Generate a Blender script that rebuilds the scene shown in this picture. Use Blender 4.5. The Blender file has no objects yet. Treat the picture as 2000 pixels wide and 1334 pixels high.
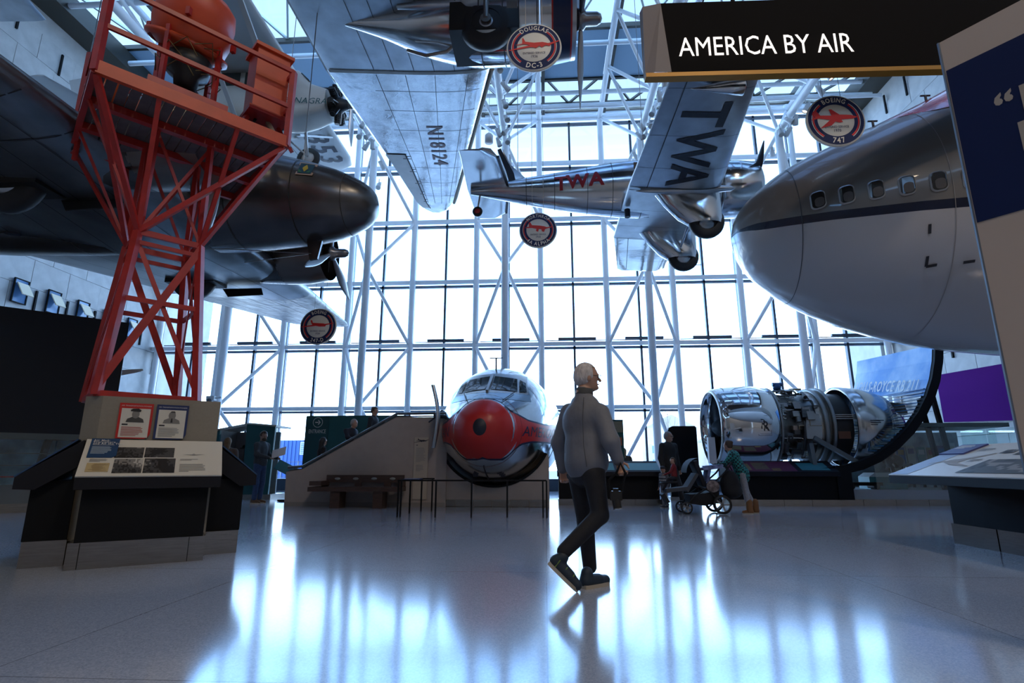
import bpy, math, random
import numpy as np
from mathutils import Vector, Matrix

# ---------------------------------------------------------------- camera, sky, exposure
scene = bpy.context.scene
COL = scene.collection
FPX, PITCH, YAW = 1063.0, math.radians(12.83), math.radians(3.4)   # focal length in pixels of a 2000 px wide frame
CAM = Vector((0.0, 0.0, 0.95))
cd_ = bpy.data.cameras.new('camera'); cam = bpy.data.objects.new('camera', cd_); COL.objects.link(cam)
cd_.sensor_width = 36.0; cd_.lens = FPX / 2000 * 36.0; cd_.clip_start = 0.05; cd_.clip_end = 400
cam.location = CAM; cam.rotation_euler = (math.pi / 2 + PITCH, 0, YAW)
scene.camera = cam
scene.view_settings.view_transform = 'Standard'; scene.view_settings.look = 'None'
scene.view_settings.gamma = 1.0; scene.view_settings.use_curve_mapping = False
scene.view_settings.exposure = 0.0
scene.cycles.use_denoising = True
scene.cycles.max_bounces = 8; scene.cycles.diffuse_bounces = 3; scene.cycles.glossy_bounces = 4
scene.cycles.transparent_max_bounces = 16; scene.cycles.transmission_bounces = 4
scene.cycles.caustics_reflective = False; scene.cycles.caustics_refractive = False
scene.cycles.sample_clamp_indirect = 8.0

world = bpy.data.worlds.new('sky'); scene.world = world; world.use_nodes = True
_n = world.node_tree.nodes; _l = world.node_tree.links
_n.clear()
_tc = _n.new('ShaderNodeTexCoord'); _sx = _n.new('ShaderNodeSeparateXYZ'); _rp = _n.new('ShaderNodeValToRGB')
_bg = _n.new('ShaderNodeBackground'); _wo = _n.new('ShaderNodeOutputWorld')
_l.new(_tc.outputs['Generated'], _sx.inputs[0]); _l.new(_sx.outputs['Z'], _rp.inputs['Fac'])
_l.new(_rp.outputs['Color'], _bg.inputs['Color']); _l.new(_bg.outputs[0], _wo.inputs['Surface'])
_e = _rp.color_ramp.elements
_e[0].position = 0.0; _e[0].color = (0.58, 0.78, 1.0, 1)
_e[1].position = 0.32; _e[1].color = (0.22, 0.50, 1.0, 1)
_x = _e.new(0.44); _x.color = (0.14, 0.24, 0.40, 1)
_x = _e.new(0.58); _x.color = (0.072, 0.105, 0.15, 1)
_x = _e.new(1.0); _x.color = (0.05, 0.10, 0.22, 1)
_bg.inputs['Strength'].default_value = 11.5
LAMPW = (60.0, 115.0, 430.0)    # added warm fill lamps behind the camera, three rows across, watts


# ---------------------------------------------------------------- helpers
_F = Vector((-math.sin(YAW) * math.cos(PITCH), math.cos(YAW) * math.cos(PITCH), math.sin(PITCH)))
_R = Vector((math.cos(YAW), math.sin(YAW), 0)); _U = _R.cross(_F)
def at(px, py, X=None, Y=None, Z=None, D=None):
    """the point of the place seen at a pixel of the photograph, on a plane of known position"""
    d = _F + _R * ((px - 1000) / FPX) + _U * ((667 - py) / FPX)
    if X is not None: t = (X - CAM.x) / d.x
    elif Y is not None: t = (Y - CAM.y) / d.y
    elif Z is not None: t = (Z - CAM.z) / d.z
    else: t = D
    return CAM + d * t

MATS = {}
def mat(name, col=(.5, .5, .5), rough=.5, metal=0., spec=.5, emit=None, es=0., noise=0., nscale=8., bump=0., bscale=30., coat=0., stretch=None, alpha=1.0, rvar=0., dark=None):
    if name in MATS: return MATS[name]
    m = bpy.data.materials.new(name); m.use_nodes = True; MATS[name] = m
    nt = m.node_tree; b = nt.nodes['Principled BSDF']
    b.inputs['Base Color'].default_value = (*col, 1); b.inputs['Roughness'].default_value = rough
    b.inputs['Metallic'].default_value = metal; b.inputs['Specular IOR Level'].default_value = spec
    b.inputs['Coat Weight'].default_value = coat
    if emit: b.inputs['Emission Color'].default_value = (*emit, 1); b.inputs['Emission Strength'].default_value = es
    if noise or bump or rvar:
        tc = nt.nodes.new('ShaderNodeTexCoord'); mp = nt.nodes.new('ShaderNodeMapping')
        nt.links.new(tc.outputs['Object'], mp.inputs[0])
        if stretch: mp.inputs['Scale'].default_value = stretch
        if noise or rvar:
            nz = nt.nodes.new('ShaderNodeTexNoise'); nz.inputs['Scale'].default_value = nscale; nz.inputs['Detail'].default_value = 5
            nt.links.new(mp.outputs[0], nz.inputs['Vector'])
            if noise:
                r = nt.nodes.new('ShaderNodeValToRGB'); nt.links.new(nz.outputs['Fac'], r.inputs['Fac'])
                d2 = dark or tuple(c * (1 - noise) for c in col); l2 = tuple(min(1, c * (1 + noise)) for c in col)
                r.color_ramp.elements[0].position = .3; r.color_ramp.elements[0].color = (*d2, 1)
                r.color_ramp.elements[1].position = .7; r.color_ramp.elements[1].color = (*l2, 1)
                nt.links.new(r.outputs['Color'], b.inputs['Base Color'])
            if rvar:
                mr = nt.nodes.new('ShaderNodeMapRange'); mr.inputs['From Min'].default_value = .3; mr.inputs['From Max'].default_value = .7
                mr.inputs['To Min'].default_value = max(0, rough - rvar); mr.inputs['To Max'].default_value = rough + rvar
                nt.links.new(nz.outputs['Fac'], mr.inputs['Value']); nt.links.new(mr.outputs[0], b.inputs['Roughness'])
        if bump:
            n2 = nt.nodes.new('ShaderNodeTexNoise'); n2.inputs['Scale'].default_value = bscale; n2.inputs['Detail'].default_value = 3
            nt.links.new(mp.outputs[0], n2.inputs['Vector'])
            bp = nt.nodes.new('ShaderNodeBump'); bp.inputs['Strength'].default_value = bump; bp.inputs['Distance'].default_value = .02
            nt.links.new(n2.outputs['Fac'], bp.inputs['Height']); nt.links.new(bp.outputs[0], b.inputs['Normal'])
    return m

def glass_mat(name, tint=(.95, .98, 1.), gloss=.07, rough=.02):
    if name in MATS: return MATS[name]
    m = bpy.data.materials.new(name); m.use_nodes = True; MATS[name] = m
    nt = m.node_tree; nt.nodes.clear()
    o = nt.nodes.new('ShaderNodeOutputMaterial'); mx = nt.nodes.new('ShaderNodeMixShader')
    t = nt.nodes.new('ShaderNodeBsdfTransparent'); g = nt.nodes.new('ShaderNodeBsdfGlossy')
    t.inputs['Color'].default_value = (*tint, 1); g.inputs['Roughness'].default_value = rough
    mx.inputs['Fac'].default_value = gloss
    nt.links.new(t.outputs[0], mx.inputs[1]); nt.links.new(g.outputs[0], mx.inputs[2]); nt.links.new(mx.outputs[0], o.inputs['Surface'])
    return m

def V(*a): return Vector(a)
def frame_z(d):
    d = Vector(d).normalized(); a = Vector((0, 0, 1)) if abs(d.z) < .95 else Vector((1, 0, 0))
    u = a.cross(d).normalized(); return u, d.cross(u), d

class MB:
    """collects shapes and links them as one mesh object"""
    def __init__(s): s.v = []; s.f = []; s.m = []; s.sm = []
    def add(s, vs, fs, mi=0, smooth=False):
        o = len(s.v); s.v += [tuple(p) for p in vs]
        for f in fs: s.f.append(tuple(i + o for i in f)); s.m.append(mi); s.sm.append(smooth)
        return s
    def box(s, c, d, u=(1, 0, 0), v=(0, 1, 0), mi=0):
        c = Vector(c); u = Vector(u).normalized() * d[0] / 2; v = Vector(v).normalized() * d[1] / 2
        w = u.cross(v).normalized() * d[2] / 2
        p = [c + u * a + v * b + w * e for e in (-1, 1) for b in (-1, 1) for a in (-1, 1)]
        return s.add(p, [(0, 2, 3, 1), (4, 5, 7, 6), (0, 1, 5, 4), (2, 6, 7, 3), (0, 4, 6, 2), (1, 3, 7, 5)], mi)
    def beam(s, p, q, w, h, up=(0, 0, 1), mi=0):
        p = Vector(p); q = Vector(q); d = q - p; L = d.length; d.normalize()
        up = Vector(up)
        if abs(d.dot(up)) > .98: up = Vector((1, 0, 0))
        sd = d.cross(up).normalized()
        return s.box((p + q) / 2, (L, w, h), d, sd, mi)
    def tube(s, p, q, r, n=8, r2=None, caps=True, mi=0, smooth=True):
        p = Vector(p); q = Vector(q); r2 = r if r2 is None else r2
        u, v, d = frame_z(q - p); vs = []
        for c, rr in ((p, r), (q, r2)):
            for i in range(n):
                a = 2 * math.pi * i / n; vs.append(c + (u * math.cos(a) + v * math.sin(a)) * rr)
        s.add(vs, [(i, (i + 1) % n, n + (i + 1) % n, n + i) for i in range(n)], mi, smooth)
        if caps:
            s.add(vs[:n], [tuple(range(n))[::-1]], mi); s.add(vs[n:], [tuple(range(n))], mi)
        return s
    def pipe(s, pts, r, n=6, mi=0, close=False):
        pts = [Vector(p) for p in pts]; k = len(pts); rings = []
        d0 = (pts[1] - pts[0]).normalized(); u, v, _ = frame_z(d0)
        for i, p in enumerate(pts):
            d = (pts[min(i + 1, k - 1)] - pts[max(i - 1, 0)]).normalized()
            u = (u - d * u.dot(d)).normalized(); v = d.cross(u)
            rr = r[i] if isinstance(r, (list, tuple)) else r
            rings.append([p + (u * math.cos(2 * math.pi * j / n) + v * math.sin(2 * math.pi * j / n)) * rr for j in range(n)])
        return s.loft(rings, mi=mi)
    def loft(s, rings, mi=0, caps=True, smooth=True, closed=True):
        n = len(rings[0]); vs = [p for r in rings for p in r]; fs = []
        for k in range(len(rings) - 1):
            for i in range(n if closed else n - 1):
                j = (i + 1) % n; fs.append((k * n + i, k * n + j, (k + 1) * n + j, (k + 1) * n + i))
        s.add(vs, fs, mi, smooth)
        if caps and closed:
            s.add(rings[0], [tuple(range(n))[::-1]], mi); s.add(rings[-1], [tuple(range(n))], mi)
        return s
    def lathe(s, prof, o=(0, 0, 0), axis=(1, 0, 0), n=24, mi=0, a0=0., a1=2 * math.pi, caps=False):
        u, v, d = frame_z(axis); o = Vector(o); full = abs(a1 - a0 - 2 * math.pi) < 1e-6
        m = n if full else n + 1; rings = []
        for x, r in prof:
            rings.append([o + d * x + (u * math.cos(a0 + (a1 - a0) * i / n) + v * math.sin(a0 + (a1 - a0) * i / n)) * max(r, 1e-4) for i in range(m)])
        return s.loft(rings, mi=mi, caps=caps, closed=full)
    def prism(s, poly, o, u, v, t, mi=0):
        """a flat outline in the u, v plane at o, t thick towards u x v"""
        o = Vector(o); u = Vector(u).normalized(); v = Vector(v).normalized(); w = u.cross(v) * t; n = len(poly)
        a = [o + u * x + v * y for x, y in poly]; b = [p + w for p in a]
        s.add(a + b, [(i, (i + 1) % n, n + (i + 1) % n, n + i) for i in range(n)], mi)
        s.add(a, [tuple(range(n))[::-1]], mi); s.add(b, [tuple(range(n))], mi)
        return s
    def ball(s, c, r, n=10, m=6, mi=0, sc=(1, 1, 1)):
        c = Vector(c); rings = []
        for k in range(1, m):
            t = math.pi * k / m
            rings.append([c + Vector((math.sin(t) * math.cos(2 * math.pi * i / n) * sc[0], math.sin(t) * math.sin(2 * math.pi * i / n) * sc[1], math.cos(t) * sc[2])) * r for i in range(n)])
        rings = rings[::-1]
        s.loft(rings, mi=mi, caps=False)
        tip = lambda ring, sg: s.add([c + Vector((0, 0, sg * r * sc[2]))] + ring, [((0, i + 1, (i + 1) % n + 1) if sg > 0 else (0, (i + 1) % n + 1, i + 1)) for i in range(n)], mi, True)
        tip(rings[0], -1); tip(rings[-1], 1)
        return s
    def mesh(s, name, mats, M=None):
        me = bpy.data.meshes.new(name)
        vs = s.v if M is None else [tuple(M @ Vector(p)) for p in s.v]
        me.from_pydata(vs, [], s.f)
        for mm in (mats if isinstance(mats, (list, tuple)) else [mats]): me.materials.append(mm)
        me.polygons.foreach_set('material_index', s.m); me.polygons.foreach_set('use_smooth', s.sm)
        me.update(); return me
    def build(s, name, mats, parent=None, world=True):
        M = None
        if parent is not None and world:
            r = parent
            while r.parent: r = r.parent
            M = r.matrix_basis.inverted()
        o = bpy.data.objects.new(name, s.mesh(name, mats, M)); COL.objects.link(o); o.parent = parent
        return o

def tag(o, label=None, cat=None, group=None, kind=None):
    if label: o['label'] = label
    if cat: o['category'] = cat
    if group: o['group'] = group
    if kind: o['kind'] = kind
    return o
def thing(name, label, cat, loc=(0, 0, 0), rotz=0., group=None, M=None, kind=None):
    o = bpy.data.objects.new(name, None); COL.objects.link(o); o.empty_display_size = .2
    if M is not None: o.matrix_basis = M
    else: o.location = loc; o.rotation_euler = (0, 0, rotz)
    return tag(o, label, cat, group, kind)
def struct(name, loc=(0, 0, 0)):
    o = bpy.data.objects.new(name, None); COL.objects.link(o); o.location = loc; o['kind'] = 'structure'; return o
def inst(src, name, parent, loc=(0, 0, 0), M=None):
    o = bpy.data.objects.new(name, src if isinstance(src, bpy.types.Mesh) else src.data); COL.objects.link(o); o.parent = parent
    if M is not None: o.matrix_basis = M
    else: o.location = loc
    return o
def dup(root, loc=None, rotz=None, label=None, group=None, M=None):
    r = root.copy(); COL.objects.link(r)
    if M is not None: r.matrix_basis = M
    if loc is not None: r.location = loc
    if rotz is not None: r.rotation_euler = (0, 0, rotz)
    if label: r['label'] = label
    if group: r['group'] = group
    for ch in list(root.children):
        c = ch.copy(); COL.objects.link(c); c.parent = r
        for g in list(ch.children):
            d = g.copy(); COL.objects.link(d); d.parent = c
    return r

_TXT = {}
def text_geo(s, size=1., align='CENTER', shear=0., sx=1., bold=0.):
    """outline lettering as flat triangles in the xy plane"""
    k = (s, align, shear, bold)
    if k not in _TXT:
        cu = bpy.data.curves.new('lettering', 'FONT'); cu.body = s; cu.align_x = align; cu.align_y = 'CENTER'; cu.shear = shear
        cu.resolution_u = 2; cu.offset = bold; cu.space_character = 1.0 + bold * 6
        o = bpy.data.objects.new('lettering', cu); COL.objects.link(o)
        bpy.context.view_layer.update()
        ev = o.evaluated_get(bpy.context.evaluated_depsgraph_get()); me = ev.to_mesh()
        _TXT[k] = ([tuple(v.co) for v in me.vertices], [tuple(p.vertices) for p in me.polygons])
        ev.to_mesh_clear(); bpy.data.objects.remove(o); bpy.data.curves.remove(cu)
    v, f = _TXT[k]
    return [(x * size * sx, y * size) for x, y, z in v], f
def text_cut(s, size, align, shear, sx, bold, step):
    """lettering cut into narrow bands so that it can follow a curved skin"""
    import bmesh
    vs, fs = text_geo(s, size, align, shear, sx, bold); bm = bmesh.new(); bv = [bm.verts.new((x, y, 0)) for x, y in vs]
    for f in fs:
        try: bm.faces.new([bv[i] for i in f])
        except ValueError: pass
    for ax in (0, 1):
        lo = min(v.co[ax] for v in bm.verts); hi = max(v.co[ax] for v in bm.verts); k = lo + step
        while k < hi:
            co = [0, 0, 0]; no = [0, 0, 0]; co[ax] = k; no[ax] = 1
            bmesh.ops.bisect_plane(bm, geom=bm.verts[:] + bm.edges[:] + bm.faces[:], plane_co=co, plane_no=no, dist=1e-5); k += step
    bm.verts.index_update(); V_ = [(v.co.x, v.co.y) for v in bm.verts]; F_ = [tuple(v.index for v in f.verts) for f in bm.faces]; bm.free()
    return V_, F_
def text_on(mb, s, o, u, v, size, mi=0, align='CENTER', sx=1., shear=0., lift=.004, bold=0., fn=None):
    vs, fs = text_geo(s, size, align, shear, sx, bold)
    o = Vector(o); u = Vector(u).normalized(); v = Vector(v).normalized(); w = u.cross(v)
    P = [(fn(x, y) if fn else o + u * x + v * y + w * lift) for x, y in vs]
    return mb.add(P, fs, mi)

def grid_quad(mb, o, u, v, w, h, nx, ny, colf):
    """flat print: a grid of small cells, material picked per cell"""
    o = Vector(o); u = Vector(u).normalized(); v = Vector(v).normalized()
    for j in range(ny):
        for i in range(nx):
            k = colf(i, j)
            if k is None: continue
            x0, x1, y0, y1 = i * w / nx, (i + 1) * w / nx, j * h / ny, (j + 1) * h / ny
            mb.add([o + u * a + v * b for a, b in ((x0, y0), (x1, y0), (x1, y1), (x0, y1))], [(0, 1, 2, 3)], k)
def rect_on(mb, o, u, v, x0, y0, x1, y1, mi=0, lift=.003):
    o = Vector(o); u = Vector(u).normalized(); v = Vector(v).normalized(); w = u.cross(v) * lift
    return mb.add([o + u * a + v * b + w for a, b in ((x0, y0), (x1, y0), (x1, y1), (x0, y1))], [(0, 1, 2, 3)], mi)

# ---- smooth bodies: blended limbs meshed as one continuous surface
def sd_caps(P, a, b, ra, rb):
    a = np.array(a, float); b = np.array(b, float); ab = b - a; L2 = max(ab @ ab, 1e-9)
    t = np.clip(((P - a) @ ab) / L2, 0, 1)
    return np.linalg.norm(P - a - t[..., None] * ab, axis=-1) - (ra + (rb - ra) * t)
def sd_ell(P, c, r, M=None):
    q = P - np.array(c, float)
    if M is not None: q = q @ M
    r = np.array(r, float); k = np.linalg.norm(q / r, axis=-1)
    return k * (k - 1) / np.maximum(np.linalg.norm(q / (r * r), axis=-1), 1e-6)
def sdf_mesh(prims, h, blend=.03, pad=.06):
    """prims: ('c',a,b,ra,rb) or ('e',centre,radii[,rot]) ; a negative 5th/4th flag cuts ; returns verts, quads"""
    pts = []
    for p in prims:
        if p[0] == 'c': pts += [np.array(p[1]) + p[3], np.array(p[1]) - p[3], np.array(p[2]) + p[4], np.array(p[2]) - p[4]]
        else: m = max(p[2]); pts += [np.array(p[1]) + m, np.array(p[1]) - m]
    pts = np.array(pts, float); lo = pts.min(0) - pad; hi = pts.max(0) + pad
    n = np.ceil((hi - lo) / h).astype(int) + 1
    G = np.stack(np.meshgrid(*[lo[i] + h * np.arange(n[i]) for i in range(3)], indexing='ij'), -1).astype(np.float32)
    D = None
    for p in prims:
        d = sd_caps(G, *p[1:5]) if p[0] == 'c' else sd_ell(G, *p[1:])
        if D is None: D = d
        else:
            k = blend; hh = np.clip(.5 + .5 * (D - d) / k, 0, 1)
            D = D * (1 - hh) + d * hh - k * hh * (1 - hh)
    ins = D < 0
    c = sum(ins[a:n[0] - 1 + a, b:n[1] - 1 + b, e:n[2] - 1 + e].astype(np.int8) for a in (0, 1) for b in (0, 1) for e in (0, 1))
    act = (c > 0) & (c < 8); idx = -np.ones(act.shape, int); idx[act] = np.arange(act.sum())
    I = np.argwhere(act); S = np.zeros((len(I), 3)); W = np.zeros(len(I))
    co = [(a, b, e) for a in (0, 1) for b in (0, 1) for e in (0, 1)]
    for i, p in enumerate(co):
        for q in co[i + 1:]:
            if sum(abs(x - y) for x, y in zip(p, q)) != 1: continue
            d0 = D[I[:, 0] + p[0], I[:, 1] + p[1], I[:, 2] + p[2]]; d1 = D[I[:, 0] + q[0], I[:, 1] + q[1], I[:, 2] + q[2]]
            x = (d0 < 0) != (d1 < 0); t = np.where(x, d0 / np.where(x, d0 - d1, 1), 0)
            S += np.where(x[:, None], np.array(p) + t[:, None] * (np.array(q) - np.array(p)), 0); W += x
    vs = lo + h * (I + S / W[:, None]); fs = []
    for ax in range(3):
        a1, a2 = (ax + 1) % 3, (ax + 2) % 3
        s0 = [slice(1, -1)] * 3; s0[ax] = slice(0, -1); s1 = list(s0); s1[ax] = slice(1, None)
        A = ins[tuple(s0)]; B = ins[tuple(s1)]
        E = np.argwhere(A != B)
        if not len(E): continue
        off = np.ones(3, int); off[ax] = 0; E2 = E + off
        flip = A[tuple(E.T)]
        def cell(d1, d2):
            q = E2.copy(); q[:, a1] -= d1; q[:, a2] -= d2; return idx[q[:, 0], q[:, 1], q[:, 2]]
        Q = np.stack([cell(1, 1), cell(0, 1), cell(0, 0), cell(1, 0)], 1)
        Q[~flip] = Q[~flip][:, ::-1]; fs.append(Q)
    return vs, np.concatenate(fs)
def sdf_obj(name, prims, m, parent=None, h=.02, blend=.03, M=None):
    vs, fs = sdf_mesh(prims, h, blend)
    me = bpy.data.meshes.new(name); me.from_pydata([tuple(p) for p in vs], [], [tuple(int(i) for i in q) for q in fs])
    me.materials.append(m); me.polygons.foreach_set('use_smooth', [True] * len(me.polygons)); me.update()
    o = bpy.data.objects.new(name, me); COL.objects.link(o); o.parent = parent
    return o
# ---------------------------------------------------------------- materials of the building
M_stone = mat('pale stone', (.50, .49, .47), .55, noise=.10, nscale=3, bump=.05, bscale=40)
M_white = mat('white painted steel', (.84, .86, .88), .35)
M_dkmul = mat('dark mullion', (.03, .045, .07), .4)
M_dkbeam = mat('dark bronze steel', (.06, .055, .045), .35, metal=.4)
M_bronze = mat('brushed bronze steel', (.36, .30, .24), .3, metal=.9, noise=.15, nscale=4, stretch=(1, 1, 12))
M_steel = mat('brushed steel', (.34, .31, .28), .26, metal=1., noise=.12, nscale=5, stretch=(1, 1, 14))
M_black = mat('matt black', (.007, .008, .010), .6, spec=.15)
M_glass = glass_mat('window glass', (.97, .985, 1.), .05)
M_sky = glass_mat('skylight glass', (.92, .97, 1.), .05)
M_shade = mat('translucent roof shade', (.42, .52, .60), .7)
_nt = M_shade.node_tree; _tr = _nt.nodes.new('ShaderNodeBsdfTranslucent'); _tr.inputs['Color'].default_value = (.30, .40, .48, 1); _mx = _nt.nodes.new('ShaderNodeMixShader'); _mx.inputs[0].default_value = .35
_nt.links.new(_nt.nodes['Principled BSDF'].outputs[0], _mx.inputs[1]); _nt.links.new(_tr.outputs[0], _mx.inputs[2]); _nt.links.new(_mx.outputs[0], _nt.nodes['Material Output'].inputs['Surface'])
M_paint = mat('plain plaster', (.22, .21, .20), .7)
M_dark = mat('dark slab paint', (.05, .05, .055), .8)

# floor: polished terrazzo
m = bpy.data.materials.new('polished terrazzo'); m.use_nodes = True; MATS['floor'] = m
nt = m.node_tree; b = nt.nodes['Principled BSDF']
tc = nt.nodes.new('ShaderNodeTexCoord'); vo = nt.nodes.new('ShaderNodeTexVoronoi'); vo.inputs['Scale'].default_value = 130
nt.links.new(tc.outputs['Object'], vo.inputs['Vector'])
cr = nt.nodes.new('ShaderNodeValToRGB'); nt.links.new(vo.outputs['Color'], cr.inputs['Fac'])
cr.color_ramp.elements[0].position = .1; cr.color_ramp.elements[0].color = (.27, .31, .38, 1)
cr.color_ramp.elements[1].position = .9; cr.color_ramp.elements[1].color = (.41, .45, .53, 1)
bk = nt.nodes.new('ShaderNodeTexBrick'); bk.inputs['Scale'].default_value = 1; bk.inputs['Mortar Size'].default_value = .004
bk.offset = 0; bk.inputs['Brick Width'].default_value = 2.65; bk.inputs['Row Height'].default_value = 2.65
bk.inputs['Color1'].default_value = (1, 1, 1, 1); bk.inputs['Color2'].default_value = (1, 1, 1, 1); bk.inputs['Mortar'].default_value = (.5, .5, .5, 1)
nt.links.new(tc.outputs['Object'], bk.inputs['Vector'])
mu = nt.nodes.new('ShaderNodeMixRGB'); mu.blend_type = 'MULTIPLY'; mu.inputs[0].default_value = 1
nt.links.new(cr.outputs[0], mu.inputs[1]); nt.links.new(bk.outputs['Color'], mu.inputs[2]); nt.links.new(mu.outputs[0], b.inputs['Base Color'])
nz = nt.nodes.new('ShaderNodeTexNoise'); nz.inputs['Scale'].default_value = .6; nz.inputs['Detail'].default_value = 4
nt.links.new(tc.outputs['Object'], nz.inputs['Vector'])
mr = nt.nodes.new('ShaderNodeMapRange'); mr.inputs['To Min'].default_value = .09; mr.inputs['To Max'].default_value = .17
nt.links.new(nz.outputs['Fac'], mr.inputs['Value']); nt.links.new(mr.outputs[0], b.inputs['Roughness'])
b.inputs['Specular IOR Level'].default_value = .75
M_floor = m

# ---------------------------------------------------------------- the hall
XL, XR, YW, YB, ZR = -16.3, 13.5, 21.5, -14.0, 15.6
LV = [3.1, 5.62, 8.3, 11.0, 13.6, 15.75]
X0 = -1.41; PITX = 2.65
VX = [X0 + PITX * (k + .5) for k in range(-6, 6)]          # white window posts
VX = [x for x in VX if XL < x < XR]
FX = [X0 + 2 * PITX * k for k in range(-2, 3)]             # truss columns
YF = 19.35

tag(MB().box((-1.4, (YW + YB) / 2, -.1), (XR - XL + .4, YW - YB + .4, .2)).build('floor', M_floor), kind='structure')

def stone_wall(name, x, sgn, y0):
    w = struct(name, (x, 0, 0))
    MB().box((x - sgn * .2, (YW + YB) / 2, ZR / 2), (.34, YW - YB, ZR)).build('wall_core', M_stone, w)
    pw, ph = 1.325, .92
    pm = MB().box((0, 0, 0), (.05, pw - .012, ph - .012)).mesh('stone_panel', M_stone)
    for r in range(17):
        yy = YW - pw / 2 - (.66 if r % 2 else 0)
        while yy > (6 if r > 3 else 10):
            z = .03 + ph * (r + .5)
            if z + ph / 2 < ZR: inst(pm, 'stone_panel', w, (sgn * (.003 + .004 * ((r * 7 + int(yy * 3)) % 3)), yy, z))
            yy -= pw
    return w
wl = stone_wall('wall_left', XL, 1, 6)
wr = stone_wall('wall_right', XR, -1, 6)
# slit vents and small hopper windows of the stone wall
M_warm = mat('lit blind', (.92, .82, .62), .7)
M_bluegl = mat('blue window glass', (.10, .22, .42), .1)
for k in range(5):
    y = 15.2 + 1.17 * k
    b_ = MB().box((XL + .07, y, 6.22), (.06, .46, .74)).build('hopper_window', M_bluegl, wl)
    MB().prism([(-.19, 0), (.19, 0), (.19, -.46), (-.19, -.46)], (XL + .13, y, 6.46), (0, 1, 0), (-.5, 0, .8), .03).build('blind', M_warm, b_)
    fr = MB()
    for s in (-1, 1):
        fr.box((XL + .10, y + s * .23, 6.22), (.05, .03, .77)); fr.box((XL + .10, y, 6.22 + s * .37), (.05, .46, .03))
    fr.build('window_frame', M_black, b_)
    MB().box((XL + .06, y + .58, 6.05), (.05, .06, .75)).build('vent_slit', M_black, wl)
for y, z in ((13.4, 14.6), (15.0, 14.2), (17.3, 14.4), (19.2, 14.4)):
    MB().box((XL + .06, y, z), (.05, .06, .8)).build('vent_slit', M_black, wl)
for y, z in ((18.3, 14.6), (19.5, 14.7), (17.0, 14.6), (18.4, 4.8)):
    MB().box((XR - .06, y, z), (.05, .06, .8)).build('vent_slit', M_black, wr)
tag(MB().box((-1.4, YB - .2, ZR / 2), (XR - XL, .4, ZR)).build('wall_back', M_paint), kind='structure')

# ---- window wall
win = struct('window_1', (X0, YW, 0))
ZT = LV[-1]
zs = [0.45] + LV
mull = sorted(VX + [X0 + PITX * k for k in range(-5, 6)])
xs = [XL + .1] + [x for x in mull if XL + .5 < x < XR - .5] + [XR - .1]
for i in range(len(xs) - 1):
    for j in range(len(zs) - 1):
        a, c = xs[i], xs[i + 1]; d, e = zs[j], zs[j + 1]
        MB().box(((a + c) / 2, YW, (d + e) / 2), (c - a - .05, .03, e - d - .05)).build('pane', M_glass, win)
for x in xs: MB().box((x, YW + .02, ZT / 2), (.085, .16, ZT)).build('mullion', M_dkmul, win)
for z in zs: MB().box((X0, YW + .02, z - .06), (XR - XL, .16, .085)).build('transom', M_dkmul, win)
for z in LV: MB().box((X0, YW - .26, z + .05), (XR - XL, .13, .15)).build('girt', M_white, win)
for x in VX: MB().tube((x, YW - .32, 0), (x, YW - .32, ZT + .25), .125, 10).build('post', M_white, win)
for k in range(-5, 6):                              # window openers on the second girt
    x = X0 + PITX * k + .1
    o = MB().box((x, YW - .2, LV[1] + .27), (1.5, .1, .09)).build('opener_bar', M_dkmul, win)
    MB().box((x, YW - .2, LV[1] + .2), (2.5, .04, .03)).build('opener_rod', M_dkmul, win)
MB().box((X0, YW - .05, .22), (XR - XL, .35, .46)).build('window_base', M_dkmul, win)

# ---- trusses: a front column tied to two posts, running on under the roof
ZC = 13.55
def truss(k, x):
    t = struct('roof_truss', (x, YF, 0))
    MB().tube((x, YF, 0), (x, YF, ZC), .14, 12).build('column', M_white, t)
    MB().tube((x, YF, ZC), (x, 7.5, ZC + .15), .14, 12).build('bottom_chord', M_white, t)
    a, c = x - PITX / 2, x + PITX / 2
    for xx in (a, c): MB().tube((xx, YW - .32, ZT), (xx, 7.5, ZT), .11, 10).build('top_chord', M_white, t)
    fz = [LV[0] - .05, LV[2], LV[4] - .05]; rz = [.3, LV[1], LV[3], LV[5]]
    for i, z in enumerate(fz):
        for xx in (a, c):
            MB().tube((x, YF, z), (xx, YW - .32, rz[i]), .07, 8).build('strut', M_white, t)
            MB().tube((x, YF, z), (xx, YW - .32, rz[i + 1]), .07, 8).build('strut', M_white, t)
    yy = YF; n = 0
    while yy > 9:
        for xx in (a, c):
            MB().tube((x, yy, ZC + .05), (xx, yy - PITX / 2, ZT), .065, 8).build('strut', M_white, t)
            MB().tube((x, yy - PITX, ZC + .1), (xx, yy - PITX / 2, ZT), .065, 8).build('strut', M_white, t)
        yy -= PITX
    return t
for k, x in enumerate(FX): truss(k, x)

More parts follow.
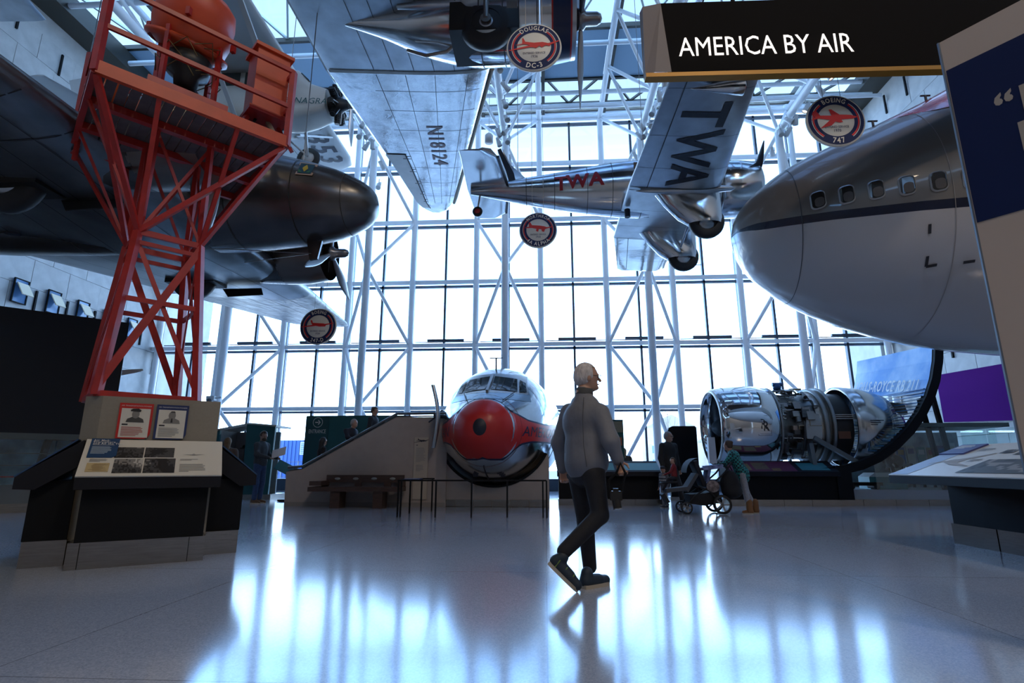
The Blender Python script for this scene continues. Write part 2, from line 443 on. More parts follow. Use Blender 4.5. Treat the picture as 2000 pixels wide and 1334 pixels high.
# ---- roof: dark rafters, skylight rows, shade rows
roof = struct('ceiling', (X0, YW, ZR))
YS = 7.0
MB().box((X0, (YS + YB) / 2, ZT + 1.0), (XR - XL, YS - YB, .3)).build('light_block_slab', M_dark, roof)  # opaque slab out of view, added to keep top light off camera-facing sides
rx = [XL] + VX + [XR]
for x in VX:
    MB().box((x + .2, (YW + YS) / 2, ZT + .48), (.14, YW - YS, .4)).build('rafter', M_dkbeam, roof)
for x in (XL + .35, XR - .35):
    MB().box((x, (YW + YS) / 2, ZT + .12), (.9, YW - YS, .66)).build('edge_beam', M_dkbeam, roof)
rows = [(21.4, 21.05, 'gut'), (21.05, 19.4, 'sky'), (19.4, 16.75, 'shade'), (16.75, 14.1, 'sky'), (14.1, 11.4, 'shade'), (11.4, 8.8, 'sky'), (8.8, 7.0, 'shade')]
for y0, y1, kd in rows:
    MB().box((X0, y1, ZT + .62), (XR - XL, .12, .18)).build('purlin', M_dkbeam, roof)
    MB().tube((XL + .4, y1 + .1, ZT + .02), (XR - .4, y1 + .1, ZT + .02), .09, 8).build('tie_tube', M_white, roof)
    for i in range(len(rx) - 1):
        a, c = rx[i], rx[i + 1]; w = c - a
        if w < .6: continue
        cx = (a + c) / 2; cy = (y0 + y1) / 2
        if kd == 'sky':
            MB().box((cx, cy, ZT + .75), (w - .02, y0 - y1, .03)).build('skylight_pane', M_sky, roof)
            for xa in (a + .3, c - .1): MB().beam((xa, y1, ZT + .68), (cx, y0, ZT + .68), .07, .1).build('skylight_bar', M_dkbeam if y1 > 18 else mat('pale green steel', (.52, .56, .52), .4), roof)
        elif kd == 'shade':
            MB().box((cx + .1, cy, ZT + .62), (w - .25, y0 - y1 - .1, .03)).build('shade_panel', M_shade, roof)
        else:
            MB().box((cx, cy, ZT + .72), (w - .02, y0 - y1, .04)).build('gutter_panel', M_bronze, roof)
            MB().beam((a, y0 - .2, ZT + .45), (c, y0 - .2, ZT + .45), .12, .14).build('gutter_rail', M_bronze, roof)
MB().box((X0, YW - .1, ZT + .42), (XR - XL, .3, .3)).build('eaves_beam', M_white, roof)
# catwalk of thin tubes below the first skylight row
for y, z, r in ((19.5, 15.2, .07), (19.0, 14.75, .07), (19.3, 15.0, .025)):
    MB().tube((XL + .5, y, z), (XR - .5, y, z), r, 8).build('catwalk_rail', M_white, roof)
for k in range(-10, 11):
    x = X0 + 1.32 * k
    MB().tube((x, 19.5, 15.2), (x, 19.0, 14.75), .03, 6).build('catwalk_tie', M_white, roof)

# ---------------------------------------------------------------- outside the window
M_pave = mat('sunlit paving', (.55, .53, .50), .8, noise=.1, nscale=.4)
tag(MB().box((X0, 70, -.32), (220, 96, .3)).build('ground_outside', M_pave), kind='structure')
for nm, x, s, yl in (('wall_outside_west', XL + .1, -1, 24.6), ('wall_outside_east', XR - .3, 1, 24.0)):
    tag(MB().box((x + s * 1.5, (YW + yl) / 2 + .2, 8.5), (3.0, yl - YW, 17)).build(nm, M_stone), kind='structure')
# ---------------------------------------------------------------- aircraft
M_alu = mat('polished aluminium', (.62, .65, .68), .16, metal=1., noise=.10, nscale=1.6, bump=.10, bscale=3.5, rvar=.08)
M_alu2 = mat('weathered aluminium', (.50, .54, .58), .30, metal=.9, noise=.18, nscale=2.2, bump=.06, bscale=5)
M_fabric = mat('silver doped fabric', (.42, .44, .45), .45, metal=.3, noise=.08, nscale=3)
M_gun = mat('dark anodised metal', (.115, .112, .11), .27, metal=.75, noise=.2, nscale=2, bump=.04, bscale=4)
M_gunwing = mat('dark grey metal wing', (.22, .235, .25), .30, metal=.9, noise=.25, nscale=1.8, bump=.05, bscale=4)
M_rubber = mat('black rubber', (.012, .012, .013), .55)
M_navy = mat('navy paint', (.012, .022, .07), .3)
M_red = mat('red enamel', (.55, .025, .02), .3)
M_ltred = mat('lettering red', (.45, .02, .03), .4)
M_seam = mat('panel seam', (.06, .07, .08), .5, metal=.3)
M_ink = mat('black lettering', (.015, .018, .03), .45)
M_cream = mat('cream paint', (.62, .60, .54), .45)
M_teal = mat('teal paint', (.02, .10, .10), .4)
M_blade = mat('grey propeller metal', (.42, .42, .42), .35, metal=.7)
M_hub = mat('propeller hub steel', (.30, .27, .25), .3, metal=1.)
M_engblk = mat('engine black', (.02, .02, .02), .4, metal=.3)
M_cream2 = mat('white dope', (.60, .62, .62), .5)

def airfoil(t, n=12, camber=.02):
    xs_ = [(1 - math.cos(math.pi * i / n)) / 2 for i in range(n + 1)]
    yt = lambda x: 5 * t * (.2969 * math.sqrt(x) - .126 * x - .3516 * x * x + .2843 * x ** 3 - .1015 * x ** 4)
    yc = lambda x: camber * 4 * x * (1 - x)
    up = [(x, yc(x) + yt(x)) for x in reversed(xs_)]; lo = [(x, yc(x) - yt(x)) for x in xs_[1:-1]]
    return up + lo
class Wing:
    """stations: (y, x of leading edge, chord, z, thickness)"""
    def __init__(s, st): s.st = sorted(st)
    def at(s, y):
        st = s.st; y = min(max(y, st[0][0]), st[-1][0])
        for a, b in zip(st, st[1:]):
            if y <= b[0]:
                t = (y - a[0]) / max(b[0] - a[0], 1e-9); return [a[i] + (b[i] - a[i]) * t for i in range(5)]
    def rings(s, ys=None):
        R = []
        for y in (ys or [q[0] for q in s.st]):
            _, xl, c, z, t = s.at(y)
            R.append([Vector((xl - px * c, y, z + pz * c)) for px, pz in airfoil(t)])
        return R
    def under(s, x, y, e=.008):
        _, xl, c, z, t = s.at(y); u = min(max((xl - x) / c, 0.0), 1.0)
        yt = 5 * t * (.2969 * math.sqrt(u) - .126 * u - .3516 * u * u + .2843 * u ** 3 - .1015 * u ** 4)
        return Vector((x, y, z + (.08 * u * (1 - u) - yt) * c - e))
    def strip(s, mb, x0y0, x1y1, w, e=.008, n=14, mi=0):
        """a narrow band lying on the underside"""
        a = Vector((*x0y0, 0)); b = Vector((*x1y1, 0)); d = (b - a).normalized(); sd = Vector((-d.y, d.x, 0)) * w / 2
        L = []; 
        for i in range(n + 1):
            p = a + (b - a) * i / n; L.append((s.under(*(p + sd).xy, e), s.under(*(p - sd).xy, e)))
        for p, q in zip(L, L[1:]): mb.add([p[0], p[1], q[1], q[0]], [(0, 1, 2, 3)], mi)
    def span(s, mb, fr, y0, y1, w=.02, e=.008, n=14, mi=0):
        L = []
        for i in range(n + 1):
            y = y0 + (y1 - y0) * i / n; _, xl, c, z, t = s.at(y); x = xl - fr * c
            L.append((s.under(x + w / 2, y, e), s.under(x - w / 2, y, e)))
        for p, q in zip(L, L[1:]): mb.add([p[0], p[1], q[1], q[0]], [(0, 1, 2, 3)], mi)
    def chordseam(s, mb, y, w=.02, e=.008, mi=0, f0=.02, f1=.98):
        _, xl, c, z, t = s.at(y); s.strip(mb, (xl - f0 * c, y), (xl - f1 * c, y), w, e, 14, mi)
    def panel(s, f0, f1, y0, y1, e=.02, n=10, m=4):
        """a control surface panel following the underside"""
        mb = MB(); G = []
        for i in range(n + 1):
            y = y0 + (y1 - y0) * i / n; _, xl, c, z, t = s.at(y)
            G.append([s.under(xl - (f0 + (f1 - f0) * j / m) * c, y, e) for j in range(m + 1)])
        for i in range(n):
            for j in range(m): mb.add([G[i][j], G[i][j + 1], G[i + 1][j + 1], G[i + 1][j]], [(0, 1, 2, 3), (3, 2, 1, 0)], 0, False)
        return mb

class Body:
    """a hull along -axis from its nose; stations (s, half width, top, bottom)"""
    def __init__(s, nose, axis, st, p=2.0, k=1.0):
        s.k = k; s.o = Vector(nose); s.d = Vector(axis).normalized(); s.r = s.d.cross(Vector((0, 0, 1))).normalized(); s.u = s.r.cross(s.d); s.st = st; s.p = p
        S = np.array(st, float); s.S = S
    def par(s, x):
        S = s.S; i = int(np.clip(np.searchsorted(S[:, 0], x) - 1, 0, len(S) - 2))
        a, b = S[i], S[i + 1]; L = b[0] - a[0]; t = (x - a[0]) / L
        def sl(k):
            if k <= 0: return (S[1] - S[0])[1:] / max(S[1][0] - S[0][0], 1e-6)
            if k >= len(S) - 1: return (S[-1] - S[-2])[1:] / (S[-1][0] - S[-2][0])
            return (S[k + 1] - S[k - 1])[1:] / (S[k + 1][0] - S[k - 1][0])
        m0, m1 = sl(i) * L, sl(i + 1) * L
        h = (2 * t ** 3 - 3 * t * t + 1) * a[1:] + (t ** 3 - 2 * t * t + t) * m0 + (-2 * t ** 3 + 3 * t * t) * b[1:] + (t ** 3 - t * t) * m1
        return h
    def pos(s, x, th, e=0.):
        w, tp, bt = s.par(x); c = math.cos(th); q = math.sin(th); zc = (tp + bt) / 2; hh = (tp - bt) / 2
        k = 2 / s.p
        px = (w + e) * math.copysign(abs(c) ** k, c); pz = zc + (hh + e) * math.copysign(abs(q) ** k, q)
        return s.o + (s.r * px + s.u * pz - s.d * x) * s.k
    def build(s, name, mats, parent, xs_, n=40, fn=None, caps=True, th0=0., th1=2 * math.pi):
        mb = MB(); full = abs(th1 - th0 - 2 * math.pi) < 1e-6
        T = [th0 + (th1 - th0) * i / n for i in range(n if full else n + 1)]
        R = [[s.pos(x, t) for t in T] for x in xs_]
        if fn is None: mb.loft(R, caps=caps and full, closed=full)
        else:
            for k in range(len(R) - 1):
                for i in range(n if full else n):
                    j = (i + 1) % len(T)
                    mb.add([R[k][i], R[k][j], R[k + 1][j], R[k + 1][i]], [(0, 1, 2, 3)], fn((xs_[k] + xs_[k + 1]) / 2, T[i] + (th1 - th0) / n / 2), True)
            if caps: mb.add(R[-1], [tuple(range(len(T)))], fn(xs_[-1], 0)); mb.add(R[0], [tuple(range(len(T)))[::-1]], fn(xs_[0], 0))
        o = mb.build(name, mats, parent)
        if fn is not None:
            import bmesh
            bm = bmesh.new(); bm.from_mesh(o.data); bmesh.ops.remove_doubles(bm, verts=bm.verts, dist=1e-4); bm.to_mesh(o.data); bm.free()
        return o
    def th_at(s, x, z, side):
        """angle of the surface point at height z (from the nose) on side +1 right / -1 left"""
        w, tp, bt = s.par(x); zc = (tp + bt) / 2; hh = (tp - bt) / 2
        q = max(-1, min(1, (z - zc) / hh)); q = math.copysign(abs(q) ** (s.p / 2), q); a = math.asin(q)
        return a if side > 0 else math.pi - a
    def surf(s, x, z, side, e=.01): return s.pos(x, s.th_at(x, z, side), e)
    def ring(s, mb, x, w=.02, e=.008, n=60, th0=0., th1=2 * math.pi, mi=0):
        for i in range(n):
            a, b = th0 + (th1 - th0) * i / n, th0 + (th1 - th0) * (i + 1) / n
            mb.add([s.pos(x - w / 2, a, e), s.pos(x - w / 2, b, e), s.pos(x + w / 2, b, e), s.pos(x + w / 2, a, e)], [(0, 1, 2, 3)], mi, True)
    def text(s, mb, txt, x0, z0, side, size, mi=0, sx=1., bold=0., e=.012, sub=True):
        vs, fs = text_cut(txt, size, 'LEFT', 0, sx, bold, .06)
        W = max(x for x, y in vs)
        f = (lambda x, y: s.surf(x0 + x, z0 + y, side, e)) if side < 0 else (lambda x, y: s.surf(x0 + W - x, z0 + y, side, e))
        mb.add([f(x, y) for x, y in vs], [q if side < 0 else q for q in fs], mi)

def seam_rings(B, xs_, parent, m, w=.012, name='hull_seam'):
    for x in xs_: mb = MB(); B.ring(mb, x, w); mb.build(name, m, parent)
def stations(a, b, n): return [a + (b - a) * i / n for i in range(n + 1)]
def nose_st(n=10, L=1.): return [L * (1 - math.cos(math.pi / 2 * i / n)) for i in range(n + 1)]

def propeller(root, c, axis, R, nb, ang0, hub_r=.13, hub_len=.45, blade_m=None, spin_m=None, chord=.2):
    c = Vector(c); u, v, d = frame_z(axis)
    MB().lathe([(-.12, 0), (-.12, hub_r * 1.25), (.05, hub_r * 1.3), (.1, hub_r * .85), (hub_len * .75, hub_r * .8), (hub_len * .93, hub_r * .55), (hub_len, 0)], c, d, 18).build('propeller_hub', spin_m or M_hub, root)
    for k in range(nb):
        a = ang0 + 2 * math.pi * k / nb; rd = u * math.cos(a) + v * math.sin(a); tg = d.cross(rd)
        rings = []
        for i in range(9):
            t = i / 8; r = hub_r * .8 + (R - hub_r * .8) * t
            w = chord * (.35 + 1.1 * t - .0 * t) if t < .5 else chord * (.9 - .75 * ((t - .5) / .5) ** 2.2)
            w = max(w, .02); tw = math.radians(65 - 48 * t); dirw = tg * math.cos(tw) + d * math.sin(tw); nn = rd.cross(dirw)
            th = .035 * (1 - .75 * t)
            rings.append([c + rd * r + dirw * w / 2 * math.cos(q) + nn * th * math.sin(q) for q in [2 * math.pi * j / 10 for j in range(10)]])
        MB().loft(rings).build('propeller_blade', blade_m or M_blade, root)
def wheel(root, c, R, w, axis=(0, 1, 0), name='wheel', hub_m=None, parent=None):
    p = [(-w / 2, R * .55), (-w / 2 * .95, R * .82), (-w / 2 * .6, R * .97), (0, R), (w / 2 * .6, R * .97), (w / 2 * .95, R * .82), (w / 2, R * .55), (-w / 2, R * .55)]
    o = MB().lathe(p, c, axis, 28).build(name, M_rubber, parent or root)
    MB().lathe([(-w * .45, 0), (-w * .46, R * .25), (-w * .36, R * .3), (-w * .40, R * .56), (w * .40, R * .56), (w * .36, R * .3), (w * .46, R * .25), (w * .45, 0)], c, axis, 24).build('wheel_hub', hub_m or M_alu2, o)
    return o
def radial(root, c, axis, R, ncyl, name='engine'):
    c = Vector(c); u, v, d = frame_z(axis)
    o = MB().lathe([(-.3, 0), (-.3, R * .4), (.1, R * .42), (.2, R * .3), (.34, R * .22), (.36, 0)], c, d, 18).build(name, M_engblk, root)
    for k in range(ncyl):
        a = 2 * math.pi * k / ncyl; rd = u * math.cos(a) + v * math.sin(a)
        mb = MB(); mb.tube(c + rd * R * .38, c + rd * R * .95, R * .13, 8)
        for f in range(5): mb.tube(c + rd * R * (.48 + .09 * f), c + rd * R * (.51 + .09 * f), R * .165, 8)
        mb.build('cylinder', M_engblk, o)
        MB().tube(c + rd * R * .42 + d * .13, c + rd * R * .95 + d * .1, .016, 6).build('push_rod', M_hub, o)
    return o

# ---- twin engine airliner hanging under the skylights (polished, wing overhead)
def dc():
    t = thing('hanging_airliner', 'polished silver twin-engine airliner overhead, broad wing underside numbered N18124', 'airplane', (-2, 6.5, 9.8))
    w = Wing([(5.2, -1.06, 3.84, 9.72, .15), (10.5, -1.06, 3.84, 9.78, .14), (15, -2.36, 2.18, 9.97, .12), (17.6, -3.1, 1.32, 10.09, .11), (18.25, -3.4, .85, 10.13, .10), (18.5, -3.75, .3, 10.14, .09)])
    for sg in (1, -1):
        st = w.st if sg > 0 else [(13.0 - q[0],) + q[1:] for q in w.st]
        ww = Wing(st)
        inner = [y for y, *_ in ww.st if (5.2 <= y <= 10.5 if sg > 0 else 2.5 <= y <= 7.8)]
        outer = [y for y, *_ in ww.st if (y >= 10.5 if sg > 0 else y <= 2.5)]
        MB().loft(ww.rings(stations(min(inner), max(inner), 3))).build('wing_centre_section', M_alu2, t)
        MB().loft(ww.rings(outer)).build('outer_wing', mat('crinkled aluminium', (.60, .63, .66), .17, metal=1., noise=.14, nscale=2.5, bump=.35, bscale=5, rvar=.07), t)
    e = w
    w.panel(.76, .995, 14.2, 18.0, .025, 14).build('aileron', M_fabric, t)
    for y in (14.4, 15.2, 16.0, 16.8, 17.4, 17.9):
        _, xl, c, z, q = w.at(y); hg = MB(); w.strip(hg, (xl - .70 * c, y), (xl - .80 * c, y), .05, .04, 3); hg.build('aileron_hinge', M_seam, t)
    hg = MB(); w.span(hg, .755, 14.2, 18.1, .03, .012)
    w.chordseam(hg, 14.2, .03, .012, 0, .74, .99)
    hg.build('aileron_gap', M_seam, t)
    for y in (5.9, 6.7, 7.6, 11.2, 12.0, 12.9, 14.0, 15.0, 16.0, 17.0): se = MB(); w.chordseam(se, y, .012, .007, 0, .05, .75); se.build('wing_seam', M_seam, t)
    for fr in (.12, .22, .34, .46, .58, .70): se = MB(); w.span(se, fr, 5.3, 10.45, .012); se.build('wing_seam', M_seam, t)
    for fr in (.14, .34, .52, .70): se = MB(); w.span(se, fr, 10.6, 17.6, .012); se.build('wing_seam', M_seam, t)
    jn = MB(); w.chordseam(jn, 10.5, .09, .02); jn.build('wing_joint_strip', mat('dull bare metal', (.22, .21, .20), .5, metal=.6), t)
    le = MB()
    for i in range(14):
        y0, y1 = 10.7 + i * .5, 10.7 + (i + 1) * .5
        a, b = w.at(y0), w.at(y1); le.tube((a[1] + .02, y0, a[3]), (b[1] + .02, y1, b[3]), .06, 6)
    le.build('deicer_boot', mat('tan boot rubber', (.30, .26, .19), .6), t)
    lt = MB(); vs, fs = text_cut('N18124', .62, 'CENTER', 0, 1.0, .015, .25)
    lt.add([w.under(-2.95 + y - .1 * x, 13.72 + x, .016) for x, y in vs], fs); lt.build('registration_number', mat('registration maroon', (.07, .02, .05), .4), t)
    # nacelle with half-retracted wheel
    Y, Z = 9.15, 9.55
    nb = Body((.62, Y, Z), (1, 0, 0), [(0, .70, .70, -.74), (.4, .77, .76, -.80), (1.2, .77, .74, -.80), (2.1, .72, .55, -.76), (3.0, .52, .38, -.52), (3.8, .26, .30, -.16), (4.6, .06, .28, .14)])
    nb.build('nacelle', M_alu, t, stations(.62, 4.6, 18), 28)
    nb.build('cowling', [M_navy, M_red, M_alu], t, [0, .03, .06, .36, .39, .42, .52, .60], 32, fn=lambda x, th: 1 if x < .035 or .36 < x < .40 else (2 if x > .40 else 0), caps=False)
    nb.build('cowling_lip', M_alu2, t, [-.08, -.03, 0.0], 28, caps=False)
    seam_rings(nb, (.66, 1.0, 1.3, 1.75, 2.2), t, M_seam, .02, 'nacelle_seam')
    ba = MB(); nb.ring(ba, 1.12, .2, .012); ba.build('cowl_flap_band', mat('dull bare metal'), t)
    MB().lathe([(0, 0), (0, .66)], (.55, Y, Z), (1, 0, 0), 24).build('firewall', M_engblk, t)
    radial(t, (.35, Y, Z), (1, 0, 0), .62, 9)
    propeller(t, (.82, Y, Z), (1, 0, 0), 1.65, 3, math.pi, .16, .42, chord=.24)
    MB().box((-1.02, Y - .24, Z - .46), (1.3, .95, .62)).build('wheel_well', M_engblk, t)
    wheel(t, (-.98, Y - .58, Z - .60), .50, .30, name='main_wheel')
    st_ = MB(); st_.tube((-.98, Y - .80, Z - .60), (-.98, Y - .66, Z - .60), .10, 12); st_.tube((-.98, Y - .78, Z - .2), (-.98, Y - .78, Z - .60), .05)
    st_.pipe([(-2.6, Y - .1, Z - .62), (-2.2, Y - .2, Z - .85), (-1.8, Y - .2, Z - .78), (-1.5, Y - .26, Z - .55)], .035); st_.build('landing_gear_strut', M_hub, t)
    for k in range(2):
        ex = MB(); ex.lathe([(0, .0), (.02, .05), (.5, .09), (1.1, .07), (1.5, .01)], (-3.2 + k * .5, Y - 1.0 + k * .35, 9.42), (1, 0, 0), 10); ex.build('hinge_fairing', M_alu2, t)
    # fuselage above the frame
    fb = Body((4.2, 6.5, 10.3), (1, 0, 0), [(0, .02, .02, -.02), (.3, .55, .45, -.5), (1.2, 1.0, .95, -.95), (3, 1.2, 1.25, -1.2), (9, 1.2, 1.3, -1.15), (14, .7, 1.0, -.3), (17.5, .15, .75, .35)])
    fb.build('fuselage', M_alu, t, [.0, .1, .3, .7, 1.2, 2, 3, 5, 7, 9, 11, 13, 15, 17.5], 28)
    MB().loft(Wing([(3.2, -11.2, 1.1, 10.85, .1), (6.5, -10.5, 2.2, 10.85, .1), (9.8, -11.2, 1.1, 10.85, .1)]).rings()).build('tailplane', M_alu2, t)
    MB().prism([(0, 0), (2.2, 0), (-.1, 2.3), (-1.3, 2.3), (-1.3, .4)], (-11.4, 6.45, 11.1), (1, 0, 0), (0, 0, 1), -.12).build('fin', M_alu2, t)
    return t
dc()

# ---- single engine mail plane with trousered wheels, lettered TWA
def alpha():
    t = thing('mail_plane', 'small silver single-engine plane with red TWA lettering and trousered wheels', 'airplane', (2.5, 12.6, 7))
    Y = 12.6
    fb = Body((4.62, Y, 7.62), (1, 0, 0), [(0, .60, .60, -.60), (.5, .62, .66, -.62), (1.5, .64, .74, -.66), (2.5, .60, .78, -.66), (4.2, .40, .55, -.42), (5.6, .22, .36, -.12), (6.42, .06, .22, .06)])
    fb.build('fuselage', M_alu, t, stations(.0, 6.42, 26), 30)
    seam_rings(fb, (.3, .9, 1.6, 2.2, 2.9, 3.5, 4.3, 5.0), t, M_seam)
    lt = MB()
    for ch, x in (('A', 3.1), ('W', 3.46), ('T', 3.98)): fb.text(lt, ch, x, .10 - (x - 3.1) * .05, 1, .50, bold=.03, sx=1.0)
    lt.build('fuselage_lettering', M_ltred, t)
    # open cockpit hump and cabin windows
    MB().lathe([(0, 0), (.15, .18), (.6, .2), (1.1, .1), (1.3, 0)], (1.4, Y, 8.22), (1, 0, 0), 12).build('headrest', M_alu2, t)
    for k in range(4): MB().box(fb.surf(1.0 + k * .42, .38, 1, .01), (.26, .02, .2)).build('cabin_window', M_ink, t)
    # ring cowl and engine
    MB().lathe([(-.06, .50), (0, .60), (.08, .66), (.5, .70), (.9, .69), (.95, .64), (.5, .62), (.1, .58), (-.06, .50)], (5.25, Y, 7.6), (-1, 0, 0), 32).build('ring_cowl', M_alu, t)
    radial(t, (4.85, Y, 7.6), (1, 0, 0), .58, 9)
    propeller(t, (5.25, Y, 7.6), (1, 0, 0), 1.15, 2, 2.35, .11, .3, M_ink, M_red, .19)
    # wing
    w = Wing([(7.45, 3.35, 1.0, 7.36, .10), (7.7, 3.62, 1.4, 7.34, .11), (11.2, 3.98, 2.05, 7.02, .15), (14.0, 3.98, 2.05, 7.02, .15), (16.9, 3.95, 1.55, 7.2, .12), (17.15, 3.85, 1.3, 7.22, .11)])
    w2 = lambda a, b: MB().loft(w.rings([a] + [q[0] for q in w.st if a < q[0] < b] + [b]))
    w2(7.45, 11.2).build('outer_wing', M_alu2, t); w2(11.2, 14.0).build('wing_centre_section', M_alu2, t)
    w2(14.0, 17.15).build('outer_wing', mat('mirror aluminium', (.60, .63, .64), .10, metal=1., bump=.25, bscale=2.5), t)
    for ch, yc in (('T', 8.92), ('W', 9.86), ('A', 10.72)):
        lt = MB(); vs, fs = text_cut(ch, 1.15, 'CENTER', 0, .9, .02, .3)
        lt.add([w.under(3.0 + y + .08 * (yc - 9.8), yc + x, .012) for x, y in vs], fs); lt.build('wing_letter', M_ink, t)
    for y in (11.2, 11.32, 14.0): se = MB(); w.chordseam(se, y, .02, .01); se.build('wing_seam', M_seam, t)
    for a, b in ((7.8, 11.2), (14, 16.9)): se = MB(); w.span(se, .80, a, b, .018); se.build('aileron_gap', M_seam, t)
    for y in (8.3, 9.5, 10.5, 12.3, 13.2, 15, 16): se = MB(); w.chordseam(se, y, .008, .007); se.build('wing_seam', M_seam, t)
    for y in (11.3,):
        MB().lathe([(0, 0), (.1, .06), (.6, .10), (1.3, .10), (2.0, .05), (2.2, 0)], (4.3, y, 6.95), (-1, 0, 0), 10).build('wing_root_fairing', M_alu2, t)
    lb = MB(); lb.lathe([(0, .13), (.02, .15), (.25, .12), (.9, .0)], (3.42, 8.2, 7.17), (-1, 0, 0), 14); lb.build('landing_light_fairing', M_alu, t)
    MB().lathe([(0, 0), (0, .125)], (3.43, 8.2, 7.17), (1, 0, 0), 14).build('landing_light', mat('green glass', (.10, .16, .12), .1), t)
    # trousers and wheels
    for y in (11.55, 13.65):
        sec = lambda z, x0, x1, hw: [Vector((x0 + (x1 - x0) * (.5 - .5 * math.cos(a)), y + hw * math.sin(a), z)) for a in [2 * math.pi * i / 16 for i in range(16)]]
        MB().loft([sec(7.0, 2.55, 4.05, .26), sec(6.7, 2.75, 4.05, .27), sec(6.35, 3.05, 4.04, .26), sec(6.22, 3.25, 4.02, .22)]).build('wheel_trouser', M_alu, t)
        wheel(t, (3.68, y, 6.28), .40, .2, name='main_wheel')
    MB().tube((3.7, 12.6, 7.0), (3.55, 13.5, 6.4), .035).build('gear_strut', M_alu, t)
    # tail
    fin = MB()
    fin.prism([(0, .0), (-.85, 0), (-1.02, .25), (-1.02, .85), (-.92, 1.02), (-.70, 1.12), (-.48, 1.08), (-.30, .85)], (-.82, Y - .05, 7.86), (1, 0, 0), (0, 0, 1), -.1)
    fin.build('rudder_and_fin', M_alu, t)
    MB().prism([(0.05, .12), (.0, .35), (-.34, 1.06), (-.42, 1.02), (-.2, .4), (-.12, .1)], (-.7, Y - .07, 7.86), (1, 0, 0), (0, 0, 1), -.14).build('fin_black_edge', M_ink, t)
    MB().prism([(.1, -.02), (-.12, .1), (-.42, 1.05), (-.18, .55), (.45, -.1)], (-.6, Y - .06, 7.9), (1, 0, 0), (0, 0, 1), -.12).build('dorsal_fin', M_alu, t)
    tp = Wing([(10.9, -1.3, .55, 7.86, .08), (11.2, -1.0, .85, 7.86, .08), (Y, -.85, 1.05, 7.84, .09), (14.0, -1.0, .85, 7.84, .08), (14.3, -1.3, .55, 7.84, .08)])
    MB().loft(tp.rings()).build('tailplane', M_alu, t)
    de = MB()
    for (y0, x0), (y1, x1) in (((11.2, -.99), (Y, -.84)), ((Y, -.84), (14.0, -.99))): de.beam((x0, y0, 7.86), (x1, y1, 7.84), .06, .06)
    de.build('tail_deicer', M_ink, t)
    wheel(t, (-1.62, Y, 7.2), .13, .09, name='tail_wheel', hub_m=M_red)
    MB().tube((-1.55, Y, 7.75), (-1.62, Y, 7.22), .025).build('tail_wheel_strut', M_hub, t)
    MB().ball((-1.55, Y - .09, 8.2), .13, 10, 6, sc=(1, .3, 1)).build('rudder_lamp', M_seam, t)
    MB().tube((2.05, 12.2, 6.75), (2.05, 12.2, 6.95), .07).build('vent_stub', M_ink, t)
    pt = MB(); pt.pipe([(4.0, 16.2, 7.15), (4.75, 16.2, 7.1), (4.75, 16.2, 7.0), (4.9, 16.2, 7.0)], .015); pt.build('pitot_tube', M_alu2, t)
    for x in (-.6, 2.6): MB().tube((x, Y, 8.2), (x, Y, 15.5), .008, 5).build('suspension_cable', M_hub, t)
    return t
alpha()

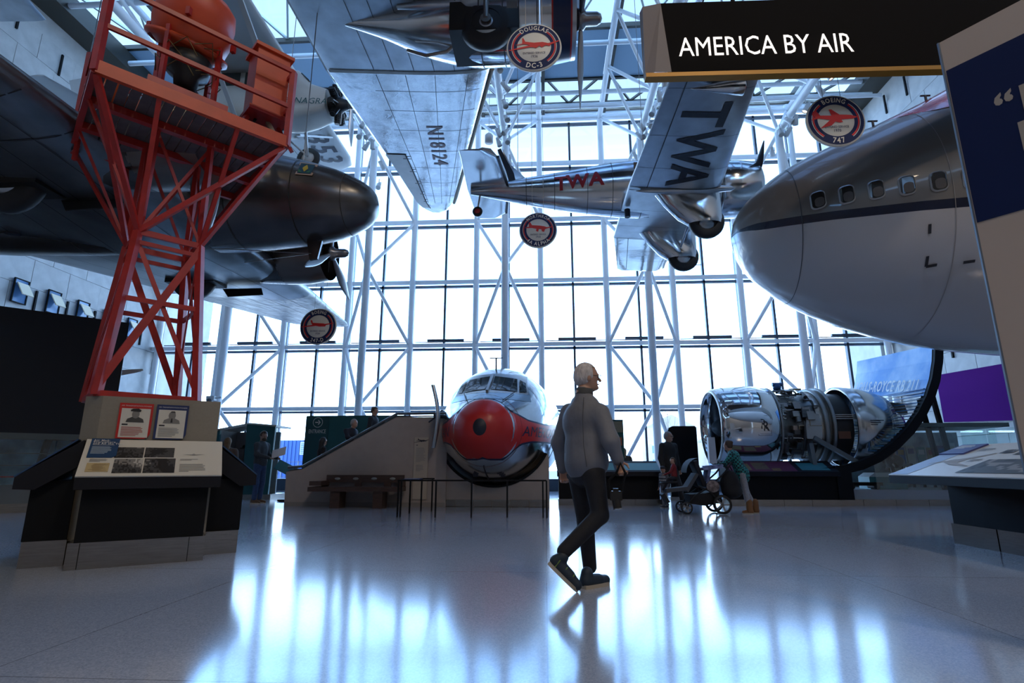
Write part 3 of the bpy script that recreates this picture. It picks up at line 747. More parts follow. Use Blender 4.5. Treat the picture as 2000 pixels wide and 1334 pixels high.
# ---- dark twin engine airliner behind the beacon tower
def b247():
    Y = 8.85
    t = thing('dark_airliner', 'dark grey twin-engine airliner with long blunt nose, behind the red beacon tower', 'airplane', (-6, Y, 5))
    fb = Body((-2.93, Y, 5.52), (1, 0, 0), [(0, .02, .02, -.02), (.06, .22, .22, -.22), (.25, .42, .40, -.40), (.7, .64, .62, -.58), (1.5, .80, .86, -.70), (2.8, .92, 1.15, -.78), (5, .95, 1.25, -.78), (9, .85, 1.15, -.6), (13, .3, .7, .1)], 2.1)
    fb.build('fuselage', M_gun, t, [0, .02, .06, .14, .25, .45, .7, 1.1, 1.5, 2.1, 2.8, 3.8, 5, 7, 9, 11, 13], 36)
    seam_rings(fb, (.5, 1.3, 2.4, 3.4, 4.4, 5.4), t, mat('dark seam', (.03, .03, .03), .6))
    # nose emblem: a small framed picture
    em = MB()
    def q(x0, z0, x1, z1, e, mi):
        em.add([fb.surf(x0, z0, 1, e), fb.surf(x1, z0, 1, e), fb.surf(x1, z1, 1, e), fb.surf(x0, z1, 1, e)], [(0, 1, 2, 3)], mi)
    q(.95, .22, 1.22, .53, .012, 0); q(.975, .25, 1.195, .50, .016, 1)
    def blob(pts, mi, e=.02): em.add([fb.surf(x, z, 1, e) for x, z in pts], [tuple(range(len(pts)))], mi)
    blob([(1.085, .28), (1.13, .36), (1.115, .40), (1.085, .46), (1.055, .40), (1.04, .36)], 2); blob([(1.0, .27), (1.06, .27), (1.0, .33)], 3); blob([(1.12, .27), (1.18, .27), (1.18, .33)], 3)
    em.build('nose_emblem', [mat('emblem frame', (.48, .36, .28), .5), mat('emblem teal', (.01, .06, .10), .5), mat('emblem yellow', (.5, .38, .04), .5), mat('emblem green', (.04, .2, .08), .5)], t)
    for k in range(5): MB().box(fb.surf(4.0 + k * .8, .5, 1, .0), (.45, .03, .4)).build('cabin_window', M_ink, t)
    w = Wing([(0.5, -6.5, .7, 5.68, .09), (.9, -6.4, 1.7, 5.66, .11), (5.0, -5.75, 3.6, 5.18, .15), (Y, -5.45, 5.0, 4.98, .15), (12.6, -5.75, 3.4, 5.16, .15), (17.4, -6.6, 1.85, 5.63, .11), (17.9, -6.75, 1.3, 5.68, .10), (18.1, -7.0, .7, 5.70, .09)])
    MB().loft(w.rings([5.0, 6.9, Y, 10.8, 12.6])).build('wing_centre_section', M_gunwing, t)
    MB().loft(w.rings([12.6, 15, 17.4, 17.9, 18.1])).build('outer_wing', mat('rippled aluminium', (.24, .25, .26), .42, metal=.85, noise=.4, nscale=3, bump=.8, bscale=2.5, stretch=(3, 1, 1)), t)
    MB().loft(w.rings([.5, .9, 3, 5.0])).build('outer_wing', M_gunwing, t)
    for y in (1.5, 2.4, 3.3, 4.2, 5.0, 5.7, 12.6, 13.5, 14.5, 15.5, 16.5): se = MB(); w.chordseam(se, y, .016, .008); se.build('wing_seam', mat('dark seam'), t)
    for fr in (.16, .3, .45, .6, .78): se = MB(); w.span(se, fr, .9, 17.4, .014, .008, 40); se.build('wing_seam', mat('dark seam'), t)
    for x, y in ((-8.8, 5.2), (-8.2, 4.4), (-9.2, 6.2), (-7.9, 5.6), (-8.6, 7.4), (-9.3, 8.2)): p = w.under(x, y, .02); vn = MB(); vn.prism([(0, 0), (.26, .05), (.2, .16), (.02, .13)], p, (1, 0, 0), (0, 1, 0), -.03); vn.build('drain_plate', M_ink, t)
    for y in (6.75, 10.95):
        Z = 5.48
        nb = Body((-4.72, y, Z), (1, 0, 0), [(0, .60, .60, -.60), (.35, .66, .66, -.66), (.9, .66, .64, -.66), (1.6, .58, .46, -.62), (2.6, .46, .2, -.62), (3.6, .3, -.1, -.5), (4.3, .08, -.25, -.42)])
        nb.build('nacelle', M_gun, t, stations(.85, 4.3, 14), 26)
        nb.build('cowling', mat('bronze grey metal', (.20, .17, .15), .3, metal=.9), t, [-.06, 0, .1, .35, .6, .88], 30, caps=False)
        MB().lathe([(0, 0), (0, .6)], (-5.3, y, Z), (1, 0, 0), 20).build('firewall', M_engblk, t)
        radial(t, (-5.1, y, Z), (1, 0, 0), .55, 9)
        propeller(t, (-4.62, y, Z), (1, 0, 0), 1.42, 3, math.radians(92) if y > 8 else math.radians(150), .12, .4, chord=.22)
        MB().box((-7.6, y, 4.86), (1.1, .5, .1)).build('wheel_well', M_engblk, t)
        wheel(t, (-7.65, y, 4.98), .50, .3, name='main_wheel')
        dr = MB(); dr.prism([(0, 0), (.9, .0), (1.0, -.2), (.2, -.24)], (-7.2, y + .35, 4.82), (1, 0, 0), (0, .5, 1), .02); dr.build('gear_door', M_engblk, t)
    MB().prism([(0, 0), (.28, 0), (.22, -.34), (.08, -.36)], (-4.2, Y, 4.86), (1, 0, 0), (0, 0, 1), -.05).build('antenna_mast', M_gun, t)
    an = MB(); an.pipe([(-4.1, Y, 4.62), (-5.6, Y - .1, 4.7), (-7.5, Y, 4.78)], .008, 5); an.pipe([(-4.1, Y, 4.62), (-6.5, Y + 1.2, 4.9)], .008, 5); an.build('antenna_wire', M_hub, t)
    MB().loft(Wing([(6.2, -14.6, .7, 6.1, .1), (Y, -13.9, 1.6, 6.1, .1), (11.5, -14.6, .7, 6.1, .1)]).rings()).build('tailplane', M_gunwing, t)
    MB().prism([(0, 0), (1.7, 0), (.3, 1.7), (-.4, 1.7)], (-15.6, Y + .05, 6.15), (1, 0, 0), (0, 0, 1), .1).build('fin', M_gun, t)
    for x in (-4.4, -9): MB().tube((x, Y, 6.4), (x, Y, 15.5), .01, 5).build('suspension_cable', M_hub, t)
b247()

# ---- white high-wing monoplane above the dark airliner
def fc2():
    Y = 13.4
    t = thing('high_wing_plane', 'white high-wing monoplane lettered PANAGRA with exposed black radial engine', 'airplane', (-8, Y, 10))
    w = Wing([(8.2, -7.4, 1.7, 12.05, .10), (8.7, -7.0, 2.5, 12.03, .11), (Y, -7.0, 2.75, 12.0, .12), (17.6, -7.0, 2.6, 12.02, .11), (18.2, -7.15, 2.2, 12.03, .10), (18.45, -7.5, 1.4, 12.04, .09)])
    MB().loft(w.rings()).build('wing', M_cream2, t)
    for a, b, c_ in ((8.8, 11.6, 11.6), (15.2, 17.9, 15.2)): se = MB(); w.span(se, .7, a, b, .02); w.chordseam(se, c_, .02, .008, 0, .7, .99); se.build('aileron_gap', M_seam, t)
    lt = MB()
    for k, ch in enumerate('6853'):
        vs, fs = text_cut(ch, 1.2, 'CENTER', 0, .9, .02, .3)
        lt.add([w.under(-7.75 + y, 15.62 + .66 * k + x, .014) for x, y in vs], fs)
    lt.build('registration_number', M_ink, t)
    sec = lambda x, hw, zt, zb: [Vector((x, Y + hw * math.copysign(abs(math.cos(a)) ** .45, math.cos(a)), (zt + zb) / 2 + (zt - zb) / 2 * math.copysign(abs(math.sin(a)) ** .45, math.sin(a)))) for a in [2 * math.pi * i / 28 for i in range(28)]]
    MB().loft([sec(-6.02, .40, 11.36, 10.66), sec(-6.45, .5, 11.5, 10.5), sec(-6.85, .55, 11.95, 10.4), (sec(-9.4, .55, 11.95, 10.4)), sec(-10.6, .45, 11.6, 10.55), sec(-13.2, .12, 11.3, 10.85)]).build('fuselage', M_cream, t)
    st = MB()
    for sg in (-1, 1): st.beam((-7.1, Y + sg * .565, 11.2), (-12.8, Y + sg * .2, 11.15), .02, .16)
    st.build('stripe', M_teal, t)
    cg = mat('cabin glass', (.04, .05, .05), .1)
    for sg in (-1, 1):
        for x0, x1 in ((-6.98, -7.5), (-7.65, -8.3), (-8.45, -9.1)): MB().box(((x0 + x1) / 2, Y + sg * .555, 11.58), (x0 - x1, .02, .40)).build('cabin_window', cg, t)
    MB().prism([(-.45, 0), (.45, 0), (.42, .36), (-.42, .36)], (-6.52, Y, 11.53), (0, 1, 0), (-.42, 0, .45), .03).build('windscreen', cg, t)
    lt = MB(); text_on(lt, 'PANAGRA', (-6.52, Y - .545, 10.80), (1, 0.12, 0), (0, 0, 1), .26, 0, 'CENTER', 1.0, .2); lt.build('nose_lettering', M_teal, t)
    radial(t, (-5.82, Y, 11.02), (1, 0, 0), .58, 9)
    propeller(t, (-5.42, Y, 11.02), (1, 0, 0), 1.2, 2, math.radians(-78), .1, .22, mat('bare propeller', (.5, .5, .5), .3, metal=.8), None, .2)
    for sg in (-1, 1):
        s_ = MB(); s_.beam((-7.15, Y + sg * .5, 10.45), (-7.2, Y + sg * 2.9, 11.95), .14, .05); s_.beam((-8.5, Y + sg * .5, 10.45), (-8.4, Y + sg * 2.9, 11.95), .12, .05)
        s_.build('wing_strut', M_cream2, t)
        g = MB(); g.beam((-6.9, Y + sg * .45, 10.55), (-6.98, Y + sg * .85, 9.98), .07, .12); g.tube((-7.6, Y + sg * .4, 10.45), (-6.98, Y + sg * .9, 9.98), .03); g.build('landing_gear', M_cream2, t)
        wheel(t, (-6.98, Y + sg * .95, 9.93), .36, .15, name='main_wheel', hub_m=M_cream2)
    MB().loft(Wing([(12.0, -13.4, .5, 11.25, .1), (Y, -12.9, 1.1, 11.25, .1), (14.8, -13.4, .5, 11.25, .1)]).rings()).build('tailplane', M_cream2, t)
    MB().prism([(0, 0), (1.0, 0), (.2, 1.1), (-.4, 1.0)], (-13.7, Y + .04, 11.2), (1, 0, 0), (0, 0, 1), .08).build('fin', M_cream2, t)
    for x in (-7.3, -9.3): MB().tube((x, Y, 12.1), (x, Y, 15.5), .012, 5).build('suspension_cable', M_hub, t)
fc2()
# ---- jumbo jet nose on the far side of the hall
M_747t = mat('warm grey paint', (.15, .14, .13), .28, coat=.4)
M_747b = mat('pearl grey paint', (.44, .43, .44), .22, coat=.5)
M_747s = mat('dark navy stripe', (.006, .010, .03), .25)
JN = CAM + (Vector((4.5, 12.4, 6.22)) - CAM) * .8; JD = Vector((-.985, .17, 0))
JB = Body(JN, JD, [(0, .03, .03, -.03), (.06, .36, .34, -.38), (.25, .72, .68, -.80), (.6, 1.12, 1.02, -1.20), (1.2, 1.6, 1.44, -1.68), (2.2, 2.12, 1.84, -2.22), (3.6, 2.6, 2.36, -2.72), (5.2, 2.9, 3.1, -3.02), (7.5, 3.05, 4.0, -3.18), (12.5, 3.05, 4.2, -3.2)], 2.05, .8)
def jumbo():
    t = thing('jumbo_jet_nose', 'nose section of a huge jet airliner, grey above and pale below a navy stripe', 'airplane', tuple(JN + Vector((3, -.5, -3))))
    B = JB
    zs_ = lambda s: float(np.interp(s, [0, .25, .5, 1.05, 2.15, 3.45, 6, 10], [.02, -.08, -.18, -.33, -.53, -.71, -1.0, -1.4]))
    th = [math.pi * 2 * i / 72 for i in range(72)]
    xs_ = [0, .015, .06, .12, .25, .4, .6, .85, 1.2, 1.6, 2.2, 2.9, 3.6, 4.4, 5.2, 6.3, 7.5, 9.4, 12.5]
    # hull in bands that follow the stripe, on both sides
    for nm, m, lo, hi in (('upper_hull', M_747t, 'st+', 'top'), ('stripe', M_747s, 'st-', 'st+'), ('lower_hull', M_747b, 'bot', 'st-')):
        for side in (-1, 1):
            mb = MB(); R = []
            for s in xs_:
                w_, tp, bt = B.par(s); hw = .085 * min(1, s / .5 + .15)
                z = {'st+': zs_(s) + hw, 'st-': zs_(s) - hw}
                a = math.pi / 2 if hi == 'top' else (B.th_at(s, z[hi], 1))
                b_ = -math.pi / 2 if lo == 'bot' else (B.th_at(s, z[lo], 1))
                n = 4 if nm == 'stripe' else 18
                ang = [b_ + (a - b_) * i / n for i in range(n + 1)]
                if side < 0: ang = [math.pi - q for q in ang]
                R.append([B.pos(s, q) for q in ang])
            if side < 0: R = [r[::-1] for r in R]
            mb.loft(R, caps=False, closed=False)
            mb.build(nm, m, t)
    j = MB(); B.ring(j, 1.12, .012, .006, 80); j.build('radome_joint', M_seam, t)
    j = MB(); B.ring(j, 3.35, .010, .006, 80); j.build('hull_joint', mat('faint seam', (.25, .24, .24), .5), t)
    # rounded cabin windows with rims
    gm = mat('cabin window glass', (.03, .03, .03), .08)
    rim = mat('window rim', (.36, .35, .34), .3, metal=.6)
    def rr(cx, cz, w, h, r, n=5):
        P = []
        for qx, qz, a0 in ((1, 1, 0), (-1, 1, 90), (-1, -1, 180), (1, -1, 270)):
            for i in range(n + 1):
                a = math.radians(a0 + 90 * i / n); P.append((cx + qx * (w / 2 - r) + r * math.cos(a), cz + qz * (h / 2 - r) + r * math.sin(a)))
        return P
    for k in range(7):
        s = 1.40 + .44 * k; z = -.03 - .12 * (s - 1.4)
        o_ = rr(s, z, .25, .40, .09); i_ = rr(s, z, .21, .345, .075); n = len(o_)
        pane = MB().add([B.surf(x, y, -1, .012) for x, y in i_], [tuple(range(n))]).build('cabin_window', gm, t)
        v = [B.surf(x, y, -1, .012) for x, y in o_] + [B.surf(x, y, -1, .03) for x, y in i_]
        MB().add(v, [(i, (i + 1) % n, n + (i + 1) % n, n + i) for i in range(n)], 0).build('window_rim', rim, pane)
        sh = rr(s + .02, z - .05, .15, .20, .06)
        MB().add([B.surf(x, y, -1, .016) for x, y in sh], [tuple(range(len(sh)))]).build('window_blind', mat('cabin interior', (.10, .09, .085), .6), pane)
    # corner marks of a service panel
    def ln(x0, z0, x1, z1, w=.022):
        a = 'h' if abs(z1 - z0) < abs(x1 - x0) else 'v'
        c = [(x0, z0 - w), (x1, z0 - w), (x1, z0 + w), (x0, z0 + w)] if a == 'h' else [(x0 - w, z0), (x0 + w, z0), (x0 + w, z1), (x0 - w, z1)]
        mk = MB(); mk.add([B.surf(x, z, -1, .01) for x, z in c], [(0, 1, 2, 3)]); mk.build('service_mark', M_ink, t)
    ln(2.99, -1.14, 2.99, -.98); ln(2.99, -1.66, 2.99, -1.5); ln(2.99, -1.66, 3.14, -1.66); ln(3.5, -1.69, 3.66, -1.69)
    # red band of the roof line behind the upper deck
    rb = MB(); R = []
    for s in stations(2.8, 12.4, 24):
        w_, tp, bt = B.par(s); z0 = max(tp * (1 - .44 * min(1, (s - 2.6) / 1.2)), zs_(s) + .3); a0 = B.th_at(s, z0, -1)
        R.append([B.pos(s, a0 + (math.pi / 2 - a0) * i / 8, .012) for i in range(9)])
    rb.loft(R, caps=False, closed=False); rb.build('red_roof_band', mat('glossy red paint', (.42, .02, .03), .2, coat=.6), t)
    rb = MB(); R = []
    for s in stations(5.6, 12.4, 8):
        a0 = B.th_at(s, -2.55, -1); R.append([B.pos(s, a0 + (3 * math.pi / 2 - a0) * i / 5, .012) for i in range(6)])
    rb.loft(R, caps=False, closed=False); rb.build('red_keel_band', mat('glossy red paint'), t)
    for s in (2.9, 3.9):
        a = MB(); p = B.pos(s, math.radians(115)); a.tube(p, p + Vector((0, 0, .1)), .02); a.tube(p + Vector((-.08, 0, .1)), p + Vector((.08, 0, .1)), .015); a.build('pitot_probe', M_ink, t)
jumbo()

# ---- propliner nose standing on the floor, seen head on
def prop_nose():
    N = Vector((-1.40, 11.75, 1.76)); ax = (Vector((-1.40, 11.75, 0)) - Vector((-1.18, 14.0, 0))).normalized()
    t = thing('propliner_nose', 'polished airliner nose with red paint, facing the visitor behind a low rail', 'airplane', (-1.25, 13.5, 0.3))
    B = Body(N, ax, [(0, .03, .04, -.04), (.03, .20, .21, -.21), (.12, .38, .38, -.38), (.35, .62, .60, -.62), (.75, .92, .84, -.92), (1.2, 1.16, 1.10, -1.10), (1.7, 1.32, 1.48, -1.22), (2.3, 1.42, 1.68, -1.30), (3.2, 1.46, 1.72, -1.34), (5.0, 1.46, 1.72, -1.34)], 2.0)
    xs_ = nose_st(14, 2.4) + stations(2.6, 5.0, 8)
    B.build('fuselage', M_alu, t, xs_, 64)
    upx = lambda x: float(np.interp(x, [0, .3, .6, .95, 1.2, 1.5], [.66, .55, .36, .17, .12, .10]))
    lox = lambda x: float(np.interp(x, [0, .45, .62, .8, 1.0, 1.5], [-.66, -.66, -.5, -.33, -.27, -.25]))
    def edge(s, fn, sg, d=0.):
        """angle at which the ring at s leaves the painted field, going up (sg 1) or down (sg -1)"""
        g = lambda th: (lambda P: ((P - B.o).z - (fn(abs((P - B.o).dot(B.r))) + d)) * sg)(B.pos(s, th))
        a, b = (.0, math.pi / 2 * sg)
        if g(b) < 0: return b
        for _ in range(24):
            m_ = (a + b) / 2
            if g(m_) < 0: a = m_
            else: b = m_
        return b
    def band(name, m, f0, f1, e, s0=0.):
        for side in (-1, 1):
            R = []
            for s in [q for q in nose_st(40, 2.4) + stations(2.5, 4.9, 8) if q >= s0]:
                a, b = f0(s), f1(s); n = 20
                ang = [a + (b - a) * i / n for i in range(n + 1)]
                if side < 0: ang = [math.pi - q for q in ang][::-1]
                R.append([B.pos(s, q, e) for q in ang])
            MB().loft(R, caps=False, closed=False).build(name, m, t)
    band('red_paint', M_red, lambda s: edge(s, lox, -1), lambda s: edge(s, upx, 1), .006)
    band('navy_line', M_navy, lambda s: edge(s, upx, 1), lambda s: edge(s, upx, 1, .035), .008, .3)
    band('navy_line', M_navy, lambda s: edge(s, lox, -1, -.035), lambda s: edge(s, lox, -1), .008, .3)
    mb = MB(); cap = Body(N + ax * .03, ax, [(0, .02, .02, -.02), (.03, .12, .14, -.14), (.09, .20, .235, -.235), (.16, .225, .27, -.27), (.24, .22, .26, -.26)], 2.0)
    cap.build('radome_tip', M_ink, t, [0, .01, .03, .06, .09, .16, .24], 28)
    # windscreen: stepped frame with four panes
    wm = mat('windscreen glass', (.02, .03, .035), .06); fm = mat('windscreen frame', (.45, .46, .46), .3, metal=.8)
    def sp(x, z, e):
        lo_, hi_ = 0.1, 3.0                                     # march back along the axis to the hull
        for _ in range(30):
            md = (lo_ + hi_) / 2; w_, tp, bt = B.par(md); zc = (tp + bt) / 2; hh = (tp - bt) / 2
            if (x / w_) ** 2 + ((z - zc) / hh) ** 2 > 1: lo_ = md
            else: hi_ = md
        return B.o - B.d * (hi_ - e) + B.r * x + B.u * z
    def patch(pts, e, n=6):
        mb = MB(); (a, b, c, d) = pts; G = []
        for j in range(n + 1):
            v = j / n; row = []
            for i in range(n + 1):
                u = i / n
                x = (a[0] * (1 - u) + b[0] * u) * (1 - v) + (d[0] * (1 - u) + c[0] * u) * v
                z = (a[1] * (1 - u) + b[1] * u) * (1 - v) + (d[1] * (1 - u) + c[1] * u) * v
                row.append(sp(x, z, e))
            G.append(row)
        mb.loft(G, caps=False, closed=False); return mb
    patch([(-.90, .84), (.90, .84), (.78, 1.40), (-.78, 1.40)], .02, 14).build('windscreen_frame', fm, t)
    for sg in (-1, 1):
        patch([(sg * .06, .94), (sg * .66, .90), (sg * .60, 1.26), (sg * .06, 1.33)], .05).build('windscreen_pane', wm, t)
        patch([(sg * .71, .90), (sg * .86, .90), (sg * .80, 1.16), (sg * .66, 1.24)], .05).build('windscreen_pane', wm, t)
    mp = MB(); mp.beam(sp(0, .88, .06), sp(0, 1.38, .06), .06, .05); mp.build('windscreen_post', fm, t)
    gl = MB(); patch([(-.98, .66), (.98, .66), (.90, .86), (-.90, .86)], .015, 12).build('glare_shield', mat('pale blue metal', (.34, .44, .52), .25, metal=.8), t)
    for sg in (-1, 1):
        wp = MB(); wp.tube(sp(sg * .62, .88, .1), sp(sg * .42, .62, .08), .012); wp.build('wiper', M_ink, t)
    lt = MB()
    vs, fs = text_cut('AMERICAN', .36, 'LEFT', .2, .92, .0, .05); W = max(x for x, y in vs)
    lt.add([B.surf(.62 + x, -.07 + y * .9, -1, .014) for x, y in vs], fs)
    lt.build('name_lettering', M_navy, t)
    lt = MB(); lt.add([B.surf(.62 + (W - x), -.07 + y * .9, 1, .014) for x, y in vs], fs); lt.build('name_lettering', M_navy, t)
    sm = MB(); B.ring(sm, .62, .008, .008, 80); sm.build('radome_joint', mat('dark red seam', (.12, .01, .01), .6), t)
    for x in (1.55, 2.3, 3.1): sm = MB(); B.ring(sm, x, .012, .006, 80); sm.build('hull_seam', M_seam, t)
    kl = MB(); kl.pipe([B.pos(s, -math.pi / 2 + .03, .012) for s in stations(.6, 2.6, 10)], .014); kl.build('keel_seam', M_ink, t)
    for sg in (-1, 1):
        for k in range(3):
            v = MB(); v.box(B.surf(.95 + .1 * k, -.98 - .03 * k, sg, .01), (.12, .02, .03)); v.build('air_vent', M_ink, t)
    # open door ring seen edge-on and a mast on the roof
    rg = MB(); B.ring(rg, 2.5, .12, .05, 72, math.pi * 1.02, math.pi * 1.98); rg.build('cradle_ring', M_black, t)
    an = MB(); p = B.pos(1.9, math.pi / 2); an.tube(p, p + Vector((0, 0, .30)), .02); an.beam(p + Vector((-.17, 0, .30)), p + Vector((.17, 0, .30)), .025, .02); an.build('roof_antenna', M_ink, t)
    # propeller blade and brackets at the left flank
    bl = MB(); R = []
    for i in range(9):
        u = i / 8; c = Vector((-2.62 + .12 * math.sin(u * 3.14) - .06 * u, 12.9, 1.35 + 1.5 * u)); w_ = .09 * (math.sin(math.pi * (.1 + .85 * u)) + .2)
        R.append([c + Vector((.05 * math.cos(a), w_ * math.sin(a), 0)) for a in [2 * math.pi * k / 10 for k in range(10)]])
    bl.loft(R); bl.build('open_hatch', M_alu2, t)
    br = MB(); br.tube((-2.6, 12.9, 2.1), (-2.35, 13.2, 2.1), .05); br.tube((-2.75, 12.9, 1.95), (-2.55, 12.9, 2.1), .02); br.build('hatch_hinge', M_ink, t)
    # cradle below
prop_nose()
# ---------------------------------------------------------------- red beacon tower on its plinth
M_tower = mat('beacon red paint', (.42, .022, .016), .38, noise=.2, nscale=6)
M_torange = mat('beacon orange red', (.62, .075, .02), .4, noise=.1, nscale=4)
M_beige = mat('beige panel', (.27, .24, .19), .7, noise=.04, nscale=40)
M_deck = mat('grey deck board', (.12, .105, .11), .7, noise=.2, nscale=6)
M_char = mat('charcoal laminate', (.012, .013, .018), .55, spec=.2)
M_panel = mat('cream graphic panel', (.70, .67, .58), .4)
M_ptext = mat('print grey', (.30, .29, .27), .6)
M_pblue = mat('print blue', (.012, .055, .14), .5)
M_ph = [mat('photo black', (.015, .015, .015), .5), mat('photo dark', (.06, .06, .058), .5), mat('photo mid', (.22, .21, .19), .5), mat('photo light', (.50, .48, .43), .5)]

def lines(mb, o, u, v, x0, y0, w, h, n, mi=0, rnd=None, fill=.5, lift=.004):
    """rows of small print"""
    rnd = rnd or random.Random(3)
    for i in range(n):
        y = y0 - (i + 1) * h / n
        rect_on(mb, o, u, v, x0, y + h / n * (.5 - fill / 2), x0 + w * (rnd.uniform(.75, 1) if i < n - 1 else rnd.uniform(.3, .7)), y + h / n * (.5 + fill / 2), mi, lift)
def photo(mb, o, u, v, x0, y0, w, h, seed, base=0, nx=18, ny=10, lift=.005):
    """a printed black and white photograph, coarse tones"""
    r = random.Random(seed); g = np.zeros((ny, nx)); ph = [(r.uniform(0, nx), r.uniform(0, ny), r.uniform(1, 4), r.uniform(-1.2, 1.2)) for _ in range(16)]
    for j in range(ny):
        for i in range(nx):
            g[j, i] = 1.1 + (j / ny) * .8 + sum(a * math.exp(-((i - x) ** 2 + ((j - y) * 1.4) ** 2) / (2 * s * s)) for x, y, s, a in ph) + r.uniform(-.5, .5)
    uu = Vector(u).normalized(); vv = Vector(v).normalized(); oo = Vector(o) + uu * x0 + vv * y0 + uu.cross(vv) * lift
    grid_quad(mb, oo, u, v, w, h, nx, ny, lambda i, j: base + int(max(0, min(3, g[j, i]))))

TC = Vector((-4.70, 6.07, 0)); TA = Vector((.682, .731, 0)); TB = Vector((-.731, .682, 0))
def tl(u, v, z): return TC + TA * u + TB * v + Vector((0, 0, z))
CN = [(-1, -1), (1, -1), (1, 1), (-1, 1)]                     # near, right, back, left corner
def tower():
    t = thing('beacon_tower', 'red lattice airway beacon tower with slatted platform, standing on a beige plinth', 'tower', tuple(TC + Vector((0, 0, 1.66))))
    hs = lambda z: .47 + (.325 - .47) * (z - 1.66) / (3.6 - 1.66)
    z0, zb, zw, zp = 1.67, 2.78, 3.6, 5.0
    for (a, b) in CN:
        MB().beam(tl(a * hs(z0), b * hs(z0), z0), tl(a * hs(zw), b * hs(zw), zw), .075, .075).build('leg', M_tower, t)
        MB().beam(tl(a * .32, b * .32, zw), tl(a * .30, b * .30, zp), .06, .06).build('upper_leg', M_tower, t)
    for i in range(4):
        a, b = CN[i], CN[(i + 1) % 4]
        P = lambda c, z: tl(c[0] * hs(z), c[1] * hs(z), z)
        MB().beam(P(a, z0 + .02), P(b, z0 + .02), .06, .06).build('base_rail', M_tower, t)
        MB().beam(P(a, zb), P(b, zb), .03, .055).build('belt', M_tower, t)
        MB().beam(P(a, zw), P(b, zw), .04, .07).build('belt', M_tower, t)
        MB().beam(P(a, zw - .13), P(b, zw - .13), .03, .05).build('belt', M_tower, t)
        n_ = (tl(*a, 0) + tl(*b, 0)) / 2 - tl(0, 0, 0); n_.normalize()
        for c, d in ((a, b), (b, a)):
            off = n_ * (.02 if c is a else -.02)
            p, q = P(c, z0 + .1) + off, P(d, zw - .08) + off
            MB().beam(p, q, .05, .012, up=n_).build('brace', M_tower, t)
            if c is a: MB().beam(p + Vector((0, 0, .09)), q + Vector((0, 0, .09)), .035, .012, up=n_).build('brace', M_tower, t)
            MB().beam(P(c, zw), tl(d[0] * .30, d[1] * .30, zp - .05), .035, .02, up=n_).build('upper_brace', M_tower, t)
        # knee struts flaring to the platform
        for c, o in ((a, b), (b, a)):
            for f, w in ((1.0, .06), (.42, .05)):
                e = [c[k] * (1 - (1 - f) / 2) + o[k] * (1 - f) / 2 for k in (0, 1)]
                if f == 1.0 and c is b: continue
                MB().beam(P(c, zw), tl(e[0] * .98, e[1] * .98, zp - .04), w, w * .6).build('knee_strut', M_tower, t)
        e = [b[0] * .98, b[1] * .98]
        if i in (0, 3): 
            MB().beam(P(a, zw), tl(*e, zp - .05), .05, .06).build('knee_strut', M_tower, t)
    # platform
    for i in range(4):
        a, b = CN[i], CN[(i + 1) % 4]
        MB().beam(tl(*a, zp + .03), tl(*b, zp + .03), .06, .15).build('platform_beam', M_torange if i == 0 else M_tower, t)
    for v in (-.33, .33): MB().beam(tl(-1, v, zp), tl(1, v, zp), .09, .09).build('joist', M_tower, t)
    n = 18
    bm_ = MB().box((0, 0, 0), (2.0 / n - .012, 1.94, .03)).mesh('deck_board', M_deck)
    R3 = Matrix(((TA.x, TB.x, 0, 0), (TA.y, TB.y, 0, 0), (0, 0, 1, 0), (0, 0, 0, 1)))
    for i in range(n):
        u = -1 + 2.0 / n * (i + .5) + (.008 if i in (2, 3, 4) else 0)
        loc = TA * u + Vector((0, 0, zp + .07 - 1.66))
        inst(bm_, 'deck_board', t, M=Matrix.Translation(loc) @ R3)
    # railing
    zr = zp + 1.08
    for i, (a, b) in enumerate(CN):
        MB().beam(tl(a, b, zp - .02), tl(a, b, zr + (.0 if i == 1 else .35)), .07, .07).build('rail_post', M_tower, t)
    for i in range(4):
        a, b = CN[i], CN[(i + 1) % 4]
        for z in (zp + .55, zr): MB().beam(tl(*a, z), tl(*b, z), .035, .055).build('guard_rail', M_tower, t)
    # ladder of rungs at the left corner
    for k in range(7):
        MB().beam(tl(-1.0, .95, zp - .1 + .2 * k), tl(-.95, .7, zp - .1 + .2 * k), .025, .025).build('ladder_rung', M_tower, t)
    MB().beam(tl(-.97, .70, zp - .3), tl(-.97, .70, zr + .4), .04, .04).build('ladder_rail', M_tower, t)
    # beacon: drum, dark turntable, feet
    bx, by = -.12, -.55
    c = tl(bx, by, 6.42)
    dr = MB(); dr.lathe([(-.40, 0), (-.40, .30), (-.33, .40), (-.12, .445), (.12, .445), (.28, .41), (.38, .30), (.43, .12), (.44, 0)], c, (.35, -.25, .90), 36)
    dr.build('beacon_drum', M_torange, t)
    rg = MB(); rg.lathe([(-.36, .42), (-.33, .47), (-.29, .47), (-.27, .43)], c, (.35, -.25, .90), 36); rg.build('drum_flange', M_torange, t)
    for k in range(4):
        a = k * 1.57 + .5; MB().box(c + Vector((.46 * math.cos(a), .46 * math.sin(a), -.2)), (.05, .05, .1)).build('drum_clip', M_tower, t)
    lm = MB(); lm.lathe([(-.34, .0), (-.34, .12), (-.2, .14), (-.12, .24), (.05, .26), (.12, .16), (.3, .14), (.3, 0)], tl(bx, by, 5.82), (0, 0, 1), 20); lm.build('lamp_mechanism', M_engblk, t)
    g = MB()
    r = random.Random(5)
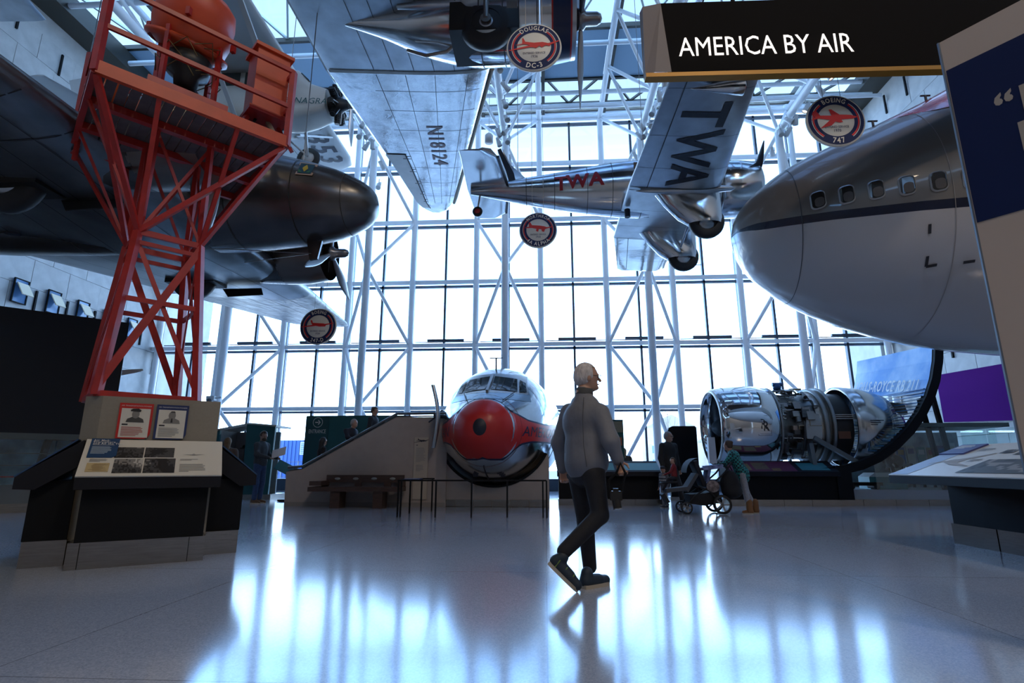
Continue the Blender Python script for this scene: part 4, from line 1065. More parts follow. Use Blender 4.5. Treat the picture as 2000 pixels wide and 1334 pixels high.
    for k in range(14):
        a = r.uniform(0, 6.28); z = r.uniform(5.5, 5.95); g.pipe([tl(bx + .32 * math.cos(a), by + .32 * math.sin(a), z), tl(bx + .38 * math.cos(a + .5), by + .38 * math.sin(a + .5), z + .1), tl(bx + .3 * math.cos(a + .9), by + .3 * math.sin(a + .9), z - .05)], .007)
    g_ = g.build('lamp_wiring', mat('brass wire', (.16, .11, .05), .4, metal=.8), t); g_['kind'] = 'stuff'
    for a, b in ((-.28, -.2), (.28, -.2), (.28, .2), (-.28, .2)): MB().beam(tl(bx + a, by + b, zp + .2), tl(bx + a, by + b, 6.1), .05, .05).build('beacon_leg', M_tower, t)
    MB().beam(tl(bx - .42, by - .3, zp + .17), tl(bx + .42, by - .3, zp + .17), .1, .18).build('beacon_channel', M_tower, t)
    MB().beam(tl(bx - .42, by + .3, zp + .17), tl(bx + .42, by + .3, zp + .17), .1, .18).build('beacon_channel', M_tower, t)
    # second small lamp on the left
    MB().ball(tl(-.75, .45, 5.62), .2, 14, 8).build('course_light', mat('amber lamp glass', (.5, .08, .02), .2), t)
    MB().tube(tl(-.75, .45, 5.05), tl(-.75, .45, 5.5), .05).build('course_light_post', M_tower, t)
    # control cabinet by the right corner
    cb = MB(); cb.box(tl(.80, -.62, 5.92), (.42, .36, .92), TA, TB); cb.build('control_cabinet', M_torange, t)
    MB().box(tl(.80, -.62, 6.40), (.50, .44, .05), TA, TB).build('cabinet_roof', M_torange, t)
    MB().box(tl(.80, -.62, 5.45), (.50, .44, .06), TA, TB).build('cabinet_base', M_tower, t)
    for a in (-.2, .2): MB().beam(tl(.8 + a, -.62, 5.42), tl(.8 + a * 1.8, -.75, 5.08), .05, .05).build('cabinet_leg', M_tower, t)
    MB().pipe([tl(.7, -.62, 5.42), tl(.62, -.75, 5.2), tl(.4, -.8, 5.12)], .02).build('cabinet_cable', M_black, t)
    MB().pipe([tl(.85, -.65, 5.42), tl(.9, -.75, 5.25), tl(.9, -.7, 5.08)], .035).build('cabinet_hose', mat('tan hose', (.3, .22, .15), .6), t)
tower()

# ---- plinth with reading desks around it
PC = Vector((-4.54, 6.18, 0)); PA = Vector((.819, .574, 0)); PN = Vector((.574, -.819, 0))
def pl(p, q, z): return PC + PA * p + PN * q + Vector((0, 0, z))
pt = thing('tower_plinth', 'beige plinth under the red beacon tower', 'plinth', tuple(PC))
h = .6; ch = .16
oct_ = [(-h + ch - .05, h), (h, h), (h, -h), (-h + ch, -h), (-h - .05, -h + ch), (-h - .05, h - ch)]
mb = MB(); mb.loft([[pl(x, y, .0) for x, y in oct_], [pl(x, y, 1.66) for x, y in oct_]], smooth=False)
mb.build('plinth_body', M_beige, pt)
MB().loft([[pl(x * 1.02, y * 1.02, 0) for x, y in oct_], [pl(x * 1.02, y * 1.02, .22) for x, y in oct_]], smooth=False).build('kick_plate', M_steel, pt)

def portrait(name, label, p0, frame_m, capped):
    o = pl(p0, h + .012, 1.225); u, v = PA, Vector((0, 0, 1)); t = thing(name, label, 'panel', tuple(o), group='portrait cards on the tower plinth')
    w, hh = .30, .37
    P = [(0, 0), (w - .05, 0), (w - .02, .015), (w, .05), (w, hh), (0, hh)]
    MB().prism(P, o, u, v, .015).build('card', frame_m, t)
    f = MB(); rect_on(f, o, u, v, .022, .012, w - .022, hh - .055, 0, .018); f.build('card_face', M_panel, t)
    g = MB(); pts = lambda L: [o + u * x + v * y + PN * .021 for x, y in L]
    g.add(pts([(.07, .17), (.23, .17), (.22, .205), (.17, .23), (.13, .23), (.08, .205)]), [tuple(range(6))], 1 if capped else 2)
    g.add([q + PN * .001 for q in pts([(.15 + .034 * math.cos(a), .255 + .045 * math.sin(a)) for a in [k * .524 for k in range(12)]])], [tuple(range(12))], 2)
    if capped: g.add([q + PN * .002 for q in pts([(.105, .285), (.19, .28), (.195, .30), (.17, .315), (.12, .312), (.10, .298)])], [tuple(range(6))], 0)
    else: g.add([q + PN * .002 for q in pts([(.13, .285), (.18, .285), (.17, .302), (.14, .302)])], [(0, 1, 2, 3)], 1)
    if not capped: g.add([q + PN * .002 for q in pts([(.14, .18), (.16, .18), (.155, .225), (.145, .225)])], [(0, 1, 2, 3)], 0)
    g.build('portrait_print', M_ph, t)
    tx = MB(); lines(tx, o, u, v, .04, .155, .13, .018, 1, 0, fill=.8, lift=.02); lines(tx, o, u, v, .04, .125, .21, .10, 8, 1, lift=.02)
    tx.build('card_text', [M_ink, mat('print red', (.45, .12, .10), .6) if capped else M_ptext], t)
    hd = MB(); text_on(hd, 'AIR TRANSPORTATION PIONEER', o + u * (w / 2) + v * (hh - .028), u, v, .018, 0, lift=.018); hd.build('card_heading', mat('print white', (.7, .7, .68), .5), t)
portrait('portrait_card', 'red-framed portrait card of a man in a peaked cap', -.335, M_red, True)
portrait('portrait_card', 'blue-framed portrait card of a bald man in a suit', -.005, mat('card blue', (.015, .03, .12), .5), False)

def desk(rot, label, full):
    c, s = math.cos(rot), math.sin(rot)
    U = PA * c + PN * s * -1; W = PN * c + PA * s          # along the desk, outwards
    Q = lambda p, q, z: PC + U * p + W * q + Vector((0, 0, z))
    t = thing('reading_desk', label, 'reading desk', tuple(Q(.05, .9, 0)))
    x0, x1 = -.56, .66
    a, b = Q(x0, .60, 1.22), Q(x0, 1.06, .84)
    L = (Q(0, 1.06, .84) - Q(0, .60, 1.22)); v = -L.normalized()
    top = MB()
    prof = [(.58, 1.20), (1.06, .84), (1.06, .73), (.90, .72), (.58, .95)]
    top.loft([[Q(x, q, z) for q, z in prof] for x in (x0, x1)], smooth=False); top.build('desk_body', M_char, t)
    st = MB(); st.loft([[Q(x, q, z) for q, z in ((.6, .24), (.94, .24), (.94, .8), (.6, .8))] for x in (-.5, .56)], smooth=False); st.build('desk_stand', M_black, t)
    sb = MB(); sb.box(Q(.02, .76, .12), (1.13, .34, .24), U, W); sb.build('kick_plate', M_steel, t)
    for x in (-.45, .44): MB().box(Q(x, .932, .12), (.006, .004, .23), U, W).build('plate_joint', M_black, t)
    w_, hh = x1 - x0, L.length
    o = b
    nrm = U.cross(v)
    pn = MB(); pn.prism([(0, 0), (w_, 0), (w_, hh - .03), (0, hh - .03)], o, U, v, .014); pn.build('graphic_panel', M_panel if full else M_pblue, t)
    if not full: return t
    for q in ((.26, .27, .24, .17, 11), (.51, .28, .26, .16, 12), (.27, .04, .24, .215, 13), (.52, .04, .27, .225, 14)):
        ph_ = MB(); photo(ph_, o, U, v, *q, lift=.016); ph_.build('photograph', M_ph, t)
    mp = MB(); rect_on(mp, o, U, v, .06, .06, .24, .19, 0, .017); mp.build('route_map', mat('map tan', (.52, .40, .20), .6), t)
    ln = MB(); r = random.Random(2)
    for k in range(9):
        y = .075 + .012 * k; rect_on(ln, o, U, v, .08 + r.uniform(0, .04), y, .2 + r.uniform(-.02, .03), y + .003, 0, .019)
    ln.build('map_routes', mat('map brown', (.2, .12, .05), .6), t)
    tx = MB(); lines(tx, o, U, v, .07, .255, .16, .05, 4, 0, lift=.017); lines(tx, o, U, v, .83, .26, .20, .03, 2, 0, lift=.017); lines(tx, o, U, v, .83, .18, .26, .13, 6, 0, lift=.017)
    tx.add([o + U * x + v * y + nrm * .018 for x, y in [(.84, .33), (.95, .315), (1.06, .335), (.97, .33), (.95, .345), (.93, .33)]], [tuple(range(6))], 0)
    tx.build('panel_text', M_ptext, t)
    bt = MB(); P = [(0, 0), (.20, 0), (.235, .03), (.235, .30), (.0, .30)]
    bo = o + U * .04 + v * .27
    bt.prism(P, bo, U, v, .022); bt.build('title_card', M_pblue, t)
    tt = MB()
    for k, s_ in enumerate(('Air Mail:', 'Everywhere', 'and All the Time')): text_on(tt, s_, bo + U * .02 + v * (.265 - .027 * k), U, v, .034, 0, 'LEFT', 1.0, 0, .025, .02)
    rect_on(tt, bo, U, v, .02, .188, .2, .191, 0, .025); lines(tt, bo, U, v, .02, .17, .18, .12, 8, 1, lift=.025)
    tt.build('title_text', [mat('print white'), mat('print pale blue', (.35, .45, .55), .6)], t)
    return t
desk(0, 'dark reading desk with cream panel about air mail, in front of the tower plinth', True)
desk(-math.pi / 2, 'dark reading desk seen end-on between the tower plinth and the reading man', False)
desk(math.pi / 2, 'dark reading desk seen end-on before the big black exhibit wall', False)
# ---------------------------------------------------------------- hanging badges
M_bcream = mat('badge cream', (.82, .78, .68), .5); M_bnavy = mat('badge navy', (.018, .03, .10), .6, spec=.2); M_bred = mat('badge red', (.70, .02, .02), .5)
M_lwhite = mat('print white')
SIL = {
 'twin': [(-.30, .20), (-.27, .21), (-.22, .10), (.0, .06), (.22, .07), (.36, .03), (.64, .10), (.66, .085), (.42, -.02), (.40, -.06), (.30, -.03), (.20, -.09), (.14, -.04), (.05, -.10), (-.02, -.08), (-.10, -.07), (-.62, -.155), (-.64, -.135), (-.1, -.01), (-.25, .03), (-.46, .0), (-.46, .015), (-.30, .05)],
 'small': [(-.34, .24), (-.29, .25), (-.22, .13), (.05, .11), (.22, .08), (.32, .04), (.56, .07), (.57, .05), (.34, -.01), (.26, -.04), (.22, -.15), (.14, -.12), (.12, -.04), (.03, -.03), (.0, -.14), (-.08, -.10), (-.06, -.02), (-.22, .02), (-.46, .02), (-.46, .05), (-.34, .07)],
 'low': [(-.30, .18), (-.24, .18), (-.21, .08), (.05, .06), (.20, .05), (.26, .03), (.60, .07), (.60, .05), (.30, -.02), (.28, -.07), (.05, -.07), (-.08, -.04), (-.64, -.09), (-.64, -.065), (-.22, .0), (-.26, .06)],
 'jet': [(-.52, .20), (-.44, .20), (-.36, .08), (-.10, .07), (-.14, .24), (-.08, .24), (.10, .09), (.36, .07), (.52, .01), (.40, -.03), (.12, -.05), (.16, -.12), (.08, -.13), (-.02, -.10), (-.12, -.20), (-.20, -.22), (-.40, -.28), (-.14, -.05), (-.40, .0), (-.58, -.05), (-.58, -.03), (-.48, .04), (-.56, .10)],
}
def badge(c, r, top, year, bot, sil, label, rope):
    c = Vector(c); u = Vector((1, 0, 0)); v = Vector((0, 0, 1)); t = thing('round_sign', label, 'sign', tuple(c), group='round aircraft signs hung from the roof')
    MB().lathe([(-.02, 0), (-.02, r * .985), (0, r), (.02, r * .985), (.02, 0)], c, (0, 1, 0), 64).build('disc', M_bcream, t)
    O = c + Vector((0, -.021, 0))
    def ring(mb, r0, r1, mi, a0=0, a1=360, e=.002, n=64):
        for i in range(n):
            p, q = math.radians(a0 + (a1 - a0) * i / n), math.radians(a0 + (a1 - a0) * (i + 1) / n)
            mb.add([O + Vector((k * math.cos(a), -e, k * math.sin(a))) for k, a in ((r0, p), (r1, p), (r1, q), (r0, q))], [(0, 1, 2, 3)], mi)
    rg = MB(); ring(rg, r * .62, r * .94, 0); rg.build('navy_ring', M_bnavy, t)
    for a0, a1 in ((-52, 52), (128, 232)):
        b_ = MB(); ring(b_, r * .80, r * .82, 0, a0, a1, .004, 24); b_.build('white_line', M_bcream, t)
        b_ = MB(); ring(b_, r * .735, r * .785, 0, a0, a1, .004, 24); b_.build('red_line', M_bred, t)
    tx = MB()
    for s, sg in ((top, 1), (bot, -1)):
        sz = r * (.25 if sg > 0 else .29); W = [max(x for x, y in text_geo(ch, sz, 'LEFT', 0, .8, .02)[0]) + sz * .10 if ch != ' ' else sz * .25 for ch in s]
        tot = sum(W); acc = 0
        for ch, w in zip(s, W):
            a = ((acc + w / 2) - tot / 2) / (r * .78); acc += w
            if ch == ' ': continue
            vs, fs = text_geo(ch, sz, 'CENTER', 0, .8, .02)
            rad = r * .79
            ang = math.pi / 2 - a if sg > 0 else -math.pi / 2 + a
            er = Vector((math.cos(ang), 0, math.sin(ang))); et = Vector((math.sin(ang), 0, -math.cos(ang)))
            if sg < 0: er2, et2 = -er, -et
            else: er2, et2 = er, et
            tx.add([O + er * rad + et2 * x + er2 * y + Vector((0, -.005, 0)) for x, y in vs], fs)
    tx.build('ring_lettering', M_bcream, t)
    tx = MB(); text_on(tx, 'ENTERED SERVICE', O + v * (-r * .26), u, v, r * .125, 0, 'CENTER', .8, 0, .004); text_on(tx, year, O + v * (-r * .40), u, v, r * .155, 0, 'CENTER', .85, 0, .004)
    tx.build('centre_lettering', M_bnavy, t)
    k = r * 1.42; pts = [(x * k, (y + .06) * k) for x, y in SIL[sil]]
    cx = sum(p[0] for p in pts) / len(pts); cy = sum(p[1] for p in pts) / len(pts)
    hal = []
    n = len(pts)
    for i in range(n):
        p0, p1, p2 = Vector(pts[i - 1]), Vector(pts[i]), Vector(pts[(i + 1) % n]); d = ((p1 - p0).normalized() + (p2 - p1).normalized())
        nn = Vector((d.y, -d.x)).normalized() if d.length > 1e-6 else Vector((0, 0)); hal.append(p1 - nn * r * .03 * -1)
    si = MB(); si.add([O + u * x + v * y + Vector((0, -.008, 0)) for x, y in pts], [tuple(range(n))]); si.build('aircraft_silhouette', M_bred, t)
    for s in (-1, 1): MB().tube(c + Vector((s * r * .3, 0, r * .9)), c + Vector((s * r * .3, 0, rope)), .004, 4).build('hanging_wire', M_hub, t)
badge(at(1043, 94, D=8.0), .405, 'DOUGLAS', '1936', 'DC-3', 'twin', 'round sign reading DC-3, in front of the silver airliner nacelle', 6.0)
badge(at(1051, 450, D=11.5), .40, 'NORTHROP', '1930', '4A ALPHA', 'small', 'round sign reading 4A ALPHA, under the small silver plane', 6.0)
badge(at(622, 638, D=12.2), .42, 'BOEING', '1934', '247-D', 'low', 'round sign reading 247-D, below the dark airliner wing tip', 1.6)
badge(at(1631, 237, D=7.6), .40, 'BOEING', '1970', '747', 'jet', 'round sign reading 747, above the jumbo jet nose', 6.0)

# ---------------------------------------------------------------- lit gallery sign
def gallery_sign():
    A = Vector((1.70, 6.42, 0)); B = Vector((8.2, 6.56, 0)); u = (B - A).normalized(); z0, z1 = 6.09, 7.19
    nrm = Vector((0, 0, 1)).cross(u) * -1                      # towards the visitor
    t = thing('gallery_sign', 'long black overhead sign with lit white letters AMERICA BY AIR', 'sign', tuple(A + Vector((0, 0, z0))))
    Z = lambda z: Vector((0, 0, z))
    W = (B - A).length
    f = MB(); f.loft([[A + Z(z1) + u * -.02, A + Z(z0) + u * .06, A + Z(z0) + u * .06 - nrm * .16, A + Z(z1) + u * -.02 - nrm * .16], [B + Z(z1), B + Z(z0), B + Z(z0) - nrm * .16, B + Z(z1) - nrm * .16]], smooth=False)
    f.build('sign_box', mat('sign black', (.008, .007, .007), .8, spec=.08), t)
    e = MB(); P = [A + Z(z1) + u * -.02, A + Z(z0) + u * .06]
    back = [A + Z(z1) - u * .28 - nrm * .16, A + Z(z0) - u * .28 - nrm * .16]
    ridge = [A + Z(z1) - u * .26 - nrm * .05, A + Z(z0) - u * .28 - nrm * .05]; mid = A + Z(z0) - u * .16 - nrm * .0
    e.add([P[0], P[1], ridge[1], ridge[0], back[1], back[0], mid], [(0, 6, 1), (0, 3, 2, 6), (3, 5, 4, 2), (0, 5, 3)]); e.build('sign_end', mat('sign grey', (.22, .19, .18), .6), t)
    g = MB(); g.beam(A + Z(z0 - .035) - u * .28 + nrm * .0 - nrm * .06, B + Z(z0 - .035) - nrm * .06, .12, .06); g.build('gold_edge', mat('gold edge', (.40, .20, .03), .45, metal=.3), t)
    tx = MB(); text_on(tx, 'AMERICA BY AIR', A + u * .17 + Z(6.44), u, Z(1), .425, 0, 'LEFT', .73, 0, .02, .0); tx.build('lit_letters', mat('lit letter white', (.9, .85, .8), .5, emit=(1, .93, .87), es=1.0), t)
    for x in (1.0, 4.5):
        MB().tube(A + u * x + Z(z1) - nrm * .08, A + u * x + Z(16.2) - nrm * .08, .03).build('hanger_rod', M_black, t)
gallery_sign()

def quote_panel():
    a = Vector((2.62, 3.22, 0)); d = Vector((.61, -.79, 0)); n = Vector((-.79, -.61, 0)); top = 3.66
    t = thing('quote_panel', 'tall free-standing panel with blue quotation field, cut by the frame', 'panel', tuple(a))
    L = 2.4
    mb = MB(); mb.prism([(0, 0), (L, 0), (L, top), (0, top)], a, d, Vector((0, 0, 1)), -.10)
    mb.build('panel_board', mat('taupe panel', (.56, .46, .385), .65), t)
    o = a
    bl = MB(); rect_on(bl, o, d, (0, 0, 1), .012, 2.38, L, 3.44, 0, .004); bl.build('blue_field', mat('quote blue', (.010, .022, .085), .7, spec=.15), t)
    tx = MB(); text_on(tx, '\u201cI', o + d * .20 + Vector((0, 0, 3.03)), d, (0, 0, 1), .24, 0, 'LEFT', .9, 0, .008, .03)
    text_on(tx, 'be', o + d * .275 + Vector((0, 0, 2.80)), d, (0, 0, 1), .26, 0, 'LEFT', .9, 0, .008, .03)
    tx.build('quote_lettering', mat('quote taupe', (.42, .37, .32), .6), t)
    ed = MB(); ed.beam(a + Vector((0, 0, .0)), a + Vector((0, 0, top)), .012, .012); ed.build('panel_edge', mat('edge blue grey', (.10, .13, .18), .4), t)
quote_panel()

# ---------------------------------------------------------------- nose plinth, stair, bench, rail
M_stair = mat('stair wall plaster', (.36, .31, .28), .7, noise=.05, nscale=5)
M_rail = mat('grey steel handrail', (.16, .17, .18), .35, metal=.7)
M_wood = mat('dark stained wood', (.055, .030, .022), .5, noise=.3, nscale=5, stretch=(1, 8, 8))
M_green = mat('exhibit green', (.008, .085, .085), .5)
def stair():
    t = thing('stair_flight', 'pale boarding stair with grey handrail rising to the propliner nose', 'stairs', (-4.4, 13.6, 0))
    P = [(-6.24, 0), (-2.35, 0), (-2.35, 2.10), (-3.62, 2.10), (-5.86, .86), (-6.26, .80)]
    mb = MB(); mb.prism(P, (0, 13.32, 0), (1, 0, 0), (0, 0, 1), .12); mb.build('stair_wall', M_stair, t)
    mb = MB(); mb.prism(P, (0, 14.72, 0), (1, 0, 0), (0, 0, 1), .12); mb.build('stair_wall', M_stair, t)
    for k in range(8):
        x = -5.9 + .285 * k; z = .15 * (k + 1)
        MB().box((x + .14, 13.96, z / 2), (.285, 1.25, z)).build('step', M_stair, t)
    MB().box((-2.98, 13.96, .61), (1.25, 1.25, 1.22)).build('landing', M_stair, t)
    for y in (13.26, 14.66):
        h = MB(); h.pipe([(-6.25, y, .90), (-5.88, y, .93), (-3.62, y, 2.19), (-2.4, y, 2.20)], .035, 8); h.build('handrail', M_rail, t)
        h = MB(); h.pipe([(-6.22, y, .83), (-5.86, y, .87), (-3.62, y, 2.12), (-2.4, y, 2.13)], .02, 6); h.build('wall_cap', M_rail, t)
        for x, z in ((-6.1, .83), (-5.3, 1.18), (-4.6, 1.57), (-3.9, 1.96), (-3.3, 2.12), (-2.7, 2.12)): MB().tube((x, y, z - .04), (x, y, z + .07), .018, 6).build('rail_bracket', M_rail, t)
    MB().box((-4.3, 13.195, .05), (3.88, .01, .1)).build('kick_plate', mat('stair kick', (.25, .23, .21), .5), t)
    # information strip on the wall
    s = thing('wall_label', 'narrow pale label strip with airplane outline on the stair wall', 'sign', (-2.98, 13.19, .1))
    o = Vector((-3.14, 13.185, .17)); u = Vector((1, 0, 0)); v = Vector((0, 0, 1))
    m_ = MB(); m_.prism([(0, 0), (.34, 0), (.34, 1.44), (0, 1.44)], o, u, v, .012); m_.build('label_board', mat('label beige', (.44, .38, .31), .6), s)
    x_ = MB(); x_.add([o + u * (.17 + a * .28) + v * (1.36 + b * .3) + Vector((0, -.016, 0)) for a, b in SIL['twin']], [tuple(range(len(SIL['twin'])))], 0)
    lines(x_, o, u, v, .05, 1.27, .10, .03, 1, 0, lift=.016); lines(x_, o, u, v, .05, 1.2, .24, .34, 14, 1, lift=.016); lines(x_, o, u, v, .06, .8, .2, .16, 5, 1, lift=.016)
    x_.build('label_print', [M_ink, M_ptext], s)
stair()
def nose_plinth():
    t = thing('nose_plinth', 'low pale plinth with a curved saddle under the propliner nose', 'plinth', (-1.2, 13.4, 0))
    c = (-1.22, 1.87); r = 1.40
    arc = [(c[0] + r * math.cos(a), c[1] + r * math.sin(a)) for a in [math.radians(-27 - 126 * i / 24) for i in range(25)]]
    P = [(.09, .0)] + [(.09, 1.08), (.07, 1.2)] + arc + [(-2.6, 1.2), (-2.6, 0)]
    mb = MB(); mb.prism(P[::-1], (0, 15.25, 0), (1, 0, 0), (0, 0, 1), 2.0); mb.build('saddle', M_stair, t)
    for k in range(6):
        MB().box((-2.35 + .435 * k, 13.24, .085), (.425, .015, .16)).build('kick_plate', M_steel, t)
    ed = MB(); ed.pipe([(x, 13.24, z) for x, z in arc], .035, 6); ed.build('saddle_trim', M_black, t)
nose_plinth()
def bench():
    t = thing('bench', 'dark wooden bench with oval plaques against the stair wall', 'bench', (-4.3, 12.9, 0))
    MB().box((-4.24, 13.02, .645), (1.86, .05, .17)).build('backrest', M_wood, t)
    MB().box((-4.34, 12.78, .42), (2.16, .46, .10)).build('seat', M_wood, t)
    for x in (-5.2, -4.4, -3.7, -3.36): MB().box((x, 13.02, .5), (.16, .06, .2)).build('back_post', M_wood, t)
    MB().box((-5.25, 12.8, .55), (.28, .5, .10)).build('armrest', M_wood, t)
    for x in (-4.79, -3.80): MB().box((x, 12.8, .19), (.22, .4, .38)).build('leg', M_wood, t)
    pm = mat('oval plaque', (.30, .32, .30), .5)
    for k in range(4):
        MB().lathe([(0, 0), (0, .07), (.008, .065), (.008, 0)], (-4.9 + .44 * k, 12.985, .645), (0, -1, 0), 18).build('plaque', pm, t)
    for o in t.children:
        if o.name.startswith('plaque'): o.data.transform(Matrix.Translation((0, 0, .645)) @ Matrix.Diagonal((1, 1, .45, 1)) @ Matrix.Translation((0, 0, -.645)))
bench()
def low_rail():
    t = thing('barrier_rail', 'low thin black metal barrier rail in front of the propliner nose', 'railing', (-1.4, 10.6, 0))
    z = .67
    def bar(p, q): MB().beam((*p, z), (*q, z), .035, .03).build('top_rail', M_black, t)
    bar((-2.82, 10.6), (.02, 10.66)); bar((-2.8, 10.6), (-2.66, 12.05)); bar((-2.66, 12.05), (-2.4, 12.05))
    for x, y in ((-2.80, 10.6), (-2.74, 10.58), (-2.76, 11.38), (-2.67, 12.03), (-2.44, 12.04), (-2.06, 10.52), (-1.39, 10.57), (-.72, 10.6), (-.05, 10.64), (.02, 10.62)):
        MB().beam((x, y, 0), (x, y, z), .03, .03).build('post', M_black, t)
    lab = MB(); lab.box((-2.6, 10.9, z + .02), (.3, .4, .01)); lab.build('label_plate', mat('blue label', (.03, .05, .16), .4), t)
low_rail()

def entrance():
    t = thing('entrance_wall', 'dark green partition with white ENTRANCE lettering and arrow beside the stair', 'partition', (-5.5, 16, 0))
    MB().box((-5.6, 16.05, 1.2), (3.0, .12, 2.4)).build('partition_board', M_green, t)
    MB().box((-6.76, 15.985, 1.2), (.7, .02, 2.36)).build('sign_board', mat('darker green', (.006, .065, .066), .5), t)
    tx = MB(); u = Vector((1, 0, 0)); v = Vector((0, 0, 1)); o = Vector((-6.74, 15.97, 1.93)); 
    text_on(tx, 'ENTRANCE', o, u, v, .165, 0, 'CENTER', .62, 0, .004)
    c = o + Vector((0, 0, .27))
    for i in range(28):
        p, q = 2 * math.pi * i / 28, 2 * math.pi * (i + 1) / 28
        tx.add([c + Vector((k * math.cos(a), -.004, k * math.sin(a))) for k, a in ((.135, p), (.15, p), (.15, q), (.135, q))], [(0, 1, 2, 3)])
    tx.add([c + Vector((x, -.004, z)) for x, z in ((-.08, -.015), (.02, -.015), (.02, .015), (-.08, .015))], [(0, 1, 2, 3)])
    tx.add([c + Vector((x, -.004, z)) for x, z in ((0, .065), (.025, .07), (.085, 0), (.025, -.07), (0, -.065), (.045, 0))], [tuple(range(6))])
    tx.build('entrance_lettering', M_lwhite, t)
entrance()
def kiosk():
    t = thing('exhibit_kiosk', 'green exhibit kiosk with a pale open recess behind the man reading', 'kiosk', (-8.7, 15.8, 0))
    MB().prism([(-8.62, .15), (-7.84, .15), (-7.80, 2.05), (-8.66, 2.12)], (0, 15.6, 0), (1, 0, 0), (0, 0, 1), .08).build('front_board', M_green, t)
    MB().prism([(-9.9, .15), (-9.45, .15), (-9.45, 1.95), (-9.9, 1.85)], (0, 15.6, 0), (1, 0, 0), (0, 0, 1), .08).build('front_board', M_green, t)
    MB().box((-9.0, 16.5, 1.0), (1.8, .06, 1.9)).build('back_board', mat('recess grey', (.30, .29, .28), .7), t)
    for x in (-9.5, -8.62): MB().box((x, 16.05, 1.03), (.06, .95, 1.86)).build('side_board', mat('recess grey'), t)
    MB().prism([(-9.95, 1.86), (-8.62, 2.10), (-7.82, 2.04), (-7.82, 2.10), (-8.62, 2.17), (-9.95, 1.93)], (0, 16.55, 0), (1, 0, 0), (0, 0, 1), .95).build('canopy', M_cream, t)
    MB().box((-8.85, 16.05, .075), (2.1, .9, .15)).build('kick_plate', M_steel, t)
    MB().box((-7.86, 15.54, 1.97), (.1, .01, .12)).build('notice', M_panel, t)
    hat = MB(); hat.lathe([(0, .16), (.02, .16), (.03, .09), (.1, .07), (.11, 0)], (-9.1, 16.35, 1.45), (0, 0, 1), 16); hat.build('cap_on_display', M_engblk, t)
    MB().tube((-9.1, 16.35, .9), (-9.1, 16.35, 1.45), .02).build('hat_stand', M_engblk, t)
kiosk()

# ---------------------------------------------------------------- counters and the jet engine
M_teal2 = mat('teal screen print', (.05, .22, .26), .4)
def counter(name, label, x0, x1, y, prints):
    t = thing('exhibit_counter', label, 'counter', ((x0 + x1) / 2, y + .3, 0))
    prof = [(y, .80), (y, .70), (y + .12, .68), (y + .6, .68), (y + .6, 1.06), (y + .55, 1.06)]
    MB().loft([[Vector((x, a, b)) for a, b in prof] for x in (x0, x1)], smooth=False).build('counter_top', M_char, t)
    MB().box(((x0 + x1) / 2, y + .38, .42), (x1 - x0 - .06, .45, .56)).build('counter_body', M_black, t)
    n = max(2, int((x1 - x0) / .6)); w = (x1 - x0 - .02) / n
    for k in range(n): MB().box((x0 + .01 + w * (k + .5), y + .36, .075), (w - .008, .45, .15)).build('kick_plate', M_steel, t)
    v = Vector((0, .55, .26)).normalized(); u = Vector((1, 0, 0)); o = Vector((x0, y, .80))
    for (nm, a, b, c, d, m_) in prints:
        mb = MB(); rect_on(mb, o, u, v, a, b, c, d, 0, .005); mb.build(nm, m_, t)
    return t
M_plum = mat('plum print', (.13, .02, .07), .5)
counter('exhibit_counter', 'dark exhibit counter with teal screen between the propliner nose and the family', .30, 2.80, 13.75, [('graphic', .05, .05, .75, .5, mat('teal print dark', (.02, .14, .15), .5)), ('photo_strip', .12, .3, .5, .52, M_panel), ('screen', 1.55, .08, 2.5, .48, M_teal2), ('screen', .85, .08, 1.4, .48, mat('teal print dark'))])
counter('exhibit_counter', 'dark exhibit counter with plum graphics and a screen in front of the jet engine', 4.38, 7.0, 13.75, [('graphic', .08, .03, 1.66, .55, M_plum), ('map_print', .25, .1, .62, .45, mat('map olive', (.32, .29, .16), .6)), ('photo', .70, .12, 1.05, .5, mat('photo olive', (.22, .19, .13), .6)), ('caption', 1.1, .06, 1.3, .2, mat('caption ochre', (.42, .34, .12), .6)), ('screen', 1.78, .08, 2.45, .48, M_teal2)])

